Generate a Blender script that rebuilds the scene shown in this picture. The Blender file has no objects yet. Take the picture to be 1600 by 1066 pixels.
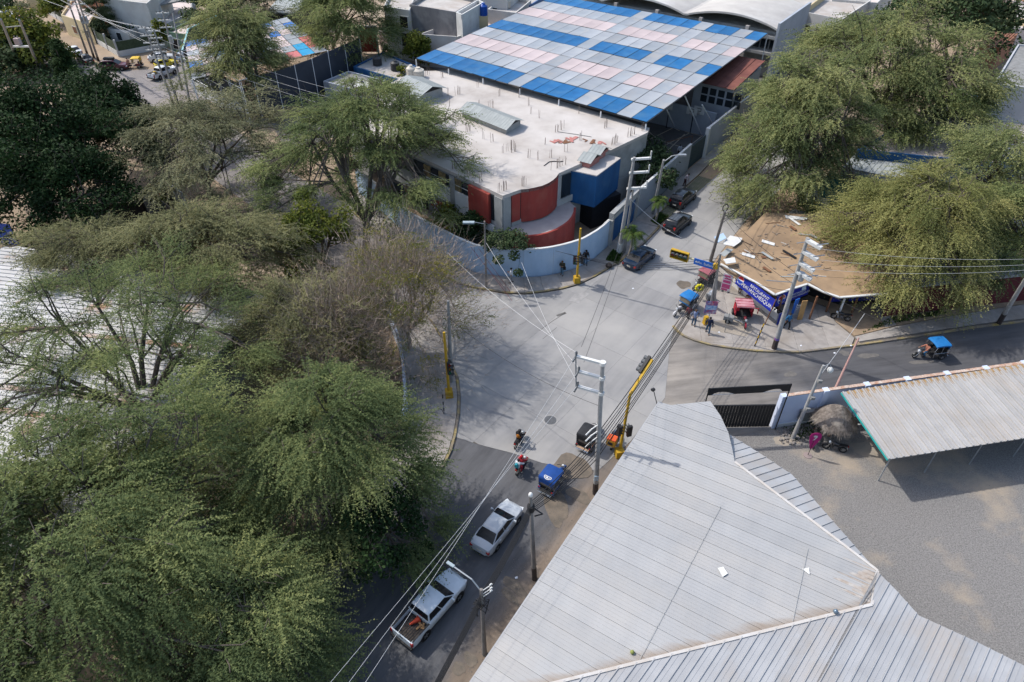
import bpy, math, random
import numpy as np
from mathutils import Vector, Matrix
R = math.radians
scene = bpy.context.scene
COL = scene.collection
# ---------------------------------------------------------------- camera
CAM_H, PITCH, FPX = 41.0, R(40), 1067.0
cam_d = bpy.data.cameras.new('camera'); cam = bpy.data.objects.new('camera', cam_d); COL.objects.link(cam)
cam.location = (0, 0, CAM_H); cam.rotation_euler = (R(90) - PITCH, 0, 0)
cam_d.sensor_width = 36; cam_d.lens = FPX / 1600 * 36; cam_d.clip_end = 3000
scene.camera = cam
# ---------------------------------------------------------------- sky, sun, exposure
SUN_EL, SUN_DIR = R(50), Vector((-0.906, 0.423))
world = bpy.data.worlds.new('World'); scene.world = world; world.use_nodes = True
wn = world.node_tree.nodes; wn.clear()
sky = wn.new('ShaderNodeTexSky'); sky.sky_type = 'NISHITA'; sky.sun_disc = False
sky.sun_elevation = SUN_EL; sky.sun_rotation = math.atan2(SUN_DIR.x, SUN_DIR.y)
sky.air_density = 1.2; sky.dust_density = 2.2; sky.ozone_density = 1.0
bg = wn.new('ShaderNodeBackground'); bg.inputs['Strength'].default_value = 0.15
wo = wn.new('ShaderNodeOutputWorld')
world.node_tree.links.new(sky.outputs[0], bg.inputs[0]); world.node_tree.links.new(bg.outputs[0], wo.inputs[0])
sl = bpy.data.lights.new('sun', 'SUN'); sl.energy = 2.6; sl.angle = R(0.9); sl.color = (1, 0.955, 0.89)
so = bpy.data.objects.new('sun', sl); COL.objects.link(so); so.location = (-60, 30, 120)
sv = Vector((SUN_DIR.x * math.cos(SUN_EL), SUN_DIR.y * math.cos(SUN_EL), math.sin(SUN_EL)))
so.rotation_euler = sv.to_track_quat('Z', 'Y').to_euler()
scene.view_settings.view_transform = 'Standard'; scene.view_settings.look = 'None'
scene.view_settings.gamma = 1; scene.view_settings.use_curve_mapping = False
scene.view_settings.exposure = 0.68
scene.render.engine = 'CYCLES'
scene.cycles.max_bounces = 6; scene.cycles.transparent_max_bounces = 8
scene.cycles.use_denoising = True
random.seed(11)
rng = np.random.default_rng(11)

# ---------------------------------------------------------------- where things stand (photo survey -> metres)
def ray(u, v):
    x = (u - 800) / FPX; y = -(v - 533) / FPX
    return Vector((x, math.cos(PITCH) + y * math.sin(PITCH), -math.sin(PITCH) + y * math.cos(PITCH)))
def G(u, v, z=0.0):
    d = ray(u, v); s = (z - CAM_H) / d.z
    return Vector((d.x * s, d.y * s, z))
def plane3(a, b, c):
    n = (b - a).cross(c - a).normalized()
    if n.z < 0: n = -n
    return (a, n)
def GP(u, v, pl):
    d = ray(u, v); o = Vector((0, 0, CAM_H))
    s = (pl[0] - o).dot(pl[1]) / d.dot(pl[1])
    return o + d * s
def up_h(u, vb, vt, z0=0):
    """height of an upright thing that stands at (u,vb) and whose top shows at row vt"""
    b = G(u, vb, z0); lo, hi = 0.0, 35.0
    for _ in range(40):
        m = (lo + hi) / 2
        dz = b.z + m - CAM_H
        fw = b.y * math.cos(PITCH) - dz * math.sin(PITCH); up = b.y * math.sin(PITCH) + dz * math.cos(PITCH)
        if 533 - FPX * up / fw > vt: lo = m
        else: hi = m
    return lo
def mpp(u, v, z):
    p = G(u, v, z)
    return (p.y * math.cos(PITCH) - (p.z - CAM_H) * math.sin(PITCH)) / FPX
def heading(a, b):
    return math.atan2(b[1] - a[1], b[0] - a[0])

# ---------------------------------------------------------------- materials
MATS = {}
def lin(c):
    return tuple((x / 12.92 if x <= 0.04045 else ((x + 0.055) / 1.055) ** 2.4) for x in c)
def mat(name, col, col2=None, scale=3.0, rough=0.8, metal=0.0, bump=0.0, bscale=None, col3=None, scale3=0.3, coords='pos',
        stretch=None, rot=0.0, spec=0.3, amount=1.0, detail=6, lo=0.35, hi=0.65, lo3=0.5, hi3=0.7, trans=0.0, coat=0.0, alpha=1.0, bdist=0.02, vary=None, streak=None):
    if name in MATS: return MATS[name]
    m = bpy.data.materials.new(name); m.use_nodes = True; nt = m.node_tree; N = nt.nodes; L = nt.links
    b = N['Principled BSDF']
    b.inputs['Base Color'].default_value = (*col, 1); b.inputs['Roughness'].default_value = rough
    b.inputs['Metallic'].default_value = metal; b.inputs['Specular IOR Level'].default_value = spec
    if coat: b.inputs['Coat Weight'].default_value = coat; b.inputs['Coat Roughness'].default_value = 0.06
    vec = None
    if col2 or bump or col3:
        if coords == 'pos': vec = N.new('ShaderNodeNewGeometry').outputs['Position']
        else: vec = N.new('ShaderNodeTexCoord').outputs['Object']
        if stretch or rot:
            mp = N.new('ShaderNodeMapping'); mp.inputs['Rotation'].default_value = (0, 0, rot)
            r2 = N.new('ShaderNodeMapping'); r2.inputs['Scale'].default_value = stretch or (1, 1, 1)
            L.new(vec, mp.inputs[0]); L.new(mp.outputs[0], r2.inputs[0]); svec = r2.outputs[0]
        else: svec = vec
    cur = None
    def noise(v, sc, det=detail, ro=0.6):
        n = N.new('ShaderNodeTexNoise'); n.inputs['Scale'].default_value = sc; n.inputs['Detail'].default_value = det
        n.inputs['Roughness'].default_value = ro; L.new(v, n.inputs['Vector']); return n.outputs['Fac']
    def ramp(f, a, c):
        r = N.new('ShaderNodeMapRange'); r.inputs['From Min'].default_value = a; r.inputs['From Max'].default_value = c
        L.new(f, r.inputs['Value']); return r.outputs['Result']
    if col2:
        f = ramp(noise(svec, scale), lo, hi)
        mx = N.new('ShaderNodeMix'); mx.data_type = 'RGBA'
        mx.inputs['A'].default_value = (*col, 1); mx.inputs['B'].default_value = (*col2, 1)
        if amount != 1.0:
            mm = N.new('ShaderNodeMath'); mm.operation = 'MULTIPLY'; mm.inputs[1].default_value = amount; L.new(f, mm.inputs[0]); f = mm.outputs[0]
        L.new(f, mx.inputs['Factor']); cur = mx.outputs['Result']
    if col3:
        f = ramp(noise(vec, scale3, 5), lo3, hi3)
        mx = N.new('ShaderNodeMix'); mx.data_type = 'RGBA'
        if cur: L.new(cur, mx.inputs['A'])
        else: mx.inputs['A'].default_value = (*col, 1)
        mx.inputs['B'].default_value = (*col3, 1); L.new(f, mx.inputs['Factor']); cur = mx.outputs['Result']
    if vary:                                         # each sheet, slab or panel a little lighter or darker than its neighbour
        oi = N.new('ShaderNodeObjectInfo'); vr = N.new('ShaderNodeMapRange'); vr.inputs['To Min'].default_value = vary[0]; vr.inputs['To Max'].default_value = vary[1]
        L.new(oi.outputs['Random'], vr.inputs['Value']); vm = N.new('ShaderNodeMix'); vm.data_type = 'RGBA'; vm.blend_type = 'MULTIPLY'; vm.inputs['Factor'].default_value = 1
        if cur: L.new(cur, vm.inputs['A'])
        else: vm.inputs['A'].default_value = (*col, 1)
        L.new(vr.outputs[0], vm.inputs['B']); cur = vm.outputs['Result']
    if streak:                                       # dirt that washed down to a line: (point, horizontal normal, reach, colour, noise scale, stretch rotation)
        pt_, nm_, reach, sc_, ns_, ro_ = streak
        gp_ = N.new('ShaderNodeNewGeometry').outputs['Position']
        s1_ = N.new('ShaderNodeVectorMath'); s1_.operation = 'SUBTRACT'; s1_.inputs[1].default_value = pt_; L.new(gp_, s1_.inputs[0])
        s2_ = N.new('ShaderNodeVectorMath'); s2_.operation = 'DOT_PRODUCT'; s2_.inputs[1].default_value = nm_; L.new(s1_.outputs[0], s2_.inputs[0])
        mp_ = N.new('ShaderNodeMapping'); mp_.inputs['Rotation'].default_value = (0, 0, ro_); L.new(gp_, mp_.inputs[0])
        m2_ = N.new('ShaderNodeMapping'); m2_.inputs['Scale'].default_value = (.25, 1.6, 1); L.new(mp_.outputs[0], m2_.inputs[0])
        nf_ = noise(m2_.outputs[0], ns_, 5)
        ad_ = N.new('ShaderNodeMath'); ad_.operation = 'MULTIPLY_ADD'; ad_.inputs[1].default_value = -reach * 2.6; L.new(nf_, ad_.inputs[0]); L.new(s2_.outputs['Value'], ad_.inputs[2])
        fr_ = ramp(ad_.outputs[0], -reach * .35, -reach * 1.25)
        sm_ = N.new('ShaderNodeMix'); sm_.data_type = 'RGBA'; sm_.inputs['B'].default_value = (*sc_, 1); L.new(fr_, sm_.inputs['Factor']); L.new(cur, sm_.inputs['A']); cur = sm_.outputs['Result']
    if cur: L.new(cur, b.inputs['Base Color'])
    if bump:
        bp = N.new('ShaderNodeBump'); bp.inputs['Strength'].default_value = bump; bp.inputs['Distance'].default_value = bdist
        L.new(noise(svec, bscale or scale * 4), bp.inputs['Height']); L.new(bp.outputs[0], b.inputs['Normal'])
    MATS[name] = m
    return m
def leaf_mat(name, c1, c2, c3, trans=0.35):
    """leaf colour follows the 'tint' each spray carries (young and old leaves)"""
    if name in MATS: return MATS[name]
    m = bpy.data.materials.new(name); m.use_nodes = True; nt = m.node_tree; N = nt.nodes; L = nt.links
    N.clear()
    at = N.new('ShaderNodeAttribute'); at.attribute_name = 'tint'
    cr = N.new('ShaderNodeValToRGB'); e = cr.color_ramp.elements
    e[0].position = 0.0; e[0].color = (*c1, 1); e[1].position = 1.0; e[1].color = (*c3, 1)
    k = e.new(0.55); k.color = (*c2, 1)
    L.new(at.outputs['Fac'], cr.inputs[0])
    d = N.new('ShaderNodeBsdfPrincipled'); d.inputs['Roughness'].default_value = 0.75; d.inputs['Specular IOR Level'].default_value = 0.12
    t = N.new('ShaderNodeBsdfTranslucent'); mx = N.new('ShaderNodeMixShader'); mx.inputs[0].default_value = trans
    L.new(cr.outputs[0], d.inputs['Base Color']); L.new(cr.outputs[0], t.inputs['Color'])
    L.new(d.outputs[0], mx.inputs[1]); L.new(t.outputs[0], mx.inputs[2])
    o = N.new('ShaderNodeOutputMaterial'); L.new(mx.outputs[0], o.inputs[0])
    MATS[name] = m
    return m
def grad_mat(name, ca, cb, x0, x1, axis=(1, 0, 0), nscale=0.25, fine=(0.8, 1.15), fscale=2.5, rough=0.9, stretch=(1, 1, 1), rot=0.0, bump=0.15):
    """two ground surfaces that wear into each other along an axis, broken up by noise"""
    if name in MATS: return MATS[name]
    m = bpy.data.materials.new(name); m.use_nodes = True; nt = m.node_tree; N = nt.nodes; L = nt.links
    b = N['Principled BSDF']; b.inputs['Roughness'].default_value = rough; b.inputs['Specular IOR Level'].default_value = 0.25
    pos = N.new('ShaderNodeNewGeometry').outputs['Position']
    dot = N.new('ShaderNodeVectorMath'); dot.operation = 'DOT_PRODUCT'; dot.inputs[1].default_value = axis; L.new(pos, dot.inputs[0])
    n1 = N.new('ShaderNodeTexNoise'); n1.inputs['Scale'].default_value = nscale; n1.inputs['Detail'].default_value = 6; L.new(pos, n1.inputs['Vector'])
    ma = N.new('ShaderNodeMath'); ma.operation = 'MULTIPLY_ADD'; ma.inputs[1].default_value = (x1 - x0) * 1.6; L.new(n1.outputs['Fac'], ma.inputs[0])
    sb = N.new('ShaderNodeMath'); sb.operation = 'SUBTRACT'; sb.inputs[1].default_value = (x1 - x0) * 0.8; L.new(dot.outputs['Value'], sb.inputs[0])
    L.new(sb.outputs[0], ma.inputs[2])
    mr = N.new('ShaderNodeMapRange'); mr.inputs['From Min'].default_value = x0; mr.inputs['From Max'].default_value = x1; L.new(ma.outputs[0], mr.inputs['Value'])
    mx = N.new('ShaderNodeMix'); mx.data_type = 'RGBA'; mx.inputs['A'].default_value = (*ca, 1); mx.inputs['B'].default_value = (*cb, 1)
    L.new(mr.outputs[0], mx.inputs['Factor'])
    mp = N.new('ShaderNodeMapping'); mp.inputs['Rotation'].default_value = (0, 0, rot); L.new(pos, mp.inputs[0])
    m2 = N.new('ShaderNodeMapping'); m2.inputs['Scale'].default_value = stretch; L.new(mp.outputs[0], m2.inputs[0])
    n2 = N.new('ShaderNodeTexNoise'); n2.inputs['Scale'].default_value = fscale; n2.inputs['Detail'].default_value = 8; n2.inputs['Roughness'].default_value = 0.65; L.new(m2.outputs[0], n2.inputs['Vector'])
    m3 = N.new('ShaderNodeMapRange'); m3.inputs['From Min'].default_value = 0.3; m3.inputs['From Max'].default_value = 0.7
    m3.inputs['To Min'].default_value = fine[0]; m3.inputs['To Max'].default_value = fine[1]; L.new(n2.outputs['Fac'], m3.inputs['Value'])
    mul = N.new('ShaderNodeMix'); mul.data_type = 'RGBA'; mul.blend_type = 'MULTIPLY'; mul.inputs['Factor'].default_value = 1
    L.new(mx.outputs['Result'], mul.inputs['A']); L.new(m3.outputs[0], mul.inputs['B']); L.new(mul.outputs['Result'], b.inputs['Base Color'])
    bp = N.new('ShaderNodeBump'); bp.inputs['Strength'].default_value = bump; bp.inputs['Distance'].default_value = 0.02
    n3 = N.new('ShaderNodeTexNoise'); n3.inputs['Scale'].default_value = 14; n3.inputs['Detail'].default_value = 6; L.new(pos, n3.inputs['Vector'])
    L.new(n3.outputs['Fac'], bp.inputs['Height']); L.new(bp.outputs[0], b.inputs['Normal'])
    MATS[name] = m
    return m

# ---------------------------------------------------------------- mesh builder
PM = {}
class MB:
    def __init__(s): s.v = []; s.f = []; s.m = []
    def add(s, vs, fs, mi=0, M=None):
        o = len(s.v)
        s.v += [tuple(M @ Vector(p)) if M is not None else tuple(p) for p in vs]
        s.f += [tuple(i + o for i in f) for f in fs]; s.m += [mi] * len(fs)
        return s
    def box(s, c, d, rz=0.0, mi=0, M=None, taper=1.0):
        hx, hy, hz = d[0] / 2, d[1] / 2, d[2] / 2; cs, sn = math.cos(rz), math.sin(rz); vs = []
        for z in (-hz, hz):
            k = taper if z > 0 else 1.0
            for x, y in ((-hx, -hy), (hx, -hy), (hx, hy), (-hx, hy)):
                x *= k; y *= k
                vs.append((c[0] + x * cs - y * sn, c[1] + x * sn + y * cs, c[2] + z))
        return s.add(vs, [(0, 3, 2, 1), (4, 5, 6, 7), (0, 1, 5, 4), (1, 2, 6, 5), (2, 3, 7, 6), (3, 0, 4, 7)], mi, M)
    def bar(s, a, b, w, h, mi=0, up=(0, 0, 1), M=None):
        a, b = Vector(a), Vector(b); t = (b - a).normalized(); u = Vector(up)
        if abs(t.dot(u)) > 0.98: u = Vector((0, 1, 0))
        q = t.cross(u).normalized(); u = q.cross(t)
        vs = [p + q * (i * w / 2) + u * (j * h / 2) for p in (a, b) for i, j in ((-1, -1), (1, -1), (1, 1), (-1, 1))]
        return s.add(vs, [(0, 1, 2, 3), (7, 6, 5, 4), (0, 4, 5, 1), (1, 5, 6, 2), (2, 6, 7, 3), (3, 7, 4, 0)], mi, M)
    def tube(s, pts, r, n=6, mi=0, cap=True, M=None):
        pts = [Vector(p) for p in pts]; k = len(pts)
        rs = r if isinstance(r, (list, tuple)) else [r] * k
        vs = []; prev = None
        for i, p in enumerate(pts):
            t = (pts[min(i + 1, k - 1)] - pts[max(i - 1, 0)])
            t = t.normalized() if t.length > 1e-9 else Vector((0, 0, 1))
            a = Vector((0, 0, 1)) if abs(t.z) < 0.9 else Vector((1, 0, 0))
            if prev is not None: a = prev
            q = (a - t * a.dot(t)).normalized(); prev = q; w = t.cross(q)
            for j in range(n):
                an = 2 * math.pi * j / n
                vs.append(p + (q * math.cos(an) + w * math.sin(an)) * rs[i])
        fs = [(i * n + j, i * n + (j + 1) % n, (i + 1) * n + (j + 1) % n, (i + 1) * n + j) for i in range(k - 1) for j in range(n)]
        if cap: fs += [tuple(range(n - 1, -1, -1)), tuple(range((k - 1) * n, k * n))]
        return s.add(vs, fs, mi, M)
    def lathe(s, prof, n=12, mi=0, M=None):
        vs = [(r * math.cos(2 * math.pi * j / n), r * math.sin(2 * math.pi * j / n), z) for r, z in prof for j in range(n)]
        k = len(prof)
        fs = [(i * n + j, i * n + (j + 1) % n, (i + 1) * n + (j + 1) % n, (i + 1) * n + j) for i in range(k - 1) for j in range(n)]
        fs += [tuple(range(n - 1, -1, -1)), tuple(range((k - 1) * n, k * n))]
        return s.add(vs, fs, mi, M)
    def loft(s, rings, mi=0, cap=True, M=None):
        n = len(rings[0]); k = len(rings); vs = [p for r in rings for p in r]
        fs = [(i * n + j, i * n + (j + 1) % n, (i + 1) * n + (j + 1) % n, (i + 1) * n + j) for i in range(k - 1) for j in range(n)]
        if cap: fs += [tuple(range(n - 1, -1, -1)), tuple(range((k - 1) * n, k * n))]
        return s.add(vs, fs, mi, M)
    def prism(s, poly, z0, z1, mi=0, mit=None):
        poly = [(p[0], p[1]) for p in poly]
        a = sum(poly[i][0] * poly[(i + 1) % len(poly)][1] - poly[(i + 1) % len(poly)][0] * poly[i][1] for i in range(len(poly)))
        if a < 0: poly = poly[::-1]
        n = len(poly); vs = [(x, y, z0) for x, y in poly] + [(x, y, z1) for x, y in poly]
        s.add(vs, [(j, (j + 1) % n, n + (j + 1) % n, n + j) for j in range(n)] + [tuple(range(n - 1, -1, -1))], mi)
        o = len(s.v) - 2 * n
        s.f.append(tuple(o + n + j for j in range(n))); s.m.append(mi if mit is None else mit)
        return s
    def slab(s, pts, t, mi=0):
        """planar polygon in space given thickness t below it"""
        pts = [Vector(p) for p in pts]; n = len(pts)
        nr = Vector((0, 0, 0))
        for i in range(n): nr += pts[i].cross(pts[(i + 1) % n])
        if nr.z < 0 or (abs(nr.z) < 1e-9 and nr.y > 0): pts = pts[::-1]; nr = -nr
        if nr.length < 1e-9: return s
        nr.normalize()
        lo = [p - nr * t for p in pts]
        return s.add(pts + lo, [tuple(range(n)), tuple(range(2 * n - 1, n - 1, -1))] + [(n + j, n + (j + 1) % n, (j + 1) % n, j) for j in range(n)], mi)
    def build(s, name, mats, parent=None, world=True, smooth=None, label=None, cat=None, group=None, kind=None):
        me = bpy.data.meshes.new(name)
        vs = s.v
        if parent is not None and world and parent.name in PM:
            inv = PM[parent.name].inverted(); vs = [tuple(inv @ Vector(p)) for p in vs]
        me.from_pydata(vs, [], s.f); me.update()
        if not isinstance(mats, (list, tuple)): mats = [mats]
        for m in mats: me.materials.append(m)
        if len(mats) > 1: me.polygons.foreach_set('material_index', s.m)
        if smooth:
            me.shade_smooth(); me.set_sharp_from_angle(angle=R(smooth))
        o = bpy.data.objects.new(name, me); COL.objects.link(o)
        if parent is not None:
            o.parent = parent
            if parent.name in PM: PM[o.name] = PM[parent.name]
        tag(o, label, cat, group, kind)
        return o
def tag(o, label=None, cat=None, group=None, kind=None):
    if label: o['label'] = label
    if cat: o['category'] = cat
    if group: o['group'] = group
    if kind: o['kind'] = kind
    return o
def thing(name, label, cat, loc=(0, 0, 0), rz=0.0, group=None, kind=None, lean=None):
    o = bpy.data.objects.new(name, None); COL.objects.link(o); o.empty_display_size = 0.3
    M = Matrix.Translation(Vector(loc)) @ Matrix.Rotation(rz, 4, 'Z')
    if lean: M = M @ Matrix.Rotation(lean[1], 4, Vector(lean[0]))
    o.location = M.to_translation(); o.rotation_euler = M.to_euler()
    PM[o.name] = M
    return tag(o, label, cat, group, kind)
def struct(name, loc=(0, 0, 0)):
    o = bpy.data.objects.new(name, None); COL.objects.link(o); o.location = loc; o['kind'] = 'structure'
    PM[o.name] = Matrix.Translation(Vector(loc)); return o
def copy_tree(o, loc, rz, label=None, parent=None):
    c = o.copy(); COL.objects.link(c)
    if parent is None:
        c.location = loc; c.rotation_euler = (0, 0, rz)
        if label: c['label'] = label
    else: c.parent = parent
    for ch in o.children: copy_tree(ch, None, None, None, c)
    return c
def clip(poly, axis, val, keep_less):
    out = []; n = len(poly)
    for i in range(n):
        a, b = poly[i], poly[(i + 1) % n]
        ia = (a[axis] <= val) == keep_less or a[axis] == val; ib = (b[axis] <= val) == keep_less or b[axis] == val
        if ia: out.append(a)
        if ia != ib:
            t = (val - a[axis]) / (b[axis] - a[axis])
            out.append((a[0] + (b[0] - a[0]) * t, a[1] + (b[1] - a[1]) * t))
    return out
def area2(p):
    return abs(sum(p[i][0] * p[(i + 1) % len(p)][1] - p[(i + 1) % len(p)][0] * p[i][1] for i in range(len(p)))) / 2 if len(p) > 2 else 0
def grid_slabs(parent, poly, ang, da, db, gap, z0, z1, m, name='concrete_slab', jit=0.0, zj=0.0):
    """a paved polygon laid as separate slabs with open joints"""
    c, s = math.cos(ang), math.sin(ang)
    q = [(p[0] * c + p[1] * s, -p[0] * s + p[1] * c) for p in poly]
    x0 = math.floor(min(p[0] for p in q) / da) ; x1 = math.ceil(max(p[0] for p in q) / da)
    y0 = math.floor(min(p[1] for p in q) / db) ; y1 = math.ceil(max(p[1] for p in q) / db)
    for i in range(x0, x1):
        for j in range(y0, y1):
            k = clip(clip(clip(clip(q, 0, i * da + gap, False), 0, (i + 1) * da, True), 1, j * db + gap, False), 1, (j + 1) * db, True)
            if area2(k) < 0.12: continue
            w = [(x * c - y * s, x * s + y * c) for x, y in k]
            MB().prism(w, z0, z1 + random.uniform(-zj, zj)).build(name, m, parent)
def rib_roof(parent, pts, along, pitch, m, rib_h=0.04, rib_w=0.06, minor=0, name='roof_sheet', t=0.03, minor_h=0.012, overlap=None):
    """sheet metal roof: one part per sheet, each with its standing rib"""
    pts = [Vector(p) for p in pts]
    n = (pts[1] - pts[0]).cross(pts[2] - pts[0]).normalized()
    if n.z < 0: n = -n
    a = Vector(along); a = (a - n * a.dot(n)).normalized(); b = n.cross(a); o = pts[0]
    q = [((p - o).dot(a), (p - o).dot(b)) for p in pts]
    lo = min(p[1] for p in q); hi = max(p[1] for p in q)
    k = 0; res = []
    def back(poly, h): return [o + a * x + b * y + n * h for x, y in poly]
    while lo + k * pitch < hi:
        y0 = lo + k * pitch; y1 = min(y0 + pitch, hi); k += 1
        st = clip(clip(q, 1, y0 + 0.004, False), 1, y1, True)
        if area2(st) < 0.02: continue
        mb = MB(); mb.slab(back(st, 0), t)
        rb = clip(clip(q, 1, y0 + 0.004, False), 1, y0 + rib_w, True)
        if area2(rb) > 0.003: mb.slab(back(rb, rib_h), rib_h + 0.002)
        for i in range(minor):
            ym = y0 + pitch * (i + 1) / (minor + 1)
            rm = clip(clip(q, 1, ym, False), 1, ym + rib_w * 0.55, True)
            if area2(rm) > 0.003: mb.slab(back(rm, minor_h), minor_h + 0.002)
        res.append(mb.build(name, m, parent))
    return res
# ================================================================ GROUND, ROADS, PAVEMENTS
def gp(l, z=0.0): return [G(u, v, z) for u, v in l]
def sheet(name, px, z, m, t=0.004, kind='structure'):
    return MB().prism([G(u, v, 0) for u, v in px], z - t, z).build(name, m, None, kind=kind)
ST_N = R(52.4)                                  # bearing of the north street
m_dirt = mat('dusty_soil', (.30, .225, .155), (.23, .175, .125), .25, .95, bump=.25, bscale=9, col3=(.36, .29, .22), scale3=.06)
m_conc = mat('street_concrete', (.262, .258, .256), (.19, .189, .190), .7, .85, stretch=(.14, 1.3, 1), rot=-ST_N, col3=(.315, .305, .29), scale3=.11, bump=.14, bscale=11, lo3=.40, hi3=.66, lo=.3, hi=.68, detail=9, vary=(.93, 1.05))
m_conc2 = mat('old_concrete', (.30, .275, .25), (.235, .215, .195), .6, .9, col3=(.37, .335, .295), scale3=.12, bump=.15, bscale=8)
m_walk = mat('pavement_concrete', (.34, .315, .29), (.265, .243, .225), 1.3, .92, col3=(.225, .19, .155), scale3=.22, bump=.2, bscale=18, lo3=.48, hi3=.74, vary=(.88, 1.06))
m_kerb = mat('worn_yellow_kerb', (.33, .25, .08), (.22, .19, .15), 1.1, .85, col3=(.16, .14, .12), scale3=.6, lo3=.42, hi3=.62)
m_gap = mat('joint_dirt', (.10, .09, .08), rough=1)
m_asph = mat('asphalt', (.058, .060, .068), (.078, .078, .083), .7, .9, stretch=(.2, 1.2, 1), rot=-R(57), col3=(.105, .10, .098), scale3=.12, bump=.2, bscale=22, lo3=.5, hi3=.8)
m_asphw = mat('dusty_asphalt', (.225, .205, .198), (.165, .153, .15), .5, .9, stretch=(.3, 1, 1), rot=R(55), col3=(.24, .21, .185), scale3=.08, bump=.15, bscale=18)
m_east = grad_mat('east_street_surface', (.265, .24, .212), (.078, .078, .083), 16, 33, (1, 0.12, 0), .22, (.72, 1.25), 1.3, rough=.92, stretch=(.16, 1, 1), rot=R(-10))
m_should = grad_mat('street_shoulder', (.075, .073, .075), (.19, .155, .125), -2.0, 1.2, (math.sin(R(57)), -math.cos(R(57)), 0), .35, (.75, 1.2), 1.6)
ground = MB().add([(-1500, -300, -.02), (1500, -300, -.02), (1500, 2200, -.02), (-1500, 2200, -.02)], [(0, 1, 2, 3)]).build('ground', m_dirt, None, kind='structure')
# --- north-west street, south street, east street
sheet('northwest_street', [(735, 500), (720, 590), (640, 520), (430, 350), (300, 255), (205, 185), (120, 140), (40, 100), (-80, 75), (-260, 40), (-330, -20), (-120, -45), (-30, -40), (20, 8), (70, 55), (118, 92), (170, 112), (240, 108), (330, 84), (345, 96), (300, 110), (330, 170), (440, 262), (560, 330), (640, 385), (690, 415), (745, 442), (745, 470)], .0, m_asphw)
sheet('northwest_verge', [(-30, -46), (40, -8), (100, 52), (150, 88), (190, 103), (250, 98), (330, 80), (330, 84), (240, 108), (170, 112), (118, 92), (70, 55), (20, 8)], .004, m_dirt)
sh_o = G(757, 925); sh_k = sh_o.x * math.sin(R(56)) - sh_o.y * math.cos(R(56))
m_sh = grad_mat('asphalt_breaking_into_sand', (.09, .091, .097), (.18, .142, .11), sh_k + .5, sh_k + 2.4, (math.sin(R(56)), -math.cos(R(56)), 0), .45, (.74, 1.3), .9, stretch=(.25, 1.3, 1), rot=-R(57))
sheet('south_street', [(690, 640), (900, 690), (1010, 640), (1050, 640), (960, 770), (740, 1100), (500, 1500), (60, 1500), (330, 1180), (430, 1040), (480, 975), (560, 878), (625, 808), (690, 735), (713, 690)], -.006, m_sh)
sheet('east_street', [(1030, 560), (1053, 512), (1069, 527), (1086, 534), (1111, 541), (1180, 550), (1248, 552), (1291, 547), (1345, 540), (1420, 529), (1523, 513), (1600, 504), (1800, 470), (1800, 560), (1600, 590), (1330, 640), (1215, 690), (1030, 700), (1000, 680)], .0, m_east)
# --- crossing and north street: concrete cast in separate slabs
cross_px = [(742, 452), (790, 460), (820, 461), (850, 458), (880, 453), (905, 446), (930, 434), (955, 419), (972, 409), (1007, 382), (1030, 358), (1044, 341), (1112, 281), (1190, 215), (1290, 215), (1215, 300), (1165, 345), (1120, 402), (1085, 456), (1053, 511), (1046, 545), (1039, 622), (985, 690), (935, 735), (903, 733), (880, 729), (848, 724), (800, 708), (760, 698), (735, 691), (712, 683), (719, 650), (720, 620), (717, 590), (711, 577), (701, 545), (690, 505), (700, 470)]
street_slabs = struct('concrete_crossing')
MB().prism(gp(cross_px), -.004, .004).build('slab_bed', m_gap, street_slabs)
grid_slabs(street_slabs, gp(cross_px), ST_N, 5.4, 4.1, .014, .004, .02, m_conc)
# patches, stains, covers on the crossing
pt = gp([(849 + 4, 470), (873, 455), (921, 459), (900, 476)])
m_patch = mat('patched_concrete', (.235, .23, .225), (.31, .30, .29), 1.6, .9, bump=.3, bscale=6)
MB().prism(gp([(888, 470), (903, 455), (921, 459), (903, 475)]), .016, .026).build('road_patch', m_patch, None, kind='structure')
m_mud = mat('wet_mud', (.10, .085, .068), (.16, .13, .10), 1.4, .6, spec=.3, bump=.3, bscale=5)
m_oil = mat('oily_stain', (.10, .095, .09), (.14, .13, .12), 2.5, .85)
def blob(name, cx, cy, rx, ry, z, m, ang=0.0, n=22, wob=.28):
    c = G(cx, cy); k = mpp(cx, cy, 0); ph = [random.random() * 6.3 for _ in range(3)]; p = []
    for i in range(n):
        a = 2 * math.pi * i / n; r = 1 + wob * (math.sin(2 * a + ph[0]) + .7 * math.sin(3 * a + ph[1]) + .5 * math.sin(5 * a + ph[2])) / 2
        x, y = rx * k * r * math.cos(a), ry * k * 1.5 * r * math.sin(a)
        p.append((c.x + x * math.cos(ang) - y * math.sin(ang), c.y + x * math.sin(ang) + y * math.cos(ang)))
    return MB().prism(p, z - .003, z).build(name, m, None, kind='structure')
blob('mud_patch', 893, 730, 30, 17, .028, m_mud, .7)
blob('mud_patch', 868, 790, 17, 26, .012, m_mud, .3)
for q in [(806, 918, 10, 16), (797, 932, 6, 14), (735, 1030, 8, 10), (717, 1045, 9, 8), (905, 775, 12, 14)]: blob('mud_patch', *q, .010, m_mud, .8)
m_trail = mat('damp_trail', (.21, .185, .16), (.27, .245, .22), .8, .8)
blob('mud_patch', 1068, 445, 10, 8, .024, m_mud, .2); blob('damp_trail', 1183, 350, 11, 22, .024, m_mud, -.5)
for q in [(1260, 548, 11, 4), (1320, 552, 8, 4), (1356, 556, 16, 4), (1440, 566, 20, 3), (1235, 585, 10, 4)]: blob('tar_stain', *q, .010, m_oil, .1)
m_dust = mat('pale_dust', (.31, .27, .22), (.26, .225, .185), .8, 1)
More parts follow.
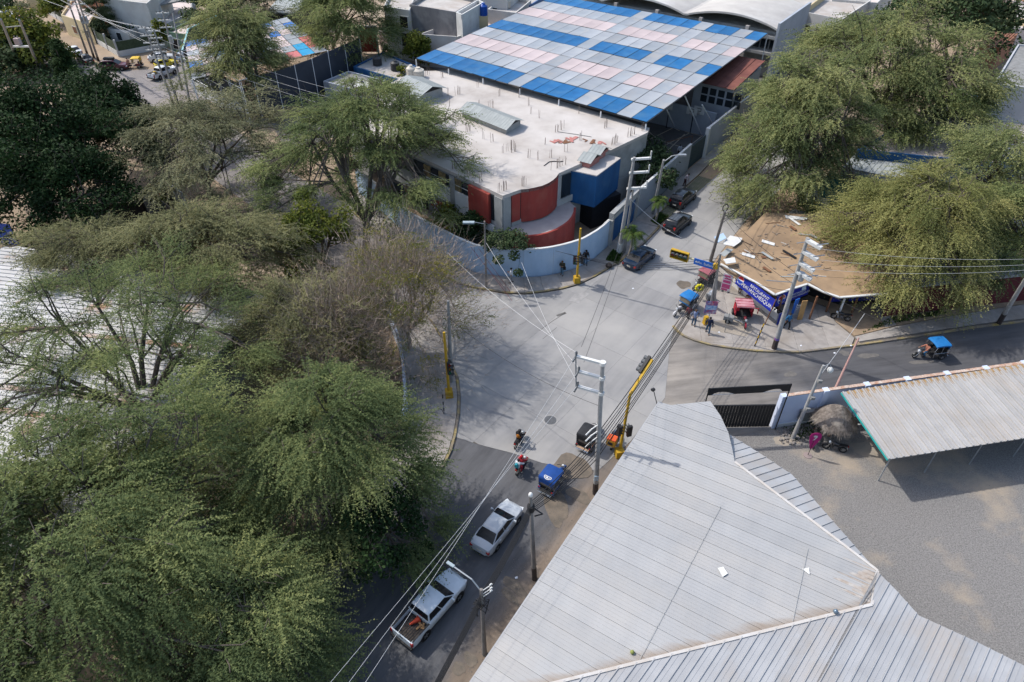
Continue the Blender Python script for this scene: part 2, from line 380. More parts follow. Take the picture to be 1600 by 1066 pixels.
m_sand = mat('sandy_dirt', (.34, .25, .165), (.26, .19, .13), 1.1, 1, bump=.3, bscale=14, col3=(.20, .15, .105), scale3=.3)
def strip_line(name, pts, w, z, m):
    mb = MB()
    for a, b in zip(pts[:-1], pts[1:]):
        A, B = G(*a), G(*b); q = (B - A).normalized(); q = Vector((-q.y, q.x, 0)) * w / 2
        mb.prism([A - q, B - q, B + q, A + q], z - .004, z)
    return mb.build(name, m, None, kind='structure')
m_crack = mat('road_crack', (.12, .115, .11), rough=1)
for pts, w in [([(843, 517), (862, 503), (884, 489)], .07), ([(870, 494), (884, 489)], .3), ([(848, 530), (870, 512)], .05), ([(1108, 300), (1112, 305), (1107, 311), (1122, 318), (1133, 322)], .10),
               ([(1110, 290), (1130, 293), (1140, 300)], .16), ([(985, 385), (1015, 366)], .08), ([(1150, 395), (1135, 374)], .05), ([(1128, 310), (1130, 313), (1127, 317)], .1)]:
    strip_line('road_crack', pts, w, .024, m_crack)
m_cover = mat('cast_iron_cover', (.12, .125, .13), (.09, .09, .095), 6, .6, metal=.4)
c = G(860, 657)
mc = thing('manhole_cover', 'round grey manhole cover in the concrete crossing', 'manhole cover', (c.x, c.y, .02))
MB().lathe([(.62, -.02), (.62, .008), (.55, .012)], 24, M=Matrix.Translation((c.x, c.y, .02))).build('cover_ring', m_patch, mc)
MB().lathe([(.5, .0), (.5, .016)], 22, M=Matrix.Translation((c.x, c.y, .021))).build('cover_plate', m_cover, mc)
# --- pavements: slabs and kerb stones laid between a back line and a kerb line
def pavement(name, pairs, step, z=.13, kw=.2, m=None, kerbs=True):
    st = struct(name); ks = struct(name + '_kerb') if kerbs else None
    I = [G(*p[0], z) for p in pairs]; O = [G(*p[1], 0) for p in pairs]
    for p in O: p.z = z
    for k in range(len(pairs) - 1):
        n = max(1, round(max((I[k + 1] - I[k]).length, (O[k + 1] - O[k]).length) / step))
        for i in range(n):
            t0, t1 = i / n, (i + 1) / n
            a, b = I[k].lerp(I[k + 1], t0), I[k].lerp(I[k + 1], t1); d, c = O[k].lerp(O[k + 1], t0), O[k].lerp(O[k + 1], t1)
            g = .011
            e1 = (b - a).normalized() * g; e2 = (c - d).normalized() * g
            w = ((d - a).length + (c - b).length) / 2; f = min(.4, kw / max(w, .01))
            d2, c2 = d.lerp(a, f + .01), c.lerp(b, f + .01)
            nz = max(1, round(w / 2.6))
            for j in range(nz):
                s0, s1 = j / nz, (j + 1) / nz; gg = .008 / max(w, .1)
                MB().prism([a.lerp(d2, s0 + gg) + e1, b.lerp(c2, s0 + gg) - e1, b.lerp(c2, s1 - gg) - e2, a.lerp(d2, s1 - gg) + e2], .0, z + random.uniform(-.006, .006)).build('paving_slab', m or m_walk, st)
            if kerbs:
                d3, c3 = d.lerp(a, f), c.lerp(b, f)
                MB().prism([d3 + e2, c3 - e2, c - e2, d + e2], -.01, z + .015).build('kerb_stone', m_kerb, ks)
    MB().prism([p for p in I] + [p for p in O[::-1]], -.015, .05).build('pavement_bed', m_gap, st)
pavement('school_pavement', [((560, 300), (535, 320)), ((640, 372), (622, 392)), ((690, 400), (680, 425)), ((716, 414), (712, 443)), ((743, 426), (742, 451)), ((789, 432), (790, 459)), ((818, 433.5), (820, 460)), ((844, 432), (850, 457)),
    ((870, 428), (880, 452)), ((891, 422), (905, 445)), ((909, 415.5), (930, 433)), ((930, 402.5), (955, 418)), ((949, 385.5), (972, 408)), ((972, 362), (1007, 381)), ((990, 344.5), (1030, 357))], 2.3)
pavement('north_pavement', [((990, 344.5), (1030.5, 356)), ((1005, 331), (1031, 334)), ((1035, 303), (1070, 293)), ((1052, 288), (1092, 274)), ((1076, 265), (1108, 257)), ((1098, 247), (1128, 238)), ((1125, 222), (1150, 217))], 2.4, kw=.12)
pavement('west_pavement', [((560, 452), (640, 470)), ((590, 476), (675, 502)), ((610, 500), (700, 545)), ((622, 545), (710, 578)), ((630, 590), (716, 590)), ((632, 610), (719, 620)), ((634, 640), (718, 650)), ((632, 665), (713, 680)), ((622, 690), (706, 705)), ((605, 715), (695, 728)),
    ((590, 735), (680, 745)), ((545, 790), (625, 808)), ((480, 860), (560, 878)), ((400, 950), (480, 975)), ((340, 1020), (420, 1050))], 2.4)
plaza_px = [(1053, 510), (1069, 525), (1086, 532), (1111, 539), (1180, 548), (1248, 550), (1291, 545), (1330, 540), (1335, 528), (1306, 504), (1290, 480), (1262, 470), (1205, 478), (1150, 440), (1126, 416), (1112, 420), (1085, 455)]
plaza = struct('corner_plaza')
MB().prism(gp(plaza_px), -.015, .06).build('pavement_bed', m_gap, plaza)
grid_slabs(plaza, gp(plaza_px, .13), R(83), 4.2, 2.9, .02, .0, .13, m_walk, 'paving_slab', zj=.004)
pk = struct('corner_plaza_kerb')
ko = [(1053, 510), (1060, 518), (1069, 525), (1086, 532), (1111, 539), (1145, 544), (1180, 548), (1215, 549.5), (1248, 550), (1291, 545), (1345, 538), (1380, 533), (1420, 527), (1470, 519.5), (1523, 511), (1560, 506.5), (1600, 502), (1700, 487)]
for a, b in zip(ko[:-1], ko[1:]):
    A, B = G(*a), G(*b); n = max(1, round((B - A).length / 1.5))
    q = (B - A).normalized(); q = Vector((-q.y, q.x, 0)) * .2
    for i in range(n):
        p0, p1 = A.lerp(B, i / n + .008), A.lerp(B, (i + 1) / n - .008)
        MB().prism([p0 - q * .0, p1, p1 - q, p0 - q], -.01, .146).build('kerb_stone', m_kerb, pk)
pavement('east_pavement', [((1335, 526), (1345, 537)), ((1400, 510), (1420, 526)), ((1480, 495), (1523, 510)), ((1565, 481), (1600, 501)), ((1700, 460), (1700, 486))], 2.6, kerbs=False)
sheet('bare_soil_verge', [(1306, 504), (1335, 526), (1400, 510), (1480, 495), (1565, 481), (1700, 460), (1700, 420), (1560, 440), (1400, 440), (1262, 462), (1290, 480)], .10, m_sand, .1)
sheet('verge_path', [(1362, 476), (1374, 474), (1400, 509), (1383, 513)], .11, m_walk, .02)
sheet('sandy_stain', [(1100, 505), (1150, 500), (1180, 515), (1165, 528), (1120, 520), (1095, 516)], .138, m_dust, .003)
sheet('north_street_verge', [(1190, 325), (1150, 368), (1122, 402), (1112, 420), (1150, 440), (1300, 440), (1330, 330), (1260, 250), (1290, 215)], .01, m_sand, .02)
# planters and grass pavers beside the north street
m_soil = mat('planter_soil', (.055, .05, .035), (.035, .055, .02), 2.2, 1, bump=.5, bscale=10)
m_grass = leaf_mat('grass_blades', (.025, .06, .012), (.05, .10, .02), (.10, .14, .04), .3)
def grass(name, px, n, h, z=.02):
    p = [G(u, v) for u, v in px]; x0 = min(q.x for q in p); x1 = max(q.x for q in p); y0 = min(q.y for q in p); y1 = max(q.y for q in p)
    V = []; T = []; k = 0; tries = 0
    while k < n and tries < n * 12:
        tries += 1; x = random.uniform(x0, x1); y = random.uniform(y0, y1)
        ins = False
        for i in range(len(p)):
            a, b = p[i], p[(i + 1) % len(p)]
            if (a.y > y) != (b.y > y) and x < (b.x - a.x) * (y - a.y) / (b.y - a.y) + a.x: ins = not ins
        if not ins: continue
        a = random.random() * 6.28; w = h * .22; hh = h * random.uniform(.5, 1.2); k += 1
        V += [(x - w * math.cos(a), y - w * math.sin(a), z), (x + w * math.cos(a), y + w * math.sin(a), z), (x + random.uniform(-.5, .5) * hh, y + random.uniform(-.5, .5) * hh, z + hh)]
        T += [random.random()] * 3
    mb = MB(); mb.add(V, [(3 * i, 3 * i + 1, 3 * i + 2) for i in range(k)])
    o = mb.build(name, m_grass, None, kind='stuff')
    o.data.attributes.new('tint', 'FLOAT', 'POINT').data.foreach_set('value', T)
    return o
for px in ([(1016, 347), (1028, 354), (1044, 340), (1031, 334)], [(946, 408), (966, 414), (974, 398), (957, 392)]):
    sheet('planter_bed', px, .15, m_soil, .15)
    grass('planter_grass', px, 900, .22, .15)
m_paver = mat('grass_paver', (.20, .19, .15), (.14, .15, .10), 1.5, .95)
pb_px = [(1046, 339), (1031.5, 333.5), (1092, 275), (1112, 280.5)]
pst = struct('parking_bay')
sheet('bay_soil', pb_px, .012, m_soil, .03).parent = pst
q = gp(pb_px); mb = MB(); na, nb = 34, 9
for i in range(na):
    for j in range(nb):
        def L4(s, t): return (q[0].lerp(q[3], s)).lerp(q[1].lerp(q[2], s), t)
        s0, s1, t0, t1 = (i + .12) / na, (i + .88) / na, (j + .12) / nb, (j + .88) / nb
        mb.prism([L4(s0, t0), L4(s1, t0), L4(s1, t1), L4(s0, t1)], .0, .03)
mb.build('grass_paver', m_paver, pst, kind='stuff')
# gravel yard behind the metal shed
m_gravel = mat('yard_gravel', (.24, .23, .22), (.12, .115, .11), 11, .95, col3=(.33, .275, .21), scale3=.16, bump=.9, bscale=16, lo3=.52, hi3=.70, detail=10, bdist=.04)
sheet('gravel_yard', [(1060, 700), (1215, 668), (1330, 640), (1600, 596), (1900, 560), (2300, 1400), (900, 1500)], .012, m_gravel, .02)
for q in [(1228, 690, 20, 6), (1352, 700, 26, 8)]: blob('sandy_patch', *q, .016, m_dust, .2, wob=.5)
gv = []; tn = []
gm = MB()
for i in range(5200):
    x = random.uniform(19, 62); y = random.uniform(15, 40); r = random.uniform(.02, .055)
    a = random.random() * 6.28
    gm.add([(x + r * math.cos(a), y + r * math.sin(a), .015), (x + r * math.cos(a + 2.1), y + r * math.sin(a + 2.1), .015), (x + r * math.cos(a + 4.2), y + r * math.sin(a + 4.2), .015), (x, y, .015 + r * .9)], [(0, 1, 3), (1, 2, 3), (2, 0, 3)])
for q0, q1, n in (((905, 745), (720, 1060), 1500), ((1130, 520), (1260, 545), 60), ((1340, 515), (1560, 470), 500), ((1180, 335), (1130, 410), 350)):
    a_, b_ = G(*q0), G(*q1)
    for i in range(n):
        p = a_.lerp(b_, random.random()) + Vector((random.gauss(0, .9), random.gauss(0, .6), 0)); r = random.uniform(.01, .03); z = .135 if n in (60, 500) else .02; a = random.random() * 6.28
        gm.add([(p.x + r * math.cos(a + k * 2.1), p.y + r * math.sin(a + k * 2.1), z) for k in range(3)] + [(p.x, p.y, z + r * .8)], [(0, 1, 3), (1, 2, 3), (2, 0, 3)])
gm.build('loose_gravel', mat('loose_stone', (.33, .32, .31), (.16, .155, .15), 3, .9), None, kind='stuff')
# inside the school yard: court and paths
m_court = mat('court_asphalt', (.125, .118, .115), (.095, .09, .09), .8, .9, col3=(.16, .15, .14), scale3=.2)
sheet('sports_court', [(640, 92), (1000, 245), (1012, 262), (1078, 232), (1100, 215), (1215, 140), (1290, 70), (900, -20), (760, 40)], .03, m_court, .05)
m_line = mat('court_paint', (.55, .47, .36), (.45, .40, .33), 2, .9)
for pts in [[(1008, 222), (1052, 200)], [(1014, 214), (1082, 236)], [(1030, 232), (1098, 198)], [(1052, 200), (1062, 205)], [(1012, 205), (1030, 220)], [(1050, 250), (1098, 212)], [(1070, 206), (1100, 214)], [(1028, 250), (1070, 210)]]:
    strip_line('court_marking', pts, .14, .038, m_line)
sheet('school_yard', [(400, 150), (560, 90), (650, 78), (680, 100), (560, 200), (450, 240)], .02, m_court, .05)
# litter
m_paper = mat('litter_paper', (.6, .62, .66), rough=.9)
for u, v in [(988, 452), (1122, 522), (1250, 543), (1303, 553), (1328, 543), (805, 905)]:
    p = G(u, v); o = MB().prism([(p.x, p.y), (p.x + .18, p.y + .03), (p.x + .15, p.y + .2), (p.x - .02, p.y + .13)], .14 if v < 545 and u > 1000 else .02, .16 if v < 545 and u > 1000 else .04).build('litter', m_paper, None, kind='stuff')
# ================================================================ BUILDINGS, WALLS, ROOFS
m_tin2 = mat('galvanised_roof_light', (.365, .37, .378), (.31, .315, .325), .6, .5, metal=.1, col3=(.36, .33, .30), scale3=.3, spec=.35, lo3=.50, hi3=.75, vary=(.90, 1.05))
m_tindirt = mat('stained_roof', (.40, .36, .32), (.46, .45, .44), 1.2, .7)
m_white = mat('white_paint', (.60, .60, .585), (.50, .50, .485), .8, .75)
m_bluewall = mat('pale_blue_wall', (.37, .49, .64), (.31, .42, .555), .9, .82, col3=(.42, .52, .62), scale3=.3, bump=.1, bscale=20, stretch=(1, 1, .3))
m_greywall = mat('grey_blue_wall', (.34, .37, .42), (.29, .32, .36), .5, .8)
m_conwall = mat('bare_concrete', (.33, .335, .33), (.25, .255, .25), .9, .85, bump=.1, bscale=12, col3=(.39, .39, .385), scale3=.3)
m_red = mat('brick_red_paint', (.30, .045, .034), (.24, .04, .032), 1.4, .75, col3=(.30, .075, .055), scale3=.5, stretch=(1, 1, .2))
m_blue = mat('deep_blue_paint', (.012, .08, .215), (.010, .062, .165), 1.3, .7, stretch=(1, 1, .2), col3=(.03, .10, .21), scale3=.5)
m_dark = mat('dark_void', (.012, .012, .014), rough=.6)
m_glass = mat('window_glass', (.018, .024, .03), rough=.08, spec=.6)
m_yglass = mat('window_curtain', (.34, .24, .10), (.05, .05, .05), 3, .5)
m_black = mat('black_metal', (.012, .013, .015), (.02, .02, .022), 4, .5)
m_wsteel = mat('white_steel', (.66, .68, .70), rough=.5)
m_teal = mat('teal_trim', (.02, .28, .27), rough=.6)
m_rust = mat('rusty_steel', (.13, .055, .028), (.20, .10, .055), 5, .9)
m_roofcon = mat('roof_slab_concrete', (.43, .395, .365), (.30, .27, .245), .45, .94, col3=(.48, .45, .425), scale3=.16, bump=.2, bscale=9, lo=.32, hi=.72, lo3=.38, hi3=.66, detail=9)
m_galv = mat('galvanised_post', (.38, .40, .42), (.30, .32, .34), 2, .45, metal=.5)
m_grille = mat('weathered_grey', (.24, .24, .235), (.17, .17, .165), 1.3, .9)
# ---------------------------------------------------------------- large metal shed in the foreground
p1 = plane3(G(1030, 628, 5.2), G(735, 1066, 5.2), G(1362, 945, 7.2))
P1 = lambda u, v: GP(u, v, p1)
ev0, ev1 = P1(1030, 628), P1(735, 1066); ed = (ev1 - ev0)
va, vb_ = P1(868, 1067), P1(1362, 945); vn = (vb_ - va); vn = Vector((-vn.y, vn.x, 0)).normalized()
m_tin = mat('galvanised_roof', (.322, .325, .328), (.282, .286, .292), .7, .55, metal=.1, col3=(.345, .335, .322), scale3=.22, spec=.3, stretch=(1, .25, 1), rot=R(25), lo3=.44, hi3=.72, detail=8, vary=(.93, 1.04), bump=.05, bscale=2.5,
            streak=(va, vn, .55, (.25, .21, .175), 1.0, R(25)))
P1pts = [ev0, P1(1048, 633), P1(1110, 627), P1(1126, 650), P1(1138, 676), P1(1144, 700), P1(1148, 722), P1(1371, 892), P1(1362, 945), P1(868, 1067)]
# the valley meets the street eave just outside the picture
_d1 = ev1 - ev0; _a = P1(868, 1067); _d2 = _a - P1(1362, 945)
_t = ((_a.x - ev0.x) * _d2.y - (_a.y - ev0.y) * _d2.x) / (_d1.x * _d2.y - _d1.y * _d2.x)
corner = ev0 + _d1 * _t; P1pts.append(corner); eave_k = _t
shed = thing('metal_shed', 'large metal shed with pale ribbed hipped roof filling the lower right corner', 'shed', (12, 22, 0))
ribd = P1(1200, 905) - P1(840, 740)
sheets = rib_roof(shed, P1pts, ribd, 0.92, m_tin, rib_h=.032, rib_w=.09, minor=3, minor_h=.010)
p2 = plane3(P1(1148, 722), P1(1371, 892), G(1240, 745, 5.7))
q2 = lambda u, v: GP(u, v, p2)
up1 = Vector((0, 0, -.05))
rib_roof(shed, [q2(1140, 678) + up1, q2(1190, 709) + up1, q2(1238, 741) + up1, q2(1290, 800) + up1, q2(1371, 892) + up1, q2(1148, 722) + up1], q2(1238, 741) - q2(1175, 762), .62, m_tin2, rib_h=.05, rib_w=.05)
p3 = plane3(P1(868, 1067), P1(1362, 945), G(1600, 1040, 7.1))
q3 = lambda u, v: GP(u, v, p3)
rib_roof(shed, [corner, q3(1362, 945), q3(1371, 893), q3(1400, 922), q3(1436, 962), q3(1520, 1000), q3(1600, 1040), q3(1760, 1110), q3(1560, 1330), q3(760, 1330)], q3(1270, 1066) - q3(1330, 960), .56, m_tin2, rib_h=.055, rib_w=.06, minor=1)
for (u0, v0, u1, v1) in ((1126, 792, 999, 1032), (1262, 858, 1238, 972)):
    MB().bar(P1(u0, v0) + p1[1] * .075, P1(u1, v1) + p1[1] * .075, .025, .008).build('lap_seam', m_conwall, shed)
ra_ = ribd.normalized(); dr_ = random.Random(8)
for i in range(9):
    f_ = (i + .3) / 9; q_ = P1(1371, 893).lerp(P1(1362, 945), f_) - ra_ * .12 + p1[1] * .012; w_ = (P1(1362, 945) - P1(1371, 893)).normalized() * dr_.uniform(.10, .20); l_ = dr_.uniform(.5, 2.1)
    MB().slab([q_ - w_, q_ + w_, q_ + w_ * .5 - ra_ * l_, q_ - w_ * .6 - ra_ * l_ * dr_.uniform(.7, 1)], .006).build('dirt_streak', mat('roof_dirt', (.27, .22, .18), (.36, .34, .32), 2.2, .9), shed)
fl = MB()
for a, b in ((corner, P1(1362, 945)), (P1(1362, 945), P1(1371, 892)), (P1(1148, 722), P1(1371, 892))):
    fl.bar(a + Vector((0, 0, .03)), b + Vector((0, 0, .03)), .16, .035)
fl.build('valley_flashing', m_tindirt, shed)
ev = MB(); ev.bar(ev0 - Vector((0, 0, .06)), corner - Vector((0, 0, .06)), .12, .12); ev.build('gutter', m_tin2, shed)
wp = [ev0, P1(1110, 627), P1(1144, 700), P1(1148, 722), q2(1238, 741), q2(1371, 892), q3(1436, 962), q3(1600, 1040), q3(1760, 1110), q3(1560, 1330), q3(760, 1330), corner]
cx = sum(p.x for p in wp) / len(wp); cy = sum(p.y for p in wp) / len(wp)
ins = [(cx + (p.x - cx) * .955, cy + (p.y - cy) * .955) for p in wp]
MB().prism(ins, 0, 4.2).build('wall', m_grille, shed)
pm = MB()
for t in np.linspace(.02, .98 * eave_k, 7): p = ev0 + ed * t; pm.box((cx + (p.x - cx) * .975, cy + (p.y - cy) * .975, 2.5), (.14, .14, 5.0))
pm.build('post', m_galv, shed)
v = P1(1128, 895); g = thing('loose_sheet', 'small white square sheet lying on the big metal roof', 'metal sheet', v)
g0 = MB(); n1 = p1[1]
for sgn in (1,): g0.slab([P1(1121, 889) + n1 * .1, P1(1130, 887) + n1 * .09, P1(1137, 898) + n1 * .1, P1(1129, 903) + n1 * .09], .03)
g0.build('sheet', m_white, g)
v = P1(1258, 889); g = thing('loose_sheet', 'torn white triangular scrap near the right end of the metal roof', 'metal sheet', v)
MB().slab([P1(1253, 890) + n1 * .06, P1(1264, 888) + n1 * .07, P1(1265, 899) + n1 * .06], .02).build('sheet', m_white, g)
for u, vv, r, mm, lab in [(988, 1021, .12, mat('yellow_green_ball', (.20, .22, .06), rough=.7), 'small yellowish ball lying on the metal roof beside the seam'), (1305, 958, .14, mat('steel_ball', (.15, .2, .25), rough=.3, metal=.5), 'small round steel vent on the roof seam right of centre')]:
    v = P1(u, vv); MB().lathe([(.02, -r), (r * .7, -r * .7), (r, 0), (r * .7, r * .7), (.02, r)], 12, M=Matrix.Translation(v + n1 * r)).build('roof_ball' if r < .13 else 'roof_vent', mm, None, smooth=60, label=lab, cat='ball' if r < .13 else 'vent')
v = G(1020, 607, 5.3)
lp = thing('floodlight', 'small black floodlight on a thin arm above the shed eave', 'floodlight', P1(1027, 628))
MB().tube([P1(1027, 628) - Vector((0, 0, .2)), G(1021, 609, 6.1)], .03).box(G(1020.5, 609, 6.15), (.26, .2, .16), .6).build('lamp_arm', m_black, lp)
# ---------------------------------------------------------------- open-sided canopy in the yard
zc = 3.5
can_px = [(1315, 615), (1388, 718), (1760, 660), (1760, 540)]
canb = [G(1315, 613, 3.75), G(1388, 718, 3.35), G(1800, 655, 3.35), G(1800, 537, 3.75)]
pc = plane3(canb[0], canb[1], canb[3]); c2 = lambda u, v: GP(u, v, pc)
canopy = thing('carport', 'long carport with pale corrugated roof over the gravel yard beside the blue wall', 'carport', (canb[0].x, canb[0].y, 0))
m_ctin = mat('corrugated_roof', (.39, .38, .37), (.335, .328, .32), .8, .6, metal=.1, col3=(.36, .33, .30), scale3=.3, vary=(.92, 1.05), lo3=.48, hi3=.72)
m_cdirt = mat('mud_coated_sheet', (.25, .16, .07), (.32, .22, .12), 2.5, .95)
dv = c2(1388, 718) - c2(1315, 613)
rib_roof(canopy, [c2(1315, 613), c2(1388, 718), c2(1600, 685), c2(1800, 655), c2(1800, 537), c2(1600, 570)], dv, .56, m_ctin, rib_h=.11, rib_w=.13, minor=1, minor_h=.02)
a0, a1 = c2(1315, 613), c2(1800, 537); nn = pc[1]; back = (a1 - a0).normalized(); dn = dv.normalized()
dm = MB(); L_ = (a1 - a0).length; dm.slab([a0 + back * .4 + nn * .012, a1 + nn * .012, a1 + dn * .42 + nn * .012, a0 + back * .4 + dn * .30 + nn * .012], .012); k = 0; x = .5
while x < L_ - .7:
    dep = .55 + .4 * random.random() + (.5 if 14 < x < 19 else 0); w = .45
    b0 = a0 + back * (x + .1) + nn * .016; dm.slab([b0, b0 + back * w, b0 + back * w * .8 + dn * dep, b0 + back * w * .15 + dn * dep * random.uniform(.7, 1)], .014); x += .56
dm.build('mud_along_top', m_cdirt, canopy)
fr = MB(); fr.bar(c2(1315, 613) - nn * .1, c2(1388, 718) - nn * .1, .08, .14); fr.build('end_fascia', m_teal, canopy)
pmb = None
for t in np.linspace(.03, .97, 8):
    for e, off in ((0, .35), (1, .6)):
        p = a0.lerp(a1, t) + dn * (off if e == 0 else dv.length - off)
        MB().tube([(p.x, p.y, 0), (p.x, p.y, p.z - .06)], .05, 8).build('post', m_galv, canopy)
MB().bar(c2(1352, 655) - nn * .12 + Vector((-.6, .9, -1.6)), c2(1352, 655) - nn * .12 + Vector((3, 1.4, -1.6)), .08, .08).build('rail', m_white, canopy)
# ---------------------------------------------------------------- yard wall along the east street
WH = up_h(1210, 680, 617); WH = 3.55
wa, wb = G(1206, 681), G(1290, 655); 
wA = G(1222, 618, WH); wB = G(1600, 566, WH); wC = G(1850, 530, WH); wA.z = wB.z = wC.z = 0
m_ywall = mat('yard_wall_paint', (.50, .56, .70), (.44, .50, .63), .5, .8, col3=(.55, .60, .72), scale3=.2)
ywall = thing('yard_wall', 'long pale blue yard wall with brick coping and white pillars along the street', 'wall', wA)
wd = (wB - wA).normalized(); wl = (wC - wA).length; wn_ = Vector((wd.y, -wd.x, 0))
def wpt(s, o=0, z=0): return wA + wd * s + wn_ * o + Vector((0, 0, z))
MB().prism([wpt(0, -.1), wpt(wl, -.1), wpt(wl, .1), wpt(0, .1)], 0, WH - .1).build('wall_face', m_ywall, ywall)
for i in range(12):
    s = .15 + i * 3.55
    if s > wl: break
    MB().prism([wpt(s - .2, -.2), wpt(s + .25, -.2), wpt(s + .25, .24), wpt(s - .2, .24)], 0, WH + .03).build('pillar', m_ywall, ywall)
MB().prism([wpt(.5, .1), wpt(wl, .1), wpt(wl, .18), wpt(.5, .18)], 0, .35).build('plinth', m_white, ywall)
m_brick = mat('coping_brick', (.36, .20, .13), (.50, .42, .36), 3, .9)
for i in range(int((wl - .6) / .27)):
    if i >= 130: break
    s = .5 + i * .27
    MB().prism([wpt(s, -.15), wpt(s + .25, -.15), wpt(s + .25, .13), wpt(s, .13)], WH - .098, WH - .03 + random.uniform(-.008, .01)).build('brick', m_brick, ywall)
# entrance: black sheet gate and the black beam above the opening
gA = wpt(-.22); gB = G(1128, 636, 2.4); gB.z = 0
gate = thing('entrance_gate', 'black corrugated metal gate closing the yard beside the blue wall', 'gate', gA)
gd = (gB - gA).normalized(); gl = (gB - gA).length + 1.2
gn = Vector((-gd.y, gd.x, 0))
for i in range(int(gl / .24)):
    p, q = gA + gd * (i * .24 + .02), gA + gd * (i * .24 + .225)
    MB().prism([p + gn * .03, q + gn * .03, q - gn * .03, p - gn * .03], .08, 2.55).build('panel', m_black, gate)
gm_ = MB()
for z in (.3, 1.55, 2.5): gm_.bar(gA - gn * .07 + Vector((0, 0, z)), gA + gd * gl - gn * .07 + Vector((0, 0, z)), .06, .08)
gm_.build('gate_frame', m_black, gate)
MB().bar(gA - gn * .12 + gd * 1.8 + Vector((0, 0, 1.3)), gA - gn * .12 + gd * 2.6 + Vector((0, 0, 1.3)), .05, .05).bar(gA - gn * .12 + gd * 2.6 + Vector((0, 0, 1.3)), gA - gn * .12 + gd * 2.6 + Vector((0, 0, 2.4)), .03, .03).build('bolt', m_galv, gate)
bh = 5.1
bA, bB = G(1237, 600, bh), G(1108, 607, bh)
beam = thing('gate_arch', 'black metal beam with round cut-outs raised over the yard entrance', 'gate arch', (bA.x, bA.y, 0))
bd = (bB - bA).normalized(); bl = (bB - bA).length
bpts = [(0, 0)]; bm = MB(); nseg = 24; nrm = Vector((-bd.y, bd.x, 0)) * .04
for s_ in (0,):
    top = []; bot = []
    for i in range(nseg + 1):
        x = bl * i / nseg; ar = .30 * max(0, math.sin(x / bl * math.pi * 3.0)) if .12 * bl < x < .95 * bl else 0
        top.append((x, .72)); bot.append((x, ar))
    for i in range(nseg):
        x0, x1 = top[i][0], top[i + 1][0]
        A = [bA + bd * x0 + Vector((0, 0, bot[i][1] - .72)), bA + bd * x1 + Vector((0, 0, bot[i + 1][1] - .72)), bA + bd * x1, bA + bd * x0]
        bm.add([p + nrm for p in A] + [p - nrm for p in A], [(0, 1, 2, 3), (7, 6, 5, 4), (0, 4, 5, 1), (2, 6, 7, 3)])
bm.build('beam', m_black, beam)
for p in (bA, bB): MB().tube([(p.x, p.y, 0), (p.x, p.y, bh)], .05, 8).build('post', m_black, beam)
MB().tube([bA + Vector((0, 0, -.72)), bB + Vector((0, 0, -.72))], .03).build('lower_rail', m_galv, beam)
# ---------------------------------------------------------------- school building
zr = 7.6
school = thing('school_building', 'wide flat concrete school building with red curved corner and bare rebar on its roof', 'school building', (G(785, 306, zr).x, G(785, 306, zr).y, 0))
C0 = G(785.5, 306, zr)
bulge = [(814, 296), (826, 295), (838, 292.5), (848, 290), (857, 286), (864, 281.5), (869, 277), (873, 271)]
roof_px = [(785.5, 306)] + bulge + [(894, 261.5), (950, 237), (1012, 207), (1015, 200), (800, 135), (732, 110), (660, 111), (630, 120), (598, 136), (540, 190)]
body_px = [(787, 306), (815, 294), (873, 268), (894, 260), (950, 235.5), (1011, 206), (1013, 201), (800, 136), (732, 111), (660, 112), (630, 121), (600, 136), (543, 190)]
e1 = (G(894, 261.5, zr) - C0); e1.z = 0; e1.normalize(); e2 = (G(708, 270, zr) - C0); e2.z = 0; e2.normalize()
bp_ = [G(u, v, zr) for u, v in body_px]; bcx = sum(p.x for p in bp_) / len(bp_); bcy = sum(p.y for p in bp_) / len(bp_)
MB().prism(bp_, 0, zr - .38).build('wall', m_conwall, school)
rt = G(1, 1)
MB().prism([G(u, v, zr) for u, v in roof_px], zr - .376, zr).build('roof', m_roofcon, school)
def curved(name, px, z, z0, z1, m, t=.2):
    P = [G(u, v, z) for u, v in px]; out = []; n = len(P)
    for i in range(n):
        d = (P[min(i + 1, n - 1)] - P[max(i - 1, 0)]); d.z = 0; d.normalize(); q = Vector((-d.y, d.x, 0))
        out.append(P[i] + q * t)
    return MB().prism(P + out[::-1], z0, z1).build(name, m, school)
curved('red_curved_wall', bulge, zr, 3.75, zr - .02, m_red)
curved('red_side_panel', [(800, 302), (813, 297.5)], zr, 4.15, zr - .4, m_red, .16)
zt = 3.6
ter = [(794, 362), (810, 367), (826, 369), (842, 367.5), (857, 364), (871, 358.5), (883.5, 351), (891, 345), (896.5, 338), (899.5, 331), (900, 324)]
MB().prism([G(u, v, zt) for u, v in ter + [(889, 314), (800, 340)]], zt - .3, zt).build('terrace', mat('terrace_screed', (.40, .345, .325), (.34, .295, .28), .8, .9), school)
curved('red_lower_wall', [(u, v + .5) for u, v in ter], zt, .0, zt + .02, m_red, .25)
def fac(o, d, n, name, s0, s1, z0, z1, m, proud=.06, th=.12):
    a = o + d * s0; b = o + d * s1
    q = n * proud; w = n * (proud - th)
    return MB().prism([a + q, b + q, b + w, a + w], z0, z1).build(name, m, school)
n1f = Vector((e1.y, -e1.x, 0)); n2f = Vector((-e2.y, e2.x, 0))
if n1f.y > 0: n1f = -n1f
if n2f.y > 0: n2f = -n2f
O = Vector((C0.x, C0.y, 0))
m_cream = mat('cream_band', (.60, .61, .62), (.53, .54, .55), .8, .8)
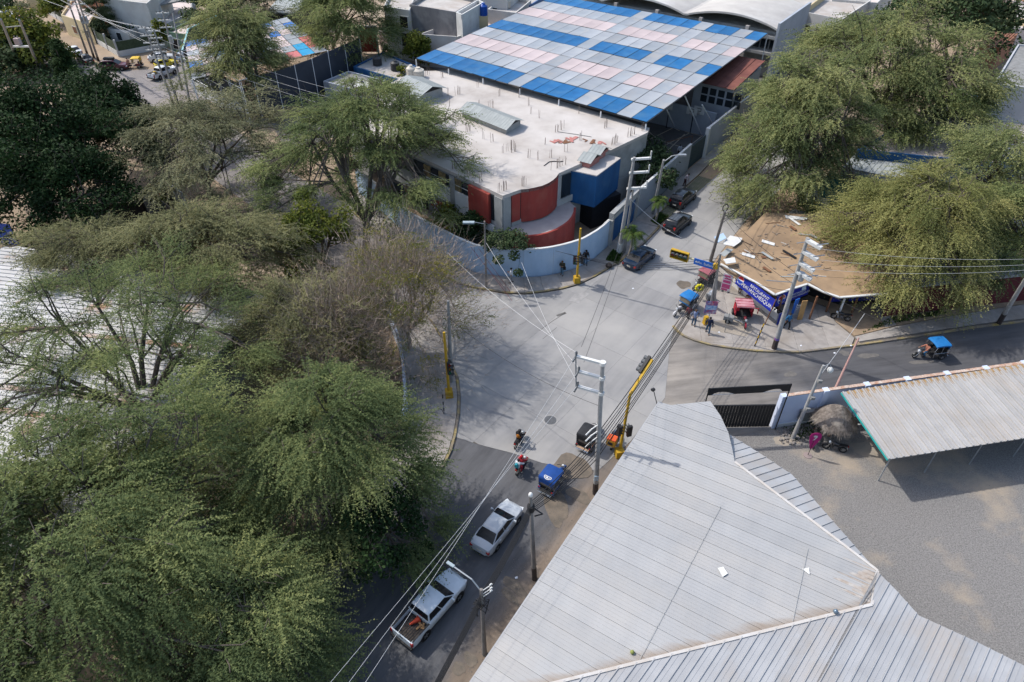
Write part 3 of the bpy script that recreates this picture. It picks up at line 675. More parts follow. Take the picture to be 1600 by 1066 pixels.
# left face: two storeys of window bands, white spandrels and a red panel
fac(O, e2, n2f, 'corner_column', .02, 1.15, 0, zr - .4, m_conwall, .10)
fac(O, e2, n2f, 'narrow_window', 1.18, 1.75, 4.2, 7.1, m_glass, .03)
fac(O, e2, n2f, 'red_panel', 1.8, 4.9, 3.7, zr - .42, m_red, .32, .36)
fac(O, e2, n2f, 'spandrel', .0 + 1.16, 7.2, 2.75, 3.66, m_cream, .16)
fac(O, e2, n2f, 'spandrel', 4.95, 12, 3.7, 5.6, m_cream, .14)
for i in range(7):
    s = 1.5 + i * 1.35
    w = fac(O, e2, n2f, 'window', s, s + 1.2, .9, 2.7, m_yglass if i % 3 == 1 else m_glass, .03)
    for z in (1.45, 2.1): MB().bar(O + e2 * s + n2f * .08 + Vector((0, 0, z)), O + e2 * (s + 1.2) + n2f * .08 + Vector((0, 0, z)), .04, .06).build('louvre', m_white, w)
for i in range(6):
    s = 5.1 + i * 1.25
    w = fac(O, e2, n2f, 'window', s, s + 1.1, 5.65, 7.0, m_yglass if i % 2 else m_glass, .03)
    MB().bar(O + e2 * s + n2f * .07 + Vector((0, 0, 6.3)), O + e2 * (s + 1.1) + n2f * .07 + Vector((0, 0, 6.3)), .04, .05).build('louvre', m_white, w)
fac(O, e2, n2f, 'column', 7.25, 8.0, 0, zr - .4, m_conwall, .18)
fac(O, e2, n2f, 'red_tile_band', 8.0, 11.5, 2.3, 3.2, m_red, .2)
for i in range(8): fac(O, e2, n2f, 'tile', 8.3 + i * .4, 8.5 + i * .4, 2.55 + .2 * (i % 2), 2.75 + .2 * (i % 2), m_white, .23)
for i in range(5):
    fac(O, e2, n2f, 'window', 12.4 + i * 2.2, 14.2 + i * 2.2, 5.2, 7.0, m_glass, .03)
    fac(O, e2, n2f, 'window', 12.4 + i * 2.2, 14.2 + i * 2.2, 1.2, 3.0, m_yglass if i % 2 else m_glass, .03)
# right face
fac(O, e1, n1f, 'corner_column', .02, 1.0, 0, zr - .4, m_conwall, .10)
w = fac(O, e1, n1f, 'window', 1.05, 1.9, 4.2, 7.0, m_glass, .03)
fac(O, e1, n1f, 'curtain', 1.1, 1.85, 5.9, 6.95, m_yglass, .05)
fac(O, e1, n1f, 'parapet', 1.05, 3.0, 3.62, 4.15, m_conwall, .2)
sA = (G(873, 271, zr) - C0).length
fac(O, e1, n1f, 'window', sA + .5, sA + 2.0, 4.4, 7.0, m_glass, .05)
fac(O, e1, n1f, 'parapet', sA - .2, sA + 2.5, 3.62, 4.35, m_conwall, .18)
fac(O, e1, n1f, 'column', sA - .1, sA + .45, 4.36, zr - .4, m_conwall, .14)
fac(O, e1, n1f, 'block_joint', 9.5, 25, 3.4, 3.46, m_grille, .012)
# deep-blue projecting room
zb = 7.15
bx = [G(889.5, 266, zb), G(932.5, 275.5, zb), G(970, 247.5, zb), G(930, 237, zb)]
MB().prism(bx, 3.35, zb - .06).build('blue_room', m_blue, school)
ic = sum((p for p in bx), Vector()) / 4
MB().prism([p + (ic - p).normalized() * .02 for p in bx], zb - .058, zb + .05).build('blue_room_roof', m_roofcon, school)
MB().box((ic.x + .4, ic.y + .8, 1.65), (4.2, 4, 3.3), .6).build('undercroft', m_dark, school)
# roof-top ventilators with tin roofs
m_tin3 = mat('pale_tin', (.33, .35, .345), (.28, .30, .295), 1.5, .8, spec=.2, vary=(.92, 1.04))
m_redtin = mat('faded_red_tin', (.42, .19, .17), (.34, .13, .11), 2, .8)
def gable(name, label, px, z, h, rise, m_w, m_r, ov=.25, parent=None):
    A, B, C, D = [G(u, v, z) for u, v in px]           # A-B and D-C are the eaves, A-D and B-C the gables
    c = (A + B + C + D) / 4
    t = thing(name, label, 'roof ventilator', (c.x, c.y, z)) if parent is None else parent
    mb = MB(); mb.prism([A, B, C, D], z, z + h); mb.build('wall', m_w, t)
    e = (B - A).normalized(); g = (D - A).normalized()
    for p, q in ((A, D), (B, C)):
        m_ = (p + q) / 2; zt_ = Vector((0, 0, h))
        MB().add([p + zt_, q + zt_, m_ + Vector((0, 0, h + rise))], [(0, 1, 2)]).build('gable', m_dark, t)
    r0, r1 = (A + D) / 2 - e * ov + Vector((0, 0, h + rise)), (B + C) / 2 + e * ov + Vector((0, 0, h + rise))
    for s, (p, q) in ((-1, (A, B)), (1, (D, C))):
        p = p - e * ov + g * ov * s + Vector((0, 0, h - rise * .15)); q = q + e * ov + g * ov * s + Vector((0, 0, h - rise * .15))
        rib_roof(t, [r0 + Vector((0, 0, .04)), r1 + Vector((0, 0, .04)), q + Vector((0, 0, .04)), p + Vector((0, 0, .04))], p - r0, .42, m_r, rib_h=.02, rib_w=.05)
    return t
gable('roof_ventilator', 'grey tin gable ventilator at the back left of the concrete roof', [(620, 148), (655, 163), (692, 150), (660, 134)], zr, 1.1, .75, m_conwall, m_tin3, .5)
gable('roof_ventilator', 'long low tin ventilator in the middle of the concrete roof', [(722, 182), (791, 210), (813, 197), (745, 171)], zr, .75, .55, m_conwall, m_tin3, .35)
gable('roof_ventilator', 'small reddish ventilator at the front of the blue room roof', [(906, 259), (921, 263), (936, 253), (922, 249)], zb + .05, .7, .55, m_redtin, m_tin3, .25)
gable('roof_ventilator', 'small reddish ventilator behind the front one on the blue room', [(921, 247), (935, 251), (950, 241), (937, 237)], zb + .05, .7, .55, m_redtin, m_tin3, .25)
# reinforcement bars left standing on the roof
rb = random.Random(5)
for u, v, n, w in [(714, 148, 6, 1.0), (767, 170, 5, .9), (732, 206, 7, 1.1), (756, 217, 2, .3), (769, 222, 3, .4), (747, 137, 2, .3), (794, 236, 9, 1.8), (803, 238, 7, .9), (875, 204, 9, 1.7), (907, 220, 3, .4), (884, 237, 3, .4),
                   (860, 247, 3, .4), (840, 250, 3, .5), (826, 247, 3, .4), (872, 262, 12, 2.4), (785, 299, 11, 1.4), (751, 285, 4, .5), (732, 274, 4, .5), (714, 262, 8, 1.3), (818, 290, 6, .8), (692, 247, 3, .4), (700, 150, 3, .3), (748, 165, 2, .3),
                   (780, 150, 3, .4), (830, 178, 2, .3), (843, 185, 2, .3), (962, 224, 10, 1.8), (985, 213, 10, 1.6), (1004, 204, 5, .8), (812, 152, 3, .4), (826, 165, 3, .3), (946, 200, 5, .5), (690, 122, 4, .6), (668, 118, 5, .9), (660, 140, 2, .3), (905, 178, 3, .4), (697, 190, 4, .5), (850, 226, 2, .3)]:
    p = G(u, v, zr); mb = MB()
    for i in range(n):
        q = p + e1 * rb.uniform(-w, w) * .5 + e2 * rb.uniform(-.12, .12); h = rb.uniform(.75, 1.25)
        mb.tube([q - Vector((0, 0, .02)), q + Vector((rb.uniform(-.06, .06), rb.uniform(-.06, .06), h))], .019, 4, cap=False)
    mb.build('rebar', mat('rebar_steel', (.17, .13, .115), (.24, .2, .18), 5, .8), school)
for k, (u, v) in enumerate([(872, 221), (884, 222), (893, 219), (921, 221), (935, 222)]):
    p = G(u, v, zr); mb = MB()
    for i in range(4): mb.box((p.x + rb.uniform(-.7, .7), p.y + rb.uniform(-.4, .4), zr + .03 + .012 * i), (rb.uniform(.5, 1.4), rb.uniform(.1, .5), .03), rb.random() * 3)
    mb.build('debris', m_redtin if k % 2 == 0 else m_rust, None, kind='stuff')
strip_pts = [(872, 206), (900, 210), (924, 214)]
MB().tube([G(u, v, zr + .04) for u, v in strip_pts], .04, 4).build('pipe', m_grille, school)
MB().tube([G(u, v, zr + .05) for u, v in [(850, 259), (858, 253), (866, 252), (874, 253), (880, 252)]], .05, 4).build('hose', m_black, school)
# ---------------------------------------------------------------- curved street wall of the school
cw = [(560, 300), (612, 345), (640, 372), (690, 400), (716, 414), (743, 426), (761, 429.3), (775, 431), (789, 432.3), (804, 433.2), (818, 433.5), (831, 433), (844, 432), (854, 430.7), (863.5, 429), (877, 426), (891, 422), (900, 419), (909, 415.5), (920, 409), (930, 402.5), (940, 394.5), (949, 385.5)]
CW = 3.35
cwall = thing('curved_wall', 'pale blue curved wall around the school corner with white top edge', 'wall', G(818, 433))
P = [G(u, v, .0) for u, v in cw]; inn = []; n = len(P)
for i in range(n):
    d = P[min(i + 1, n - 1)] - P[max(i - 1, 0)]; d.normalize(); inn.append(P[i] + Vector((-d.y, d.x, 0)) * .2)
MB().prism(P + inn[::-1], 0, CW).build('wall_face', m_bluewall, cwall)
oc = [P[i] + (P[i] - inn[i]) * .12 for i in range(n)]; ic2 = [inn[i] + (inn[i] - P[i]) * .12 for i in range(n)]
MB().prism(oc + ic2[::-1], CW + .002, CW + .09).build('coping', m_white, cwall)
for i in (3, 5, 10, 14): MB().bar(P[i] + (P[i] - inn[i]) * .03, P[i] + (P[i] - inn[i]) * .03 + Vector((0, 0, CW - .02)), .025, .02).build('joint', m_greywall, cwall)
# blue gate under a concrete lintel, then the grey wall up the north street
gp0, gp1 = G(951, 384), G(990, 344.5)
sg = thing('school_gate', 'dark blue school gate under a bare concrete lintel beside the palm', 'gate', gp0)
d = (gp1 - gp0).normalized(); nq = Vector((-d.y, d.x, 0)); L_ = (gp1 - gp0).length
MB().prism([gp0 + nq * .3, gp1 + nq * .3, gp1 - nq * .25, gp0 - nq * .25], 3.3, 4.05).build('lintel', m_conwall, sg)
for i in range(8):
    a, b = gp0 + d * (L_ * i / 8 + .03), gp0 + d * (L_ * (i + 1) / 8)
    MB().prism([a + nq * .06, b + nq * .06, b - nq * .04, a - nq * .04], .15, 3.28).build('panel', m_blue, sg)
for p in (gp0, gp1): MB().box((p.x, p.y, 1.65), (.5, .5, 3.29), math.atan2(d.y, d.x)).build('pillar', m_conwall, sg)
NW = 3.7
nwl = thing('street_wall', 'tall pale grey wall of the school yard along the north street', 'wall', gp1)
a, b = G(993, 342), G(1074, 267); d = (b - a).normalized(); nq = Vector((-d.y, d.x, 0)); a = a + d * .3
MB().prism([a, b, b + nq * .22, a + nq * .22], 0, NW).build('wall_face', m_greywall, nwl)
MB().prism([a - nq * .03, b - nq * .03, b + nq * .25, a + nq * .25], NW + .002, NW + .08).build('coping', m_white, nwl)
b2 = G(1098, 247); gt = thing('sliding_gate', 'dark teal slatted sliding gate between two grey school walls', 'gate', b)
dd = (b2 - b).normalized(); nq = Vector((-dd.y, dd.x, 0)); m_dteal = mat('dark_teal_slat', (.035, .07, .085), (.03, .055, .07), 3, .55)
for i in range(9): MB().prism([b + dd * .15 + nq * .12, b2 - dd * .1 + nq * .12, b2 - dd * .1 + nq * .06, b + dd * .15 + nq * .06], .15 + i * .36, .15 + i * .36 + .32).build('slat', m_dteal, gt)
MB().bar(b + dd * .15 + nq * .16, b + dd * .15 + nq * .16 + Vector((0, 0, 3.5)), .1, .1).bar(b2 - dd * .1 + nq * .16, b2 - dd * .1 + nq * .16 + Vector((0, 0, 3.5)), .1, .1).build('gate_frame', m_dteal, gt)
nw2 = thing('street_wall', 'pale grey school wall beyond the teal sliding gate, partly under the big tree', 'wall', b2)
a, b = b2 + dd * .1, G(1180, 178); d = (b - a).normalized(); nq = Vector((-d.y, d.x, 0))
MB().prism([a, b, b + nq * .22, a + nq * .22], 0, 4.1).build('wall_face', m_greywall, nw2)
MB().box((a.x, a.y, 2.12), (.5, .5, 4.24), math.atan2(d.y, d.x)).build('pillar', m_cream, nw2)
MB().prism([a + d * .3 - nq * .03, b - nq * .03, b + nq * .25, a + d * .3 + nq * .25], 4.102, 4.18).build('coping', m_white, nw2)
# ---------------------------------------------------------------- sports canopy of coloured tarpaulins
zs = 8.6
tarp = {'B': mat('blue_tarpaulin', (.006, .115, .295), (.005, .088, .235), .7, .65, vary=(.85, 1.1), col3=(.03, .13, .27), scale3=.4), 'G': mat('grey_tarpaulin', (.275, .30, .33), (.235, .26, .29), .5, .75, vary=(.86, 1.08), col3=(.30, .30, .30), scale3=.35), 'g': mat('pale_grey_tarpaulin', (.325, .345, .37), (.28, .30, .33), .5, .75, vary=(.9, 1.08)),
        'P': mat('pink_tarpaulin', (.46, .385, .385), (.40, .335, .335), .5, .75, vary=(.88, 1.06), col3=(.44, .37, .37), scale3=.35), 'C': mat('cyan_tarpaulin', (.01, .27, .50), (.01, .22, .42), .5, .6), 'R': mat('coral_tarpaulin', (.48, .15, .15), (.40, .12, .12), .5, .7), 'b': mat('mid_blue_tarpaulin', (.02, .13, .42), (.02, .11, .36), .5, .6)}
def tarps(t, q, rows, zlist, sag=.10, gap=.075):
    nr, nc = len(rows), len(rows[0])
    for i in range(nr):
        for j in range(nc):
            g = gap
            s0, s1, t0, t1 = j / nc, (j + 1) / nc, i / nr, (i + 1) / nr
            def W(s, r): return q[0].lerp(q[1], s).lerp(q[3].lerp(q[2], s), r)
            A, B, C, D = W(s0, t0), W(s1, t0), W(s1, t1), W(s0, t1); c = (A + B + C + D) / 4
            A, B, C, D = [p + (c - p).normalized() * g * random.uniform(.8, 1.6) + Vector((0, 0, random.uniform(-.03, .03))) for p in (A, B, C, D)]
            n = 4; vs = []
            for y in range(n + 1):
                for x in range(n + 1):
                    p = A.lerp(B, x / n).lerp(D.lerp(C, x / n), y / n)
                    dz = -sag * (1 - (2 * x / n - 1) ** 2) * (1 - (2 * y / n - 1) ** 2)
                    vs.append(p + Vector((0, 0, dz)))
            k = len(vs); fs = [(y * (n + 1) + x, y * (n + 1) + x + 1, (y + 1) * (n + 1) + x + 1, (y + 1) * (n + 1) + x) for y in range(n) for x in range(n)]
            mb = MB(); mb.add(vs + [v_ - Vector((0, 0, .012)) for v_ in vs], fs + [tuple(a_ + k for a_ in f[::-1]) for f in fs])
            mb.build('tarpaulin', tarp[rows[i][j]], t, smooth=60)
pat = 'CCCCCCCCGCCCCGCCGC'
def row(ch): return ''.join((ch if x == 'C' else 'G') if ch != 'G' else random.choice('GGg') for x in pat)
SQ = [G(650, 91, zs), G(1010, 191, zs), G(1200, 52, zs), G(868, -7, zs)]
spc = thing('sports_canopy', 'huge shade canopy of blue, grey and pink tarpaulins over the school court', 'canopy', (SQ[1].x, SQ[1].y, 0))
tarps(spc, SQ, [row(c) for c in 'BGPGBGPGB'], zs)
cb = MB(); nr, nc = 9, 18
for j in range(nc + 1): cb.bar(SQ[0].lerp(SQ[1], j / nc) - Vector((0, 0, .06)), SQ[3].lerp(SQ[2], j / nc) - Vector((0, 0, .06)), .20, .05)
for i in range(nr + 1): cb.bar(SQ[0].lerp(SQ[3], i / nr) - Vector((0, 0, .12)), SQ[1].lerp(SQ[2], i / nr) - Vector((0, 0, .12)), .18, .05)
cb.build('cable_grid', m_black, spc)
for s in np.linspace(0, 1, 7):
    for e in ((0, 1), (3, 2)):
        p = SQ[e[0]].lerp(SQ[e[1]], s); MB().tube([(p.x, p.y, 0), (p.x, p.y, zs - .2)], .09, 8).build('post', m_wsteel, spc)
for u0, v0, z0, u1, v1, z1 in [(1070, 150, 7.8, 1096, 210, .2), (1097, 164, 6.2, 1120, 205, .2), (1042, 172, 7.5, 1054, 198, .2)]:
    MB().tube([G(u0, v0, z0), G(u1, v1, z1)], .09, 6).build('stay', m_wsteel, spc)
# court end wall, hall and basketball hoops
hw = thing('court_hall', 'grey hall with square windows and reddish roof at the end of the court', 'hall', G(1100, 215))
hA, hB, hC = G(1010, 190), G(1112, 216), G(1150, 172)
d = (hB - hA).normalized(); nq = Vector((-d.y, d.x, 0))
MB().prism([hA, hB, hB + nq * .3, hA + nq * .3], 0, 3.6).build('end_wall', m_greywall, hw)
h0 = hA.lerp(hB, .52) + nq * 3; h1 = hB + nq * 3 + d * .8; dep = nq * 11
MB().prism([h0, h1, h1 + dep, h0 + dep], 0, 6.4).build('wall', m_greywall, hw)
for i in range(5):
    for j in range(2):
        p = h0 + d * (1.2 + i * 1.25) - nq * .03
        MB().prism([p, p + d * .95, p + d * .95 + nq * .2, p + nq * .2], 3.7 + j * 1.15, 4.65 + j * 1.15).build('window', m_glass, hw)
rr = [h0 - nq * .6 - d * .3 + Vector((0, 0, 6.45)), h1 - nq * .6 + d * .3 + Vector((0, 0, 6.45)), h1 + dep + d * .3 + Vector((0, 0, 7.4)), h0 + dep - d * .3 + Vector((0, 0, 7.4))]
rib_roof(hw, rr, rr[3] - rr[0], 1.4, mat('dark_red_roof', (.13, .045, .035), (.20, .075, .055), .7, .8), rib_h=.08, rib_w=.12)
for u, v, lab in [(1078, 209, 'left of the two basketball hoops against the grey end wall'), (1089, 208, 'right one of the basketball hoop pair by the end wall'), (1041, 200, 'basketball hoop half under the edge of the tarpaulin canopy')]:
    p = G(u, v); bh_ = thing('basketball_hoop', lab, 'basketball hoop', p, heading(hA, hB), 'basketball hoops on the school court')
    MB().tube([(0, 0, 0), (0, 0, 3.2), (0, -.7, 3.5)], .07, 6).build('pole', m_black, bh_, world=False)
    MB().box((0, -.75, 3.6), (1.6, .06, 1.05)).build('backboard', m_white, bh_, world=False)
    MB().box((0, -.79, 3.5), (.6, .02, .06)).box((0, -.79, 3.9), (.6, .02, .06)).box((-.27, -.79, 3.7), (.06, .02, .34)).box((.27, -.79, 3.7), (.06, .02, .34)).build('target', m_black, bh_, world=False)
    MB().tube([(.23 * math.cos(a_), -1.05 + .23 * math.sin(a_), 3.3) for a_ in np.linspace(0, 6.28, 13)], .02, 4).build('rim', m_rust, bh_, world=False)
gl_ = thing('goal_frame', 'rusty red goal post frame beside the court near the white wall', 'goal frame', G(1060, 240))
MB().tube([G(1038, 246), G(1038, 246) + Vector((0, 0, 2.2)), G(1078, 236) + Vector((0, 0, 2.2)), G(1078, 236)], .05, 6).build('frame', m_rust, gl_)
# ---------------------------------------------------------------- second tarpaulin canopy, upper left
zk = 6.4
K = [G(300, 124, zk), G(512, 79, zk), G(448, 27, zk), G(288, 66, zk)]
spk = thing('shade_canopy', 'smaller pink, grey and blue tarpaulin canopy behind the dark screen, upper left', 'canopy', (K[0].x, K[0].y, 0))
tarps(spk, K, ['GPbPGPGRCG'[::1], 'PGGbPGPGCR', 'bPGGPbGPGR', 'PGbPPGGPGG', 'GPPGbPPbPG', 'PGPPGPGPGb', 'bbPGPPGbGG'], zk, .1)
cb = MB()
for j in range(11): cb.bar(K[0].lerp(K[1], j / 10) - Vector((0, 0, .10)), K[3].lerp(K[2], j / 10) - Vector((0, 0, .10)), .06, .06)
for i in range(8): cb.bar(K[0].lerp(K[3], i / 7) - Vector((0, 0, .18)), K[1].lerp(K[2], i / 7) - Vector((0, 0, .18)), .07, .07)
cb.build('cable_grid', m_black, spk)
for p in K: MB().tube([(p.x, p.y, 0), (p.x, p.y, zk)], .09, 8).build('post', m_wsteel, spk)
m_screen = mat('dark_shade_net', (.045, .052, .068), (.035, .042, .055), .5, .85)
def screen(name, label, cat, top, z, m, t=.08, posts=None, zbot=0):
    P = [G(u, v, z) for u, v in top]; th = thing(name, label, cat, (P[0].x, P[0].y, 0))
    for a, b in zip(P[:-1], P[1:]):
        d = (b - a); d.z = 0; d.normalize(); q = Vector((-d.y, d.x, 0)) * t
        MB().prism([a + d * .02, b - d * .02, b + q - d * .02, a + q + d * .02], zbot, z).build('panel', m, th)
    return th, P
sc1, P = screen('shade_screen', 'tall dark grey shade net wall along the edge of the school yard', 'screen', [(395, 121), (430, 112), (460, 102), (487, 92), (512, 81), (538, 70), (561, 60)], 6.3, m_screen)
for p in P[::1]: MB().tube([(p.x, p.y, 0), (p.x, p.y, 6.35)], .06, 6).build('post', m_wsteel, sc1)
sc2, P = screen('shade_screen', 'dark grey screen with a light teal edge behind the round tree, far left', 'screen', [(285, 79), (294, 46), (312, 35), (345, 22)], 6.6, m_screen)
MB().bar(P[0] + Vector((0, 0, .05)), P[1] + Vector((0, 0, .05)), .25, .12).bar(P[1] + Vector((0, 0, .05)), P[3] + Vector((0, 0, .05)), .25, .12).build('edge_trim', mat('teal_edge', (.22, .42, .45), rough=.6), sc2)
tf = thing('steel_frame', 'white steel truss frame with dark netting above a low wall, upper left', 'steel frame', G(300, 160))
t0, t1 = G(284, 79, 6.6), G(374, 125, 6.6); t0.z = t1.z = 0
d = (t1 - t0).normalized(); Lt = (t1 - t0).length; q = Vector((-d.y, d.x, 0))
MB().prism([t0, t1, t1 + q * .2, t0 + q * .2], 0, 2.0).build('low_wall', m_white, tf)
MB().prism([t0 + q * .3, t1 + q * .3, t1 + q * .36, t0 + q * .36], 2.0, 5.6).build('net', m_screen, tf)
ns = 5
for i in range(ns + 1):
    p = t0 + d * Lt * i / ns - q * .1
    tr = MB(); tr.tube([p, p + Vector((0, 0, 6.5))], .05, 4).tube([p + d * .55, p + d * .55 + Vector((0, 0, 6.5))], .05, 4)
    for z in np.arange(.6, 6.5, .85): tr.tube([p + Vector((0, 0, z)), p + d * .55 + Vector((0, 0, z))], .035, 4)
    tr.build('truss_post', m_wsteel, tf)
for z in (2.6, 4.0, 5.4, 6.5): MB().tube([t0 - q * .1 + Vector((0, 0, z)), t1 - q * .1 + Vector((0, 0, z))], .05, 4).build('rail', m_wsteel, tf)
MB().tube([t0 - q * .1 + Vector((0, 0, 6.5)), t0 + q * 1.2 + Vector((0, 0, 6.5)), t1 + q * 1.2 + Vector((0, 0, 6.5)), t1 - q * .1 + Vector((0, 0, 6.5))], .05, 4).build('rail', m_wsteel, tf)
# ---------------------------------------------------------------- wave-roofed hall behind the canopy
zw = 9.0
w0, w1 = G(900, -16, zw), G(1221, 38, zw); w2 = G(1262, 18, zw)
d = (w1 - w0); d.z = 0; Lw = d.length; d.normalize(); g = Vector((-d.y, d.x, 0)); dpt = 16
wave = thing('wave_roof_hall', 'long concrete school block with a wavy pale roof behind the tarpaulin canopy', 'building', (w1.x, w1.y, 0))
w0.z = w1.z = 0
def wp_(s, o, z): return w0 + d * s + g * o + Vector((0, 0, z))
MB().prism([wp_(0, 1.2, 0), wp_(Lw - .4, 1.2, 0), wp_(Lw - .4, dpt, 0), wp_(0, dpt, 0)], 0, zw - 1.6).build('wall', m_conwall, wave)
span = Lw / 2.35; mb = MB(); n = 60; up = []; dn_ = []
for i in range(n + 1):
    s = Lw * i / n; ph = ((Lw - s) / span) % 1.0; zz = zw - .9 + 1.5 * math.sin(ph * math.pi) ** .8
    up.append((s, zz))
for i in range(n):
    a, b = up[i], up[i + 1]
    mb.add([wp_(a[0], -.4, a[1]), wp_(b[0], -.4, b[1]), wp_(b[0], dpt, b[1]), wp_(a[0], dpt, a[1]), wp_(a[0], -.4, a[1] - .3), wp_(b[0], -.4, b[1] - .3), wp_(b[0], dpt, b[1] - .3), wp_(a[0], dpt, a[1] - .3)], [(0, 1, 2, 3), (7, 6, 5, 4), (0, 4, 5, 1), (3, 2, 6, 7)])
mb.build('roof', mat('wave_roof', (.46, .44, .41), (.38, .36, .34), .3, .9, col3=(.56, .55, .53), scale3=.08), wave)
for z in (zw - 2.0, zw - 4.6): MB().prism([wp_(-1, -.3, 0), wp_(Lw - .4, -.3, 0), wp_(Lw - .4, 1.19, 0), wp_(-1, 1.19, 0)], z - .45, z).build('floor_slab', m_conwall, wave)
k = 0; s = .2
while s < Lw - .5:
    MB().prism([wp_(s, -.5, 0), wp_(s + .6, -.5, 0), wp_(s + .6, .1, 0), wp_(s, .1, 0)], 0, zw - .95).build('column', m_roofcon, wave)
    for j in range(5):
        x = s + 1.1 + j * 1.55
        if x + 1.3 < Lw: MB().prism([wp_(x, 1.05, 0), wp_(x + 1.3, 1.05, 0), wp_(x + 1.3, 1.19, 0), wp_(x, 1.19, 0)], zw - 4.4, zw - 3.0).build('window', m_glass, wave)
    s += span / 2
MB().prism([wp_(Lw - .38, -.5, 0), wp_(Lw, -.5, 0), wp_(Lw, dpt, 0), wp_(Lw - .38, dpt, 0)], 0, zw + .2).build('end_wall', m_greywall, wave)
# ================================================================ SMALLER BUILDINGS
# ---- rusty sheet roof under the left trees
zl = 5.2
lroof = thing('rusty_roof_building', 'long low building with rust-streaked white sheet roof under the left trees', 'building', G(150, 620))
m_rusty = mat('rust_streaked_sheet', (.43, .43, .43), (.36, .355, .35), .5, .6, col3=(.30, .17, .10), scale3=.5, metal=.1, lo3=.57, hi3=.72, vary=(.88, 1.05))
m_rusty2 = mat('rusted_sheet', (.27, .135, .075), (.50, .47, .45), .6, .75)
pl = plane3(G(0, 390, 5.6), G(418, 465, 4.9), G(262, 640, 4.9))
cl = lambda u, v: GP(u, v, pl)
LP_ = [cl(-140, 400), cl(30, 385), cl(200, 415), cl(418, 465), cl(340, 552), cl(262, 640), cl(150, 770), cl(40, 900), cl(-200, 860)]
ss = rib_roof(lroof, LP_, cl(300, 640) - cl(100, 616), .55, m_rusty, rib_h=.07, rib_w=.11)
rr_ = random.Random(3)
for s in ss:
    if rr_.random() < .12: s.data.materials[0] = m_rusty2
a, b, c = LP_[3], LP_[5], LP_[7]
for p, q in ((a, b), (b, c), (LP_[2], a)):
    p = p.copy(); q = q.copy(); d = (q - p); d.z = 0; d.normalize(); n_ = Vector((-d.y, d.x, 0)) * .25
    MB().prism([p - n_, q - n_, q - n_ * 2, p - n_ * 2], 0, min(p.z, q.z) - .12).build('wall', m_conwall, lroof)
    MB().bar(p - Vector((0, 0, .08)), q - Vector((0, 0, .08)), .06, .16).build('gutter', m_grille, lroof)
# ---- grey panel wall among the trees on the left
pw = thing('panel_wall', 'grey panel wall with black uprights between the dark trees, left', 'wall', G(240, 330))
a, b = G(222, 315, 3.2), G(254, 275, 3.2); a.z = b.z = 0; d = (b - a).normalized(); q = Vector((-d.y, d.x, 0))
e = a - Vector((7, .6, 0)); e2_ = b + Vector((3.5, -3.2, 0))
for i in range(2):
    p, r = a.lerp(b, i / 2) + d * .1, a.lerp(b, (i + 1) / 2) - d * .1
    MB().prism([p, r, r + q * .15, p + q * .15], 0, 3.2).build('panel', m_grille, pw)
for p in (a, a.lerp(b, .5), b): MB().box((p.x, p.y, 1.62), (.22, .22, 3.24)).build('post', m_black, pw)
MB().prism([e, a - d * .2, a - d * .2 + Vector((0, .15, 0)), e + Vector((0, .15, 0))], 0, 3.1).build('panel', m_dark, pw)
MB().prism([b + d * .2, e2_, e2_ + q * .15, b + d * .2 + q * .15], 0, 2.6).build('panel', m_cream, pw)
bw = thing('blue_hoarding', 'bright blue board at the far left edge under the dark tree', 'board', G(5, 375))
a, b = G(-30, 345, 2.6), G(14, 352, 2.6); MB().prism([(a.x, a.y), (b.x, b.y), (b.x, b.y + .15), (a.x, a.y + .15)], 0, 2.6).build('panel', mat('royal_blue', (.01, .06, .36), rough=.5), bw)
# ---- low fence of the left pavement
fw = thing('low_wall', 'narrow pale blue wall along the left pavement beneath the bare tree', 'wall', G(634, 610))
fp = [G(u, v) for u, v in [(596, 486), (612, 518), (624, 548), (631, 590), (634, 642), (630, 672)]]
for a, b in zip(fp[:-1], fp[1:]):
    d = (b - a).normalized(); q = Vector((-d.y, d.x, 0))
    MB().prism([a + d * .03, b - d * .03, b - d * .03 + q * .2, a + d * .03 + q * .2], 0, 1.9).build('panel', m_ywall, fw)
# ---- corner shop: sand-covered roof on posts, banners, counter
zs_ = 3.0
shp = thing('corner_shop', 'ramshackle corner shop with sand-coloured flat roof covered in scraps', 'shop', G(1230, 470))
roof_s = [(1126, 413), (1150, 425), (1180, 441), (1211, 461), (1236, 452), (1262, 444), (1288, 457), (1312, 465), (1400, 458), (1440, 420), (1440, 345), (1300, 330), (1262, 335), (1196, 332), (1176, 352), (1158, 370), (1146, 386)]
RS = [G(u, v, zs_) for u, v in roof_s]
m_sroof = mat('sand_covered_roof', (.31, .215, .13), (.25, .175, .11), .9, 1, col3=(.20, .14, .09), scale3=.22, bump=.5, bscale=8)
cr = thing
n_ = 18
MB().prism(RS, zs_ - .16, zs_).build('roof', m_sroof, shp)
em = MB()
for i in range(0, 8): em.bar(RS[i] + Vector((0, 0, .02)), RS[i + 1] + Vector((0, 0, .02)), .22, .10)
em.build('roof_edge', m_white, shp)
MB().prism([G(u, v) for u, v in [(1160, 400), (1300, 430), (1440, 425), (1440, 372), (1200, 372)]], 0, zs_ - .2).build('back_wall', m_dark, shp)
rs = random.Random(9)
k = 0
for i in range(36):
    u = rs.uniform(1160, 1300); v = rs.uniform(345, 440)
    if v < 340 + (1215 - u) * .7 or v > 425 + abs(u - 1262) * .0 + (10 if u > 1190 else -25): continue
    p = G(u, v, zs_); L = rs.uniform(.4, 2.2); w = rs.choice([.05, .06, .3, .12])
    MB().box((p.x, p.y, zs_ + .02 + .005 * i), (L, w, .035), rs.uniform(-1.2, .3)).build('plank', [m_white, m_grille, m_rust, m_dark, m_tin3][i % 5], shp, kind=None)
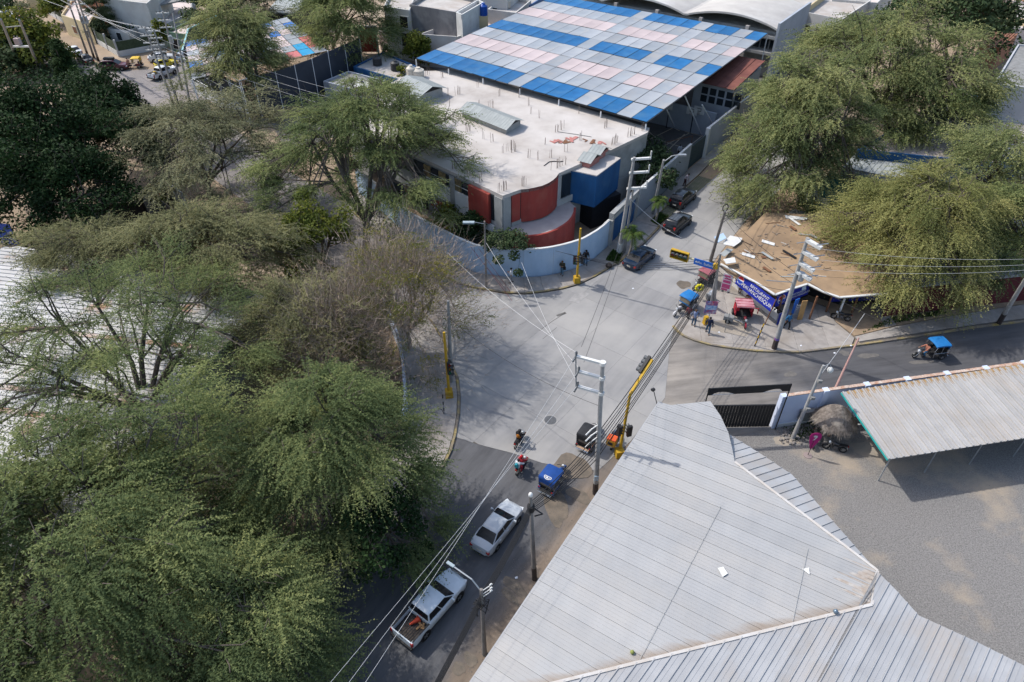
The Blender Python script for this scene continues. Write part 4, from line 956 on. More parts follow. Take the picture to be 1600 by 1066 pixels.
for px in ([(1191, 374), (1211, 380), (1210, 384), (1190, 378)], [(1160, 394), (1180, 400), (1179, 404), (1159, 398)], [(1226, 336), (1262, 340), (1260, 344), (1228, 341)]):
    MB().slab([G(u, v, zs_ + .09) for u, v in px], .03).build('plank', m_white, shp)
sm = MB()
for i in range(150):
    u = rs.uniform(1150, 1330); v = rs.uniform(345, 452)
    if v < 345 + (1215 - u) * .75 or v > 438 - abs(u - 1211) * .25: continue
    p = G(u, v, zs_); sm.box((p.x, p.y, zs_ + .03), (rs.uniform(.08, .5), rs.uniform(.04, .16), .05), rs.random() * 3)
sm.build('roof_litter', mat('roof_litter', (.30, .24, .18), (.10, .08, .07), 3, .9), shp, kind='stuff')
# pale sheets stacked at the left corner of the roof
for i, (px, mm) in enumerate([([(1130, 379), (1141, 368), (1160, 372), (1157, 378), (1147, 385), (1131, 382)], m_white), ([(1124, 397), (1136, 388), (1146, 390), (1132, 401)], m_tin3), ([(1116, 370), (1130, 364), (1135, 372), (1120, 380)], m_bluewall), ([(1130, 405), (1148, 402), (1150, 410), (1135, 412)], m_white)]):
    o = MB(); o.slab([G(u, v, zs_ + .25 + .12 * i) for u, v in px], .05)
    t = thing('roofing_sheet', ['curved white sheet lying on the left corner of the shop roof', 'small pale tin sheet sticking out of the shop roof corner', 'pale blue sheet leaning behind the street pole at the shop', 'crumpled white strip at the front left of the shop roof'][i], 'sheet', G(px[0][0], px[0][1], zs_))
    o.build('sheet', mm, t)
# posts and dark interior
for u, v in [(1264, 500), (1290, 489), (1308, 497), (1330, 490), (1212, 498)]:
    p = G(u, v); MB().box((p.x, p.y, 1.42), (.14, .14, 2.82)).build('post', m_rust if u != 1308 else m_white, shp)
p = G(1250, 499); MB().bar(G(1249, 500, .1), G(1258, 470, 2.6), .5, .06, up=(0, -1, .3)).build('leaning_board', mat('plywood', (.42, .25, .10), (.35, .2, .08), 3, .7), shp)
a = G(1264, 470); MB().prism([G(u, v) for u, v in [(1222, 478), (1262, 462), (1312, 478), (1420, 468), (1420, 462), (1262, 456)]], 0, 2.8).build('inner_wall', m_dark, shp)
b_ = thing('blue_banner', 'long plain blue sheet hung along the shop front under the tree', 'banner', G(1330, 484))
a, b = G(1296, 478), G(1400, 474); MB().prism([a, b, b + Vector((0, .05, 0)), a + Vector((0, .05, 0))], .5, 2.1).build('sheet', mat('banner_blue', (.006, .018, .25), (.005, .014, .2), 1, .5), b_)
m_ban = MATS['banner_blue']
def text(s, size, M, m, parent, name='lettering', ex=.004, align='CENTER'):
    cu = bpy.data.curves.new(name, 'FONT'); cu.body = s; cu.size = size; cu.align_x = align; cu.align_y = 'CENTER'; cu.extrude = ex
    tmp = bpy.data.objects.new('text_source', cu); COL.objects.link(tmp)
    me = bpy.data.meshes.new_from_object(tmp.evaluated_get(bpy.context.evaluated_depsgraph_get()))
    bpy.data.objects.remove(tmp); bpy.data.curves.remove(cu)
    me.name = name; me.materials.clear(); me.materials.append(m); o = bpy.data.objects.new(name, me); COL.objects.link(o)
    if parent is not None:
        o.parent = parent; M = PM[parent.name].inverted() @ M if parent.name in PM else M
    o.matrix_local = M
    return o
def board_frame(a, b, up):
    """matrix whose x runs a->b and y runs up, z out of the face"""
    x = (b - a).normalized(); z = x.cross(up).normalized(); y = z.cross(x)
    return Matrix(((x.x, y.x, z.x, 0), (x.y, y.y, z.y, 0), (x.z, y.z, z.z, 0), (0, 0, 0, 1)))
def globe_logo(parent, M, r):
    """round soft-drink emblem: red over white wave over blue"""
    n = 28
    def disc(lo, hi, m, z, name):
        pts = []
        for i in range(n + 1):
            a = lo + (hi - lo) * i / n; pts.append((r * math.cos(a), r * math.sin(a), z))
        mb = MB(); mb.add([M @ Vector(p) for p in pts], [tuple(range(len(pts)))]); mb.build(name, m, parent)
    disc(0, 2 * math.pi - .01, m_white, .008, 'emblem_ring')
    r *= .9
    disc(.22, math.pi - .05, mat('emblem_red', (.55, .02, .03), rough=.5), .014, 'emblem_red')
    disc(math.pi + .22, 2 * math.pi - .05, mat('emblem_blue', (.01, .05, .35), rough=.5), .014, 'emblem_blue')
def banner(label, A, B, h, lean, letters=True):
    A, B = Vector(A), Vector(B); t = thing('shop_banner', label, 'banner', A)
    x = (B - A).normalized(); out = Vector((x.y, -x.x, 0)); out.normalize()
    upv = (Vector((0, 0, 1)) - out * lean).normalized()
    M = board_frame(A, B, upv); L = (B - A).length
    mb = MB(); mb.add([A, B, B + upv * h, A + upv * h, A - out * .04, B - out * .04, B + upv * h - out * .04, A + upv * h - out * .04], [(0, 1, 2, 3), (7, 6, 5, 4), (0, 4, 5, 1), (1, 5, 6, 2), (2, 6, 7, 3), (3, 7, 4, 0)])
    mb.build('sheet', m_ban, t)
    def at(s, k): return Matrix.Translation(A + x * (L * s) + upv * (h * k) + (M.to_3x3() @ Vector((0, 0, 1))) * .012) @ M
    return t, at, L
bA, bB = G(1148, 443, 1.7), G(1203, 487, 1.7)
t1_, at, L = banner('blue banner with white lettering and round emblem along the shop front by the red trailer', bA, bB, 1.2, .35)
text('RESTAURANT', .42, at(.6, .70), m_white, t1_); text('EL PERUANCHESQUINTA', .50, at(.58, .34), m_white, t1_)
globe_logo(t1_, at(.09, .55), .42)
bA, bB = G(1211, 480, 1.6), G(1262, 460, 1.6)
t2_, at, L = banner('blue banner with large round red and white emblem on the shop corner', bA, bB, 1.25, .1)
text('RESTAURANT', .30, at(.70, .52), m_white, t2_); text('PERUANCHESQUINTA', .32, at(.68, .28), m_white, t2_)
globe_logo(t2_, at(.16, .52), .5)
MB().slab([at(.82, .75) @ Vector((-.25, -.15, .01)), at(.82, .75) @ Vector((.3, -.2, .01)), at(.82, .75) @ Vector((.25, .25, .01)), at(.82, .75) @ Vector((-.3, .2, .01))], .004).build('emblem_patch', mat('emblem_pale', (.5, .6, .68), rough=.6), t2_)
cv = thing('blue_cloth', 'blue cloth sheet hanging at the shop entrance behind the leaning pole', 'cloth', G(1222, 508))
a, b = G(1212, 512), G(1226, 505); MB().prism([a, b, b + Vector((0, .06, 0)), a + Vector((0, .06, 0))], .3, 1.6).build('sheet', m_ban, cv)
a, b = G(1233, 500), G(1240, 497); MB().prism([a, b, b + Vector((0, .06, 0)), a + Vector((0, .06, 0))], .6, 2.4).build('sheet', mat('sky_blue_sheet', (.02, .13, .50), rough=.5), cv)
# counter below the banner
ct = thing('white_counter', 'long white counter with dark top edge under the lettered banner', 'counter', G(1170, 462))
a, b = G(1143, 448), G(1212, 503); d = (b - a).normalized(); q = Vector((-d.y, d.x, 0))
MB().prism([a, b, b + q * .5, a + q * .5], .13, 1.0).build('counter_front', m_white, ct)
MB().prism([a - q * .03 + d * .3, b - q * .03, b + q * .55, a + q * .55 + d * .3], 1.002, 1.06).build('counter_top', m_black, ct)
for s in (.12, .2, .52, .6, .68): p = a.lerp(b, s) + q * .2; MB().box((p.x, p.y, 1.22), (.24, .2, .32), .4).build('menu_card', m_white, ct)
lab = ['brown wooden stool beside the shop counter, nearer the pink board', 'brown wooden stool by the counter behind the red trailer']
for i, (u, v) in enumerate([(1157, 457), (1168, 468)]):
    p = G(u, v, .13); st_ = thing('wooden_stool', lab[i], 'stool', p, .4, 'stools at the shop counter')
    MB().box((0, 0, .44), (.38, .38, .06)).build('seat', m_rust, st_, world=False)
    for sx in (-.14, .14):
        for sy in (-.14, .14): MB().box((sx, sy, .205), (.05, .05, .41)).build('leg', m_rust, st_, world=False)
ld = thing('ladder', 'metal ladder leaning at the shop entrance beside the plywood board', 'ladder', G(1243, 497))
a, b = G(1238, 497, .1), G(1246, 476, 2.2); sx = Vector((.55, .1, 0))
for o_ in (Vector(), sx): MB().bar(a + o_, b + o_, .05, .05).build('rail', m_galv, ld)
for i in range(7): p = a.lerp(b, (i + .5) / 7); MB().bar(p + Vector((.035, .006, 0)), p + sx - Vector((.035, .006, 0)), .04, .03).build('rung', m_galv, ld)
# ---- thatched umbrella hut and pink flag in the yard
hc = G(1300, 690); hc = Vector((25.35, 37.0, 0))
hut = thing('thatched_parasol', 'round thatched parasol of grey palm leaf in front of the blue wall', 'parasol', hc)
m_thatch = mat('palm_thatch', (.20, .17, .148), (.095, .08, .068), 2.5, .95, col3=(.29, .255, .215), scale3=1.8, stretch=(3, 3, .5))
mb = MB(); tv = []
MB().tube([(0, 0, 0), (0, 0, 3.2)], .1, 8).build('pole', m_rust, hut, world=False)
MB().lathe([(1.6, 1.8), (1.4, 2.15), (.95, 2.7), (.4, 3.1), (.06, 3.3)], 24).build('thatch_base', m_thatch, hut, world=False)
for i in range(2600):
    a = random.random() * 6.283; s = random.random() ** .7; r0 = 1.5 * s; L = random.uniform(.35, .7)
    z0 = 3.34 - 1.38 * (s ** 1.25); r1 = r0 + L * .75; z1 = z0 - L * (.45 + .35 * s) + random.uniform(-.02, .07); w = random.uniform(.018, .045)
    ca, sa = math.cos(a), math.sin(a); da = random.uniform(-.10, .10)
    cb_, sb_ = math.cos(a + da), math.sin(a + da)
    mb.add([(r0 * ca - w * sa, r0 * sa + w * ca, z0 + .03), (r0 * ca + w * sa, r0 * sa - w * ca, z0 + .03), (r1 * cb_, r1 * sb_, z1)], [(0, 1, 2)])
mb.build('thatch', m_thatch, hut, world=False, kind='stuff')
fp_ = G(1262, 712); fl_ = thing('feather_flag', 'magenta teardrop flag with white emblem on a round base by the parasol', 'flag', fp_, R(-8))
m_mag = mat('magenta_cloth', (.42, .012, .16), (.36, .01, .14), 2, .6)
MB().lathe([(.34, 0), (.34, .05), (.05, .09)], 14).build('base', mat('flag_base', (.25, .2, .19), rough=.9), fl_, world=False)
MB().tube([(0, 0, .05), (0, 0, 1.0), (-.02, 0, 1.8)], .025, 6).build('pole', m_black, fl_, world=False)
ol = [(0, .65), (.14, 1.0), (.30, 1.5), (.42, 1.95), (.44, 2.25), (.34, 2.5), (.12, 2.6), (-.16, 2.56), (-.36, 2.4), (-.42, 2.15), (-.34, 1.7), (-.18, 1.15)]
def flat(outline, y, t, off=(0, 0), sc=1):
    n = len(outline); vs = [(off[0] + x * sc, y, off[1] + z * sc) for x, z in outline] + [(off[0] + x * sc, y - t, off[1] + z * sc) for x, z in outline]
    return vs, [tuple(range(n - 1, -1, -1)), tuple(range(n, 2 * n))] + [(j, (j + 1) % n, n + (j + 1) % n, n + j) for j in range(n)]
v_, f_ = flat(ol, .01, .02); MB().add(v_, f_).build('flag_cloth', m_mag, fl_, world=False)
em_ = [(-.13, 0), (-.02, .05), (.12, .35), (.10, .48), (-.06, .52), (-.16, .42), (-.1, .3), (.0, .36), (-.02, .2)]
v_, f_ = flat(em_, -.015, .006, (.02, 1.75), 1.1); MB().add(v_, f_).build('emblem', m_white, fl_, world=False)
# rubble and meter box by the yard wall
for k, (u, v) in enumerate([(1228, 678), (1238, 674), (1248, 671), (1236, 684), (1250, 680), (1258, 672), (1244, 690), (1226, 690)]):
    p = G(u, v)
    for j in range(9):
        r = random.uniform(.06, .2); q = p + Vector((random.uniform(-.6, .6), random.uniform(-.4, .4), 0))
        if j == 0: RB = MB()
        RB.box((q.x, q.y, r * .4), (r * 1.6, r * 1.2, r), random.random() * 3, taper=.7)
    RB.build('rubble', mat('rubble', (.24, .22, .205), (.16, .14, .125), 4, .95), None, kind='stuff')
p = wpt(2.6, .28)
mbx = thing('meter_box', 'grey meter cabinet fixed to the blue wall behind the yard lamp post', 'meter box', (p.x, p.y, .9))
MB().prism([wpt(2.0, .19), wpt(3.1, .19), wpt(3.1, .55), wpt(2.0, .55)], .75, 1.75).build('cabinet', mat('meter_grey', (.13, .14, .145), (.10, .11, .11), 3, .6), mbx)
MB().prism([wpt(1.95, .17), wpt(3.15, .17), wpt(3.15, .6), wpt(1.95, .6)], 1.755, 1.8).build('lid', mat('lid_grey', (.22, .2, .18), rough=.8), mbx)
# ================================================================ HOUSES AT THE TOP OF THE PICTURE
m_hw = mat('white_render', (.52, .52, .505), (.44, .43, .415), .4, .85, col3=(.45, .43, .41), scale3=.3)
m_hy = mat('cream_render', (.55, .45, .27), (.49, .40, .24), .5, .85)
m_hb = mat('blue_render', (.10, .18, .36), (.08, .15, .30), .5, .8)
m_hg = mat('bare_cement', (.20, .20, .205), (.13, .13, .14), .45, .95, stretch=(1, 1, .25), col3=(.27, .27, .27), scale3=.25)
m_hp = mat('pink_screed', (.55, .47, .44), (.48, .41, .385), .5, .9)
m_hr = mat('terracotta', (.34, .16, .10), (.26, .12, .075), 2.5, .9)
m_hroof = mat('flat_roof_screed', (.44, .415, .39), (.34, .32, .30), .4, .95, col3=(.36, .31, .27), scale3=.2)
def house(label, px, z, mw, mr, par=.35, wins=(), name='house', z0=0, cat='house'):
    P = [G(u, v, z) for u, v in px]; c = sum(P, Vector()) / len(P)
    t = thing(name, label, cat, (c.x, c.y, 0))
    MB().prism(P, z0, z - .25).build('wall', mw, t)
    ct_ = [p.lerp(c, .015) for p in P]
    MB().prism(ct_, z - .248, z - .12 if par else z).build('roof', mr, t)
    if par:
        n = len(P)
        for i in range(n):
            a, b = P[i], P[(i + 1) % n]; d = (b - a); d.z = 0; d.normalize(); q = Vector((-d.y, d.x, 0)) * .22
            if (c - a).dot(q) < 0: q = -q
            MB().prism([a + d * .001, b - d * .23, b - d * .23 + q, a + d * .001 + q], z - .247, z + par).build('parapet', mw, t)
    for (i, s, zb_, w, h, mm) in wins:
        a, b = P[i], P[(i + 1) % len(P)]; d = (b - a); d.z = 0; L = d.length; d.normalize(); q = Vector((-d.y, d.x, 0))
        if (c - a).dot(q) > 0: q = -q
        p = a + d * (L * s)
        f = MB(); f.prism([p - d * (w / 2 + .1) + q * .05, p + d * (w / 2 + .1) + q * .05, p + d * (w / 2 + .1) - q * .05, p - d * (w / 2 + .1) - q * .05], zb_ - .1, zb_ + h + .1)
        fo = f.build('window', m_white, t)
        MB().prism([p - d * w / 2 + q * .07, p + d * w / 2 + q * .07, p + d * w / 2 + q * .03, p - d * w / 2 + q * .03], zb_, zb_ + h).build('pane', mm, fo)
    return t, P
gl, bk = m_glass, m_dark
house('grey cement house wall facing the camera at the top, white side wall', [(640, 12), (712, 24), (746, 4), (676, -12)], 8.5, m_hg, m_hroof, .5)
house('white rendered side of the grey house, left of the blue water tank', [(712.5, 24), (722, 28), (756, 8), (747, 4)], 8.5, m_white, m_hroof, .5, [(3, .5, 5, 1.2, 1.2, gl)])
house('tall narrow white house with dark balcony recess beside the large tree, top', [(600, 14), (640, 20), (650, -4), (612, -14)], 8.2, m_hw, m_hroof, .4, [(0, .75, 5.6, 1.6, 1.8, bk), (0, .75, 2.4, 1.6, 2.2, bk), (0, .25, 4.6, .8, 1.2, gl)])
house('low white house with roof terrace walls beside the blue tank', [(655, 62), (715, 66), (800, 38), (745, 30)], 4.6, m_hw, m_hp, .9, [(0, .3, 1.2, 1.4, 1.2, gl)])
house('white house with blue door left of the tarpaulin canopy', [(762, 18), (806, 24), (830, 4), (790, -4)], 6.6, m_hw, m_hroof, .4, [(0, .25, 2.5, 1.1, 1.2, gl), (0, .55, 2.2, 1.0, 2.1, m_blue)])
house('blue house wall at the top edge left of the canopy', [(795, 22), (828, 12), (868, -14), (836, -16)], 6.0, m_hb, m_hroof, .4)
house('white house with cream side at the very top, between tank and canopy', [(750, -4), (792, -2), (812, -16), (770, -22)], 8.4, m_hw, m_hp, .4, [(0, .5, 5.4, 1.4, 1.3, gl)])
bwl = thing('blue_garden_wall', 'low pale blue wall between the green bush and the roof terrace', 'wall', G(690, 80))
a, b = G(655, 82), G(725, 88); d = (b - a).normalized(); MB().prism([a, b, b + Vector((0, .25, 0)), a + Vector((0, .25, 0))], 0, 4.2).build('wall_face', m_bluewall, bwl)
yw = thing('boundary_wall', 'white boundary wall behind the school yard, right of the red panel', 'wall', G(620, 78))
a, b = G(595, 78), G(655, 84); MB().prism([a, b, b + Vector((0, .25, 0)), a + Vector((0, .25, 0))], 0, 3.4).build('wall_face', m_hw, yw)
for i in range(5): p = a.lerp(b, .1 + i * .2); MB().box((p.x, p.y - .06, 1.69), (.3, .1, 3.38)).build('pillar', m_white, yw)
rp = thing('red_panel_frame', 'dark red panel in a white frame at the back of the school yard', 'panel', G(580, 84))
a, b = G(565, 84), G(592, 84); MB().prism([a, b, b + Vector((0, .15, 0)), a + Vector((0, .15, 0))], .3, 4.6).build('panel', m_red, rp)
for p in (a, b): MB().box((p.x, p.y - .1, 2.5), (.3, .25, 5.0)).build('post', m_white, rp)
MB().bar(a + Vector((0, -.1, 4.8)), b + Vector((0, -.1, 4.8)), .2, .3).build('lintel', m_white, rp)
# low flat-roofed blocks with tanks behind the school
house('low grey flat block with blue front and two black tanks behind the school', [(552, 105), (632, 128), (650, 104), (598, 82)], 3.3, m_blue, m_hroof, .12, name='classroom_block', cat='classroom block')
house('low shaded flat block in front of the blue-fronted one, partly under foliage', [(505, 128), (562, 143), (602, 127), (545, 112)], 3.0, m_greywall, m_grille, .12, name='classroom_block', cat='classroom block')
stp = thing('white_awning', 'small white awning sheet behind the school roof', 'awning', G(570, 135, 3.2))
MB().slab([G(u, v, 3.6) for u, v in [(545, 132), (572, 139), (581, 130), (558, 124)]], .06).build('sheet', m_white, stp)
for u, v in [(547, 131), (571, 137)]: MB().tube([G(u, v, 3.0), G(u, v, 3.55)], .04, 5).build('leg', m_galv, stp)
m_tank = mat('black_tank', (.035, .037, .04), rough=.5); m_btank = mat('blue_tank', (.008, .06, .30), rough=.4); m_ctank = mat('cream_tank', (.50, .46, .40), (.43, .39, .33), 1, .6)
def tank(label, u, v, z, r, h, m, stand=0):
    p = G(u, v, z); t = thing('water_tank', label, 'water tank', p)
    if stand: MB().box((0, 0, stand / 2), (r * 2.1, r * 2.1, stand)).build('stand', m_hy, t, world=False)
    MB().lathe([(r, stand), (r, stand + h * .3), (r * .95, stand + h * .32), (r, stand + h * .34), (r, stand + h * .6), (r * .95, stand + h * .62), (r, stand + h * .64), (r, stand + h * .8), (r * .5, stand + h * .95), (r * .35, stand + h)], 14).build('barrel', m, t, world=False, smooth=40)
    MB().lathe([(r * .4, stand + h * .98), (r * .4, stand + h * 1.06)], 10).build('lid', m, t, world=False)
tank('bright blue water tank on a cream stand left of the tarpaulin canopy', 756, 46, 4.7, .75, 1.9, m_btank, 2.4)
tank('black water tank on the left side of the low flat block', 590, 101, 3.3, .75, 1.3, m_tank)
tank('black water tank on the right side of the low flat block', 618, 109, 3.3, .75, 1.4, m_tank)
tank('tall cream water tank at the back of the concrete school roof', 643, 121, zr, .65, 1.6, m_ctank)
tank('squat cream water tank beside the taller one on the school roof', 654, 121, zr, .85, 1.3, m_ctank)
tank('cream water tank on the white house roof by the top edge', 793, 12, 6.6, .6, 1.5, m_ctank)
tank('grey water tank at the right of the small white awning', 566, 135, 3.0, .45, .8, m_tank)
# top left houses
house('pale house behind the fence, top left corner', [(96, 26), (140, 40), (160, 6), (120, -8)], 3.4, m_hy, m_hp, .3, [(0, .35, .9, 1.3, 1.2, m_rust), (0, .8, .9, 1.0, 1.2, gl)])
t, P = house('white flat-roofed house with stepped levels behind the lawn, upper left', [(186, 36), (256, 42), (300, 21), (300, 3), (180, -1), (172, 14)], 3.0, m_hw, m_hp, .3, [(0, .3, 1.2, 1.4, 1.3, gl), (0, .7, 1.2, 1.4, 1.3, bk)])
house('lower white wing of the stepped house beside the lawn', [(168, 46), (200, 52), (222, 40), (190, 36)], 2.4, m_hw, m_hroof, .2, [(0, .5, .8, 1.2, 1.3, gl)])
pg = thing('roof_pergola', 'grey slab pergola on white columns on top of the stepped house', 'pergola', G(235, 20, 4.4))
pq = [G(u, v, 5.6) for u, v in [(206, 6), (248, 8), (300, -3), (262, -11)]]
MB().slab(pq, .25).build('roof', m_grille, pg)
for p in pq + [pq[0].lerp(pq[1], .5)]: MB().box((p.x, p.y, 4.2), (.4, .4, 2.55)).build('column', m_white, pg)
house('long low green and white house behind the screens, upper left', [(258, 52), (300, 58), (345, 36), (322, 24)], 3.2, mat('green_render', (.14, .22, .15), (.10, .16, .11), .8, .9), m_hp, .3, [(0, .3, .6, 1.6, 1.8, bk), (0, .7, .6, 1.6, 1.8, bk)])
house('white tin-roofed shed behind the pink tarpaulins, top', [(416, 18), (456, 22), (492, -4), (440, -10)], 5.4, m_dark, m_tin3, 0)
house('tall white slab wall house at the top left behind the conifer', [(160, 0), (230, 8), (262, -18), (180, -30)], 7.0, m_hw, m_hroof, .3)
house('pinkish row house at the very top left', [(120, -6), (170, -2), (190, -28), (140, -34)], 5.5, m_hr, m_hroof, .3)
house('cream gate house at the start of the fence, top left', [(34, -16), (54, -13), (72, -38), (48, -42)], 4.2, m_hy, m_hroof, .3)
# top right houses
house('white house with small square windows at the top right of the canopy', [(1255, 22), (1315, 34), (1360, 4), (1290, -10)], 6.6, m_hw, m_hroof, .4, [(0, .2, 3.9, 1.0, 1.0, bk), (0, .5, 3.9, 1.0, 1.0, bk), (0, .8, 3.9, 1.0, 1.0, bk), (0, .2, 1.2, 1.0, 1.2, bk)])
house('cream house front with wide dark opening behind the wavy roof', [(1212, 10), (1258, 18), (1290, -6), (1238, -14)], 7.2, m_hy, m_hroof, .4, [(0, .7, 4.4, 2.2, 1.4, bk), (0, .25, 4.4, 1.0, 1.2, gl)])
house('white and blue house at the top edge right of centre', [(1300, 2), (1370, 8), (1400, -20), (1330, -26)], 6.5, m_hw, m_hp, .4, [(0, .4, 3.5, 1.2, 1.2, bk), (0, .75, 3.5, 1.2, 1.2, m_blue)])
house('white-roofed house at the top right corner', [(1560, 24), (1606, 34), (1640, 4), (1592, -6)], 5.0, m_hy, m_hroof, .3, [(0, .4, 2, 1.3, 1.2, bk)])
house('brown-roofed house at the top right edge of the picture', [(1570, 2), (1640, 8), (1660, -22), (1590, -26)], 5.4, m_hp, m_hr, .2)
house('small pink-walled house with white roof, right edge above the tiles', [(1548, 44), (1592, 48), (1640, 30), (1580, 24)], 4.2, m_hp, m_hroof, .3)
t, P = house('house with a terracotta tile roof above the grey wall, right', [(1532, 66), (1566, 72), (1590, 54), (1556, 50)], 4.4, m_hr, m_hr, 0)
rib_roof(t, [G(1526, 70, 4.6), G(1566, 76, 4.6), G(1590, 54, 5.4), G(1552, 50, 5.4)], G(1590, 54, 5.4) - G(1566, 76, 4.6), .4, m_hr, rib_h=.14, rib_w=.2, name='tile_row')
house('big grey rendered building side on the right edge of the picture', [(1552, 132), (1640, 142), (1690, 80), (1590, 70)], 8.6, mat('smooth_grey', (.42, .43, .45), (.36, .37, .39), .3, .9), m_grille, .1, name='grey_building', cat='building')
house('long white roof with blue fascia under the right trees', [(1340, 236), (1560, 258), (1660, 205), (1500, 140)], 4.0, m_blue, m_hp, .2, name='classroom_block', cat='classroom block')
t, P = house('low block with shiny sheet roof beneath the right trees', [(1316, 262), (1440, 286), (1470, 250), (1345, 232)], 3.0, m_greywall, m_tin2, 0, name='shed_block', cat='shed')
rib_roof(t, [p + Vector((0, 0, .06)) for p in P], P[3] - P[0], .6, m_tin3, rib_h=.06)
rwl = thing('red_wall', 'bright red wall seen between the right trees', 'wall', G(1535, 185))
a, b = G(1500, 188), G(1552, 196); MB().prism([a, b, b + Vector((.1, .3, 0)), a + Vector((.1, .3, 0))], 0, 2.4).build('wall_face', mat('bright_red', (.36, .03, .028), rough=.7), rwl)
t, P = house('long building with dark red front wall along the east street, behind the tree', [(1395, 452), (1640, 425), (1700, 330), (1440, 360)], 3.4, mat('maroon_wall', (.10, .018, .022), (.08, .014, .018), .8, .8), m_tin2, 0, name='maroon_building', cat='building')
rib_roof(t, [p + Vector((0, 0, .06)) for p in P], P[3] - P[0], .7, m_tin2, rib_h=.07)
x_ = thing('white_cross', 'white metal cross mark on the maroon wall by the right pole', 'cross', G(1577, 452, 1.8))
c = G(1577, 447, 1.6) + Vector((0, -.4, 0)); MB().bar(c - Vector((.5, 0, .1)), c + Vector((.5, 0, .1)), .06, .06).bar(c - Vector((0, 0, .6)), c + Vector((0, 0, .6)), .06, .06).build('cross', m_white, x_)
sh2 = thing('tin_lean_to', 'tin sheets of a lean-to shelter behind the sand-covered roof', 'shelter', G(1265, 320))
for i, px in enumerate([[(1256, 298), (1278, 290), (1284, 318), (1262, 322)], [(1274, 336), (1284, 308), (1297, 312), (1290, 342)], [(1238, 326), (1262, 332), (1258, 340), (1232, 333)]]):
    MB().slab([G(u, v, 2.2 - .3 * i) for u, v in px], .03).build('roof_sheet', [m_tin, m_tin2, m_grille][i], sh2)
sb = MB().prism([G(u, v) for u, v in [(1262, 330), (1300, 336), (1330, 300), (1290, 285)]], 0, 1.6); sb.build('wall', mat('green_tarp', (.01, .09, .07), rough=.7), sh2)
for u, v, w in [(1195, 345, 2), (1215, 352, 3), (1240, 350, 2.4)]:
    pass
# fence of the upper left garden: posts on a low wall, with lawn behind
fg = thing('garden_fence', 'white post fence with dark netting around the lawn, upper left', 'fence', G(187, 88))
FP = [G(u, v) for u, v in [(48, 4), (90, 30), (140, 60), (187, 89), (250, 77), (292, 64)]]
for a, b in zip(FP[:-1], FP[1:]):
    d = (b - a); L = d.length; d.normalize(); q = Vector((-d.y, d.x, 0)) * .1
    MB().prism([a + d * .1 - q, b - d * .1 - q, b - d * .1 + q, a + d * .1 + q], 0, 1.0).build('low_wall', m_white, fg)
    MB().prism([a + d * .1 - q * .2, b - d * .1 - q * .2, b - d * .1 + q * .2, a + d * .1 + q * .2], 1.002, 2.6).build('netting', mat('green_netting', (.06, .085, .05), (.04, .055, .03), 2, .9), fg)
    n = max(1, int(L / 4.5))
    for i in range(n): p = a.lerp(b, i / n); MB().box((p.x, p.y, 1.5), (.28, .28, 3.0)).build('post', m_hw, fg)
sheet('lawn', [(190, 84), (248, 74), (268, 60), (230, 52), (190, 58), (150, 60)], .02, mat('lawn_green', (.05, .10, .02), (.09, .15, .035), .8, 1), .03)
grass('lawn_grass', [(190, 84), (248, 74), (268, 60), (230, 52), (190, 58), (150, 60)], 4000, .5, .02)
# ================================================================ TREES AND PLANTS
grass('yard_weeds', [(1225, 668), (1325, 648), (1330, 662), (1240, 690)], 500, .28, .02)
grass('verge_weeds', [(1345, 522), (1400, 506), (1480, 492), (1470, 486), (1390, 498)], 500, .25, .1)
m_bark = mat('tree_bark', (.075, .06, .05), (.12, .10, .085), 5, .95, bump=.4, bscale=18)
m_pale = mat('pale_twig', (.36, .285, .23), (.26, .205, .165), 3, .95)
LEAF = {
 'gold': leaf_mat('golden_mesquite_leaf', (0.116, 0.134, 0.044), (0.226, 0.232, 0.083), (0.378, 0.354, 0.14), .4),
 'green': leaf_mat('mesquite_leaf', (0.071, 0.1, 0.041), (0.144, 0.183, 0.073), (0.275, 0.299, 0.116), .40),
 'olive': leaf_mat('olive_mesquite_leaf', (0.104, 0.11, 0.054), (0.189, 0.193, 0.093), (0.305, 0.293, 0.146), .40),
 'lime': leaf_mat('yellow_mesquite_leaf', (0.095, 0.124, 0.051), (0.189, 0.22, 0.091), (0.336, 0.342, 0.146), .42),
 'grey': leaf_mat('dusty_leaf', (0.104, 0.11, 0.061), (0.177, 0.181, 0.098), (0.268, 0.256, 0.146), .3),
 'dark': leaf_mat('dark_ficus_leaf', (.011, .025, .009), (.022, .048, .015), (.05, .085, .028), .2),
 'yellow': leaf_mat('yellow_broad_leaf', (.05, .075, .015), (.13, .15, .025), (.28, .24, .03), .35),
 'broad': leaf_mat('broad_leaf', (.028, .05, .02), (.06, .09, .04), (.12, .14, .07), .25),
 'palm': leaf_mat('palm_leaf', (.03, .055, .015), (.07, .11, .025), (.17, .19, .06), .3)}
def leaf_mesh(name, m, V, T, parent, kind=None):
    """V: (n,3,3) triangles, T: (n,) tint"""
    n = len(V); me = bpy.data.meshes.new(name)
    me.vertices.add(n * 3); me.vertices.foreach_set('co', V.reshape(-1).astype(np.float32))
    me.loops.add(n * 3); me.loops.foreach_set('vertex_index', np.arange(n * 3, dtype=np.int32))
    me.polygons.add(n); me.polygons.foreach_set('loop_start', np.arange(0, n * 3, 3, dtype=np.int32)); me.polygons.foreach_set('loop_total', np.full(n, 3, dtype=np.int32))
    me.update(calc_edges=True)
    a = me.attributes.new('tint', 'FLOAT', 'POINT'); a.data.foreach_set('value', np.repeat(np.clip(T, 0, 1), 3).astype(np.float32))
    me.materials.append(m)
    o = bpy.data.objects.new(name, me); COL.objects.link(o); o.parent = parent
    if kind: o['kind'] = kind
    return o
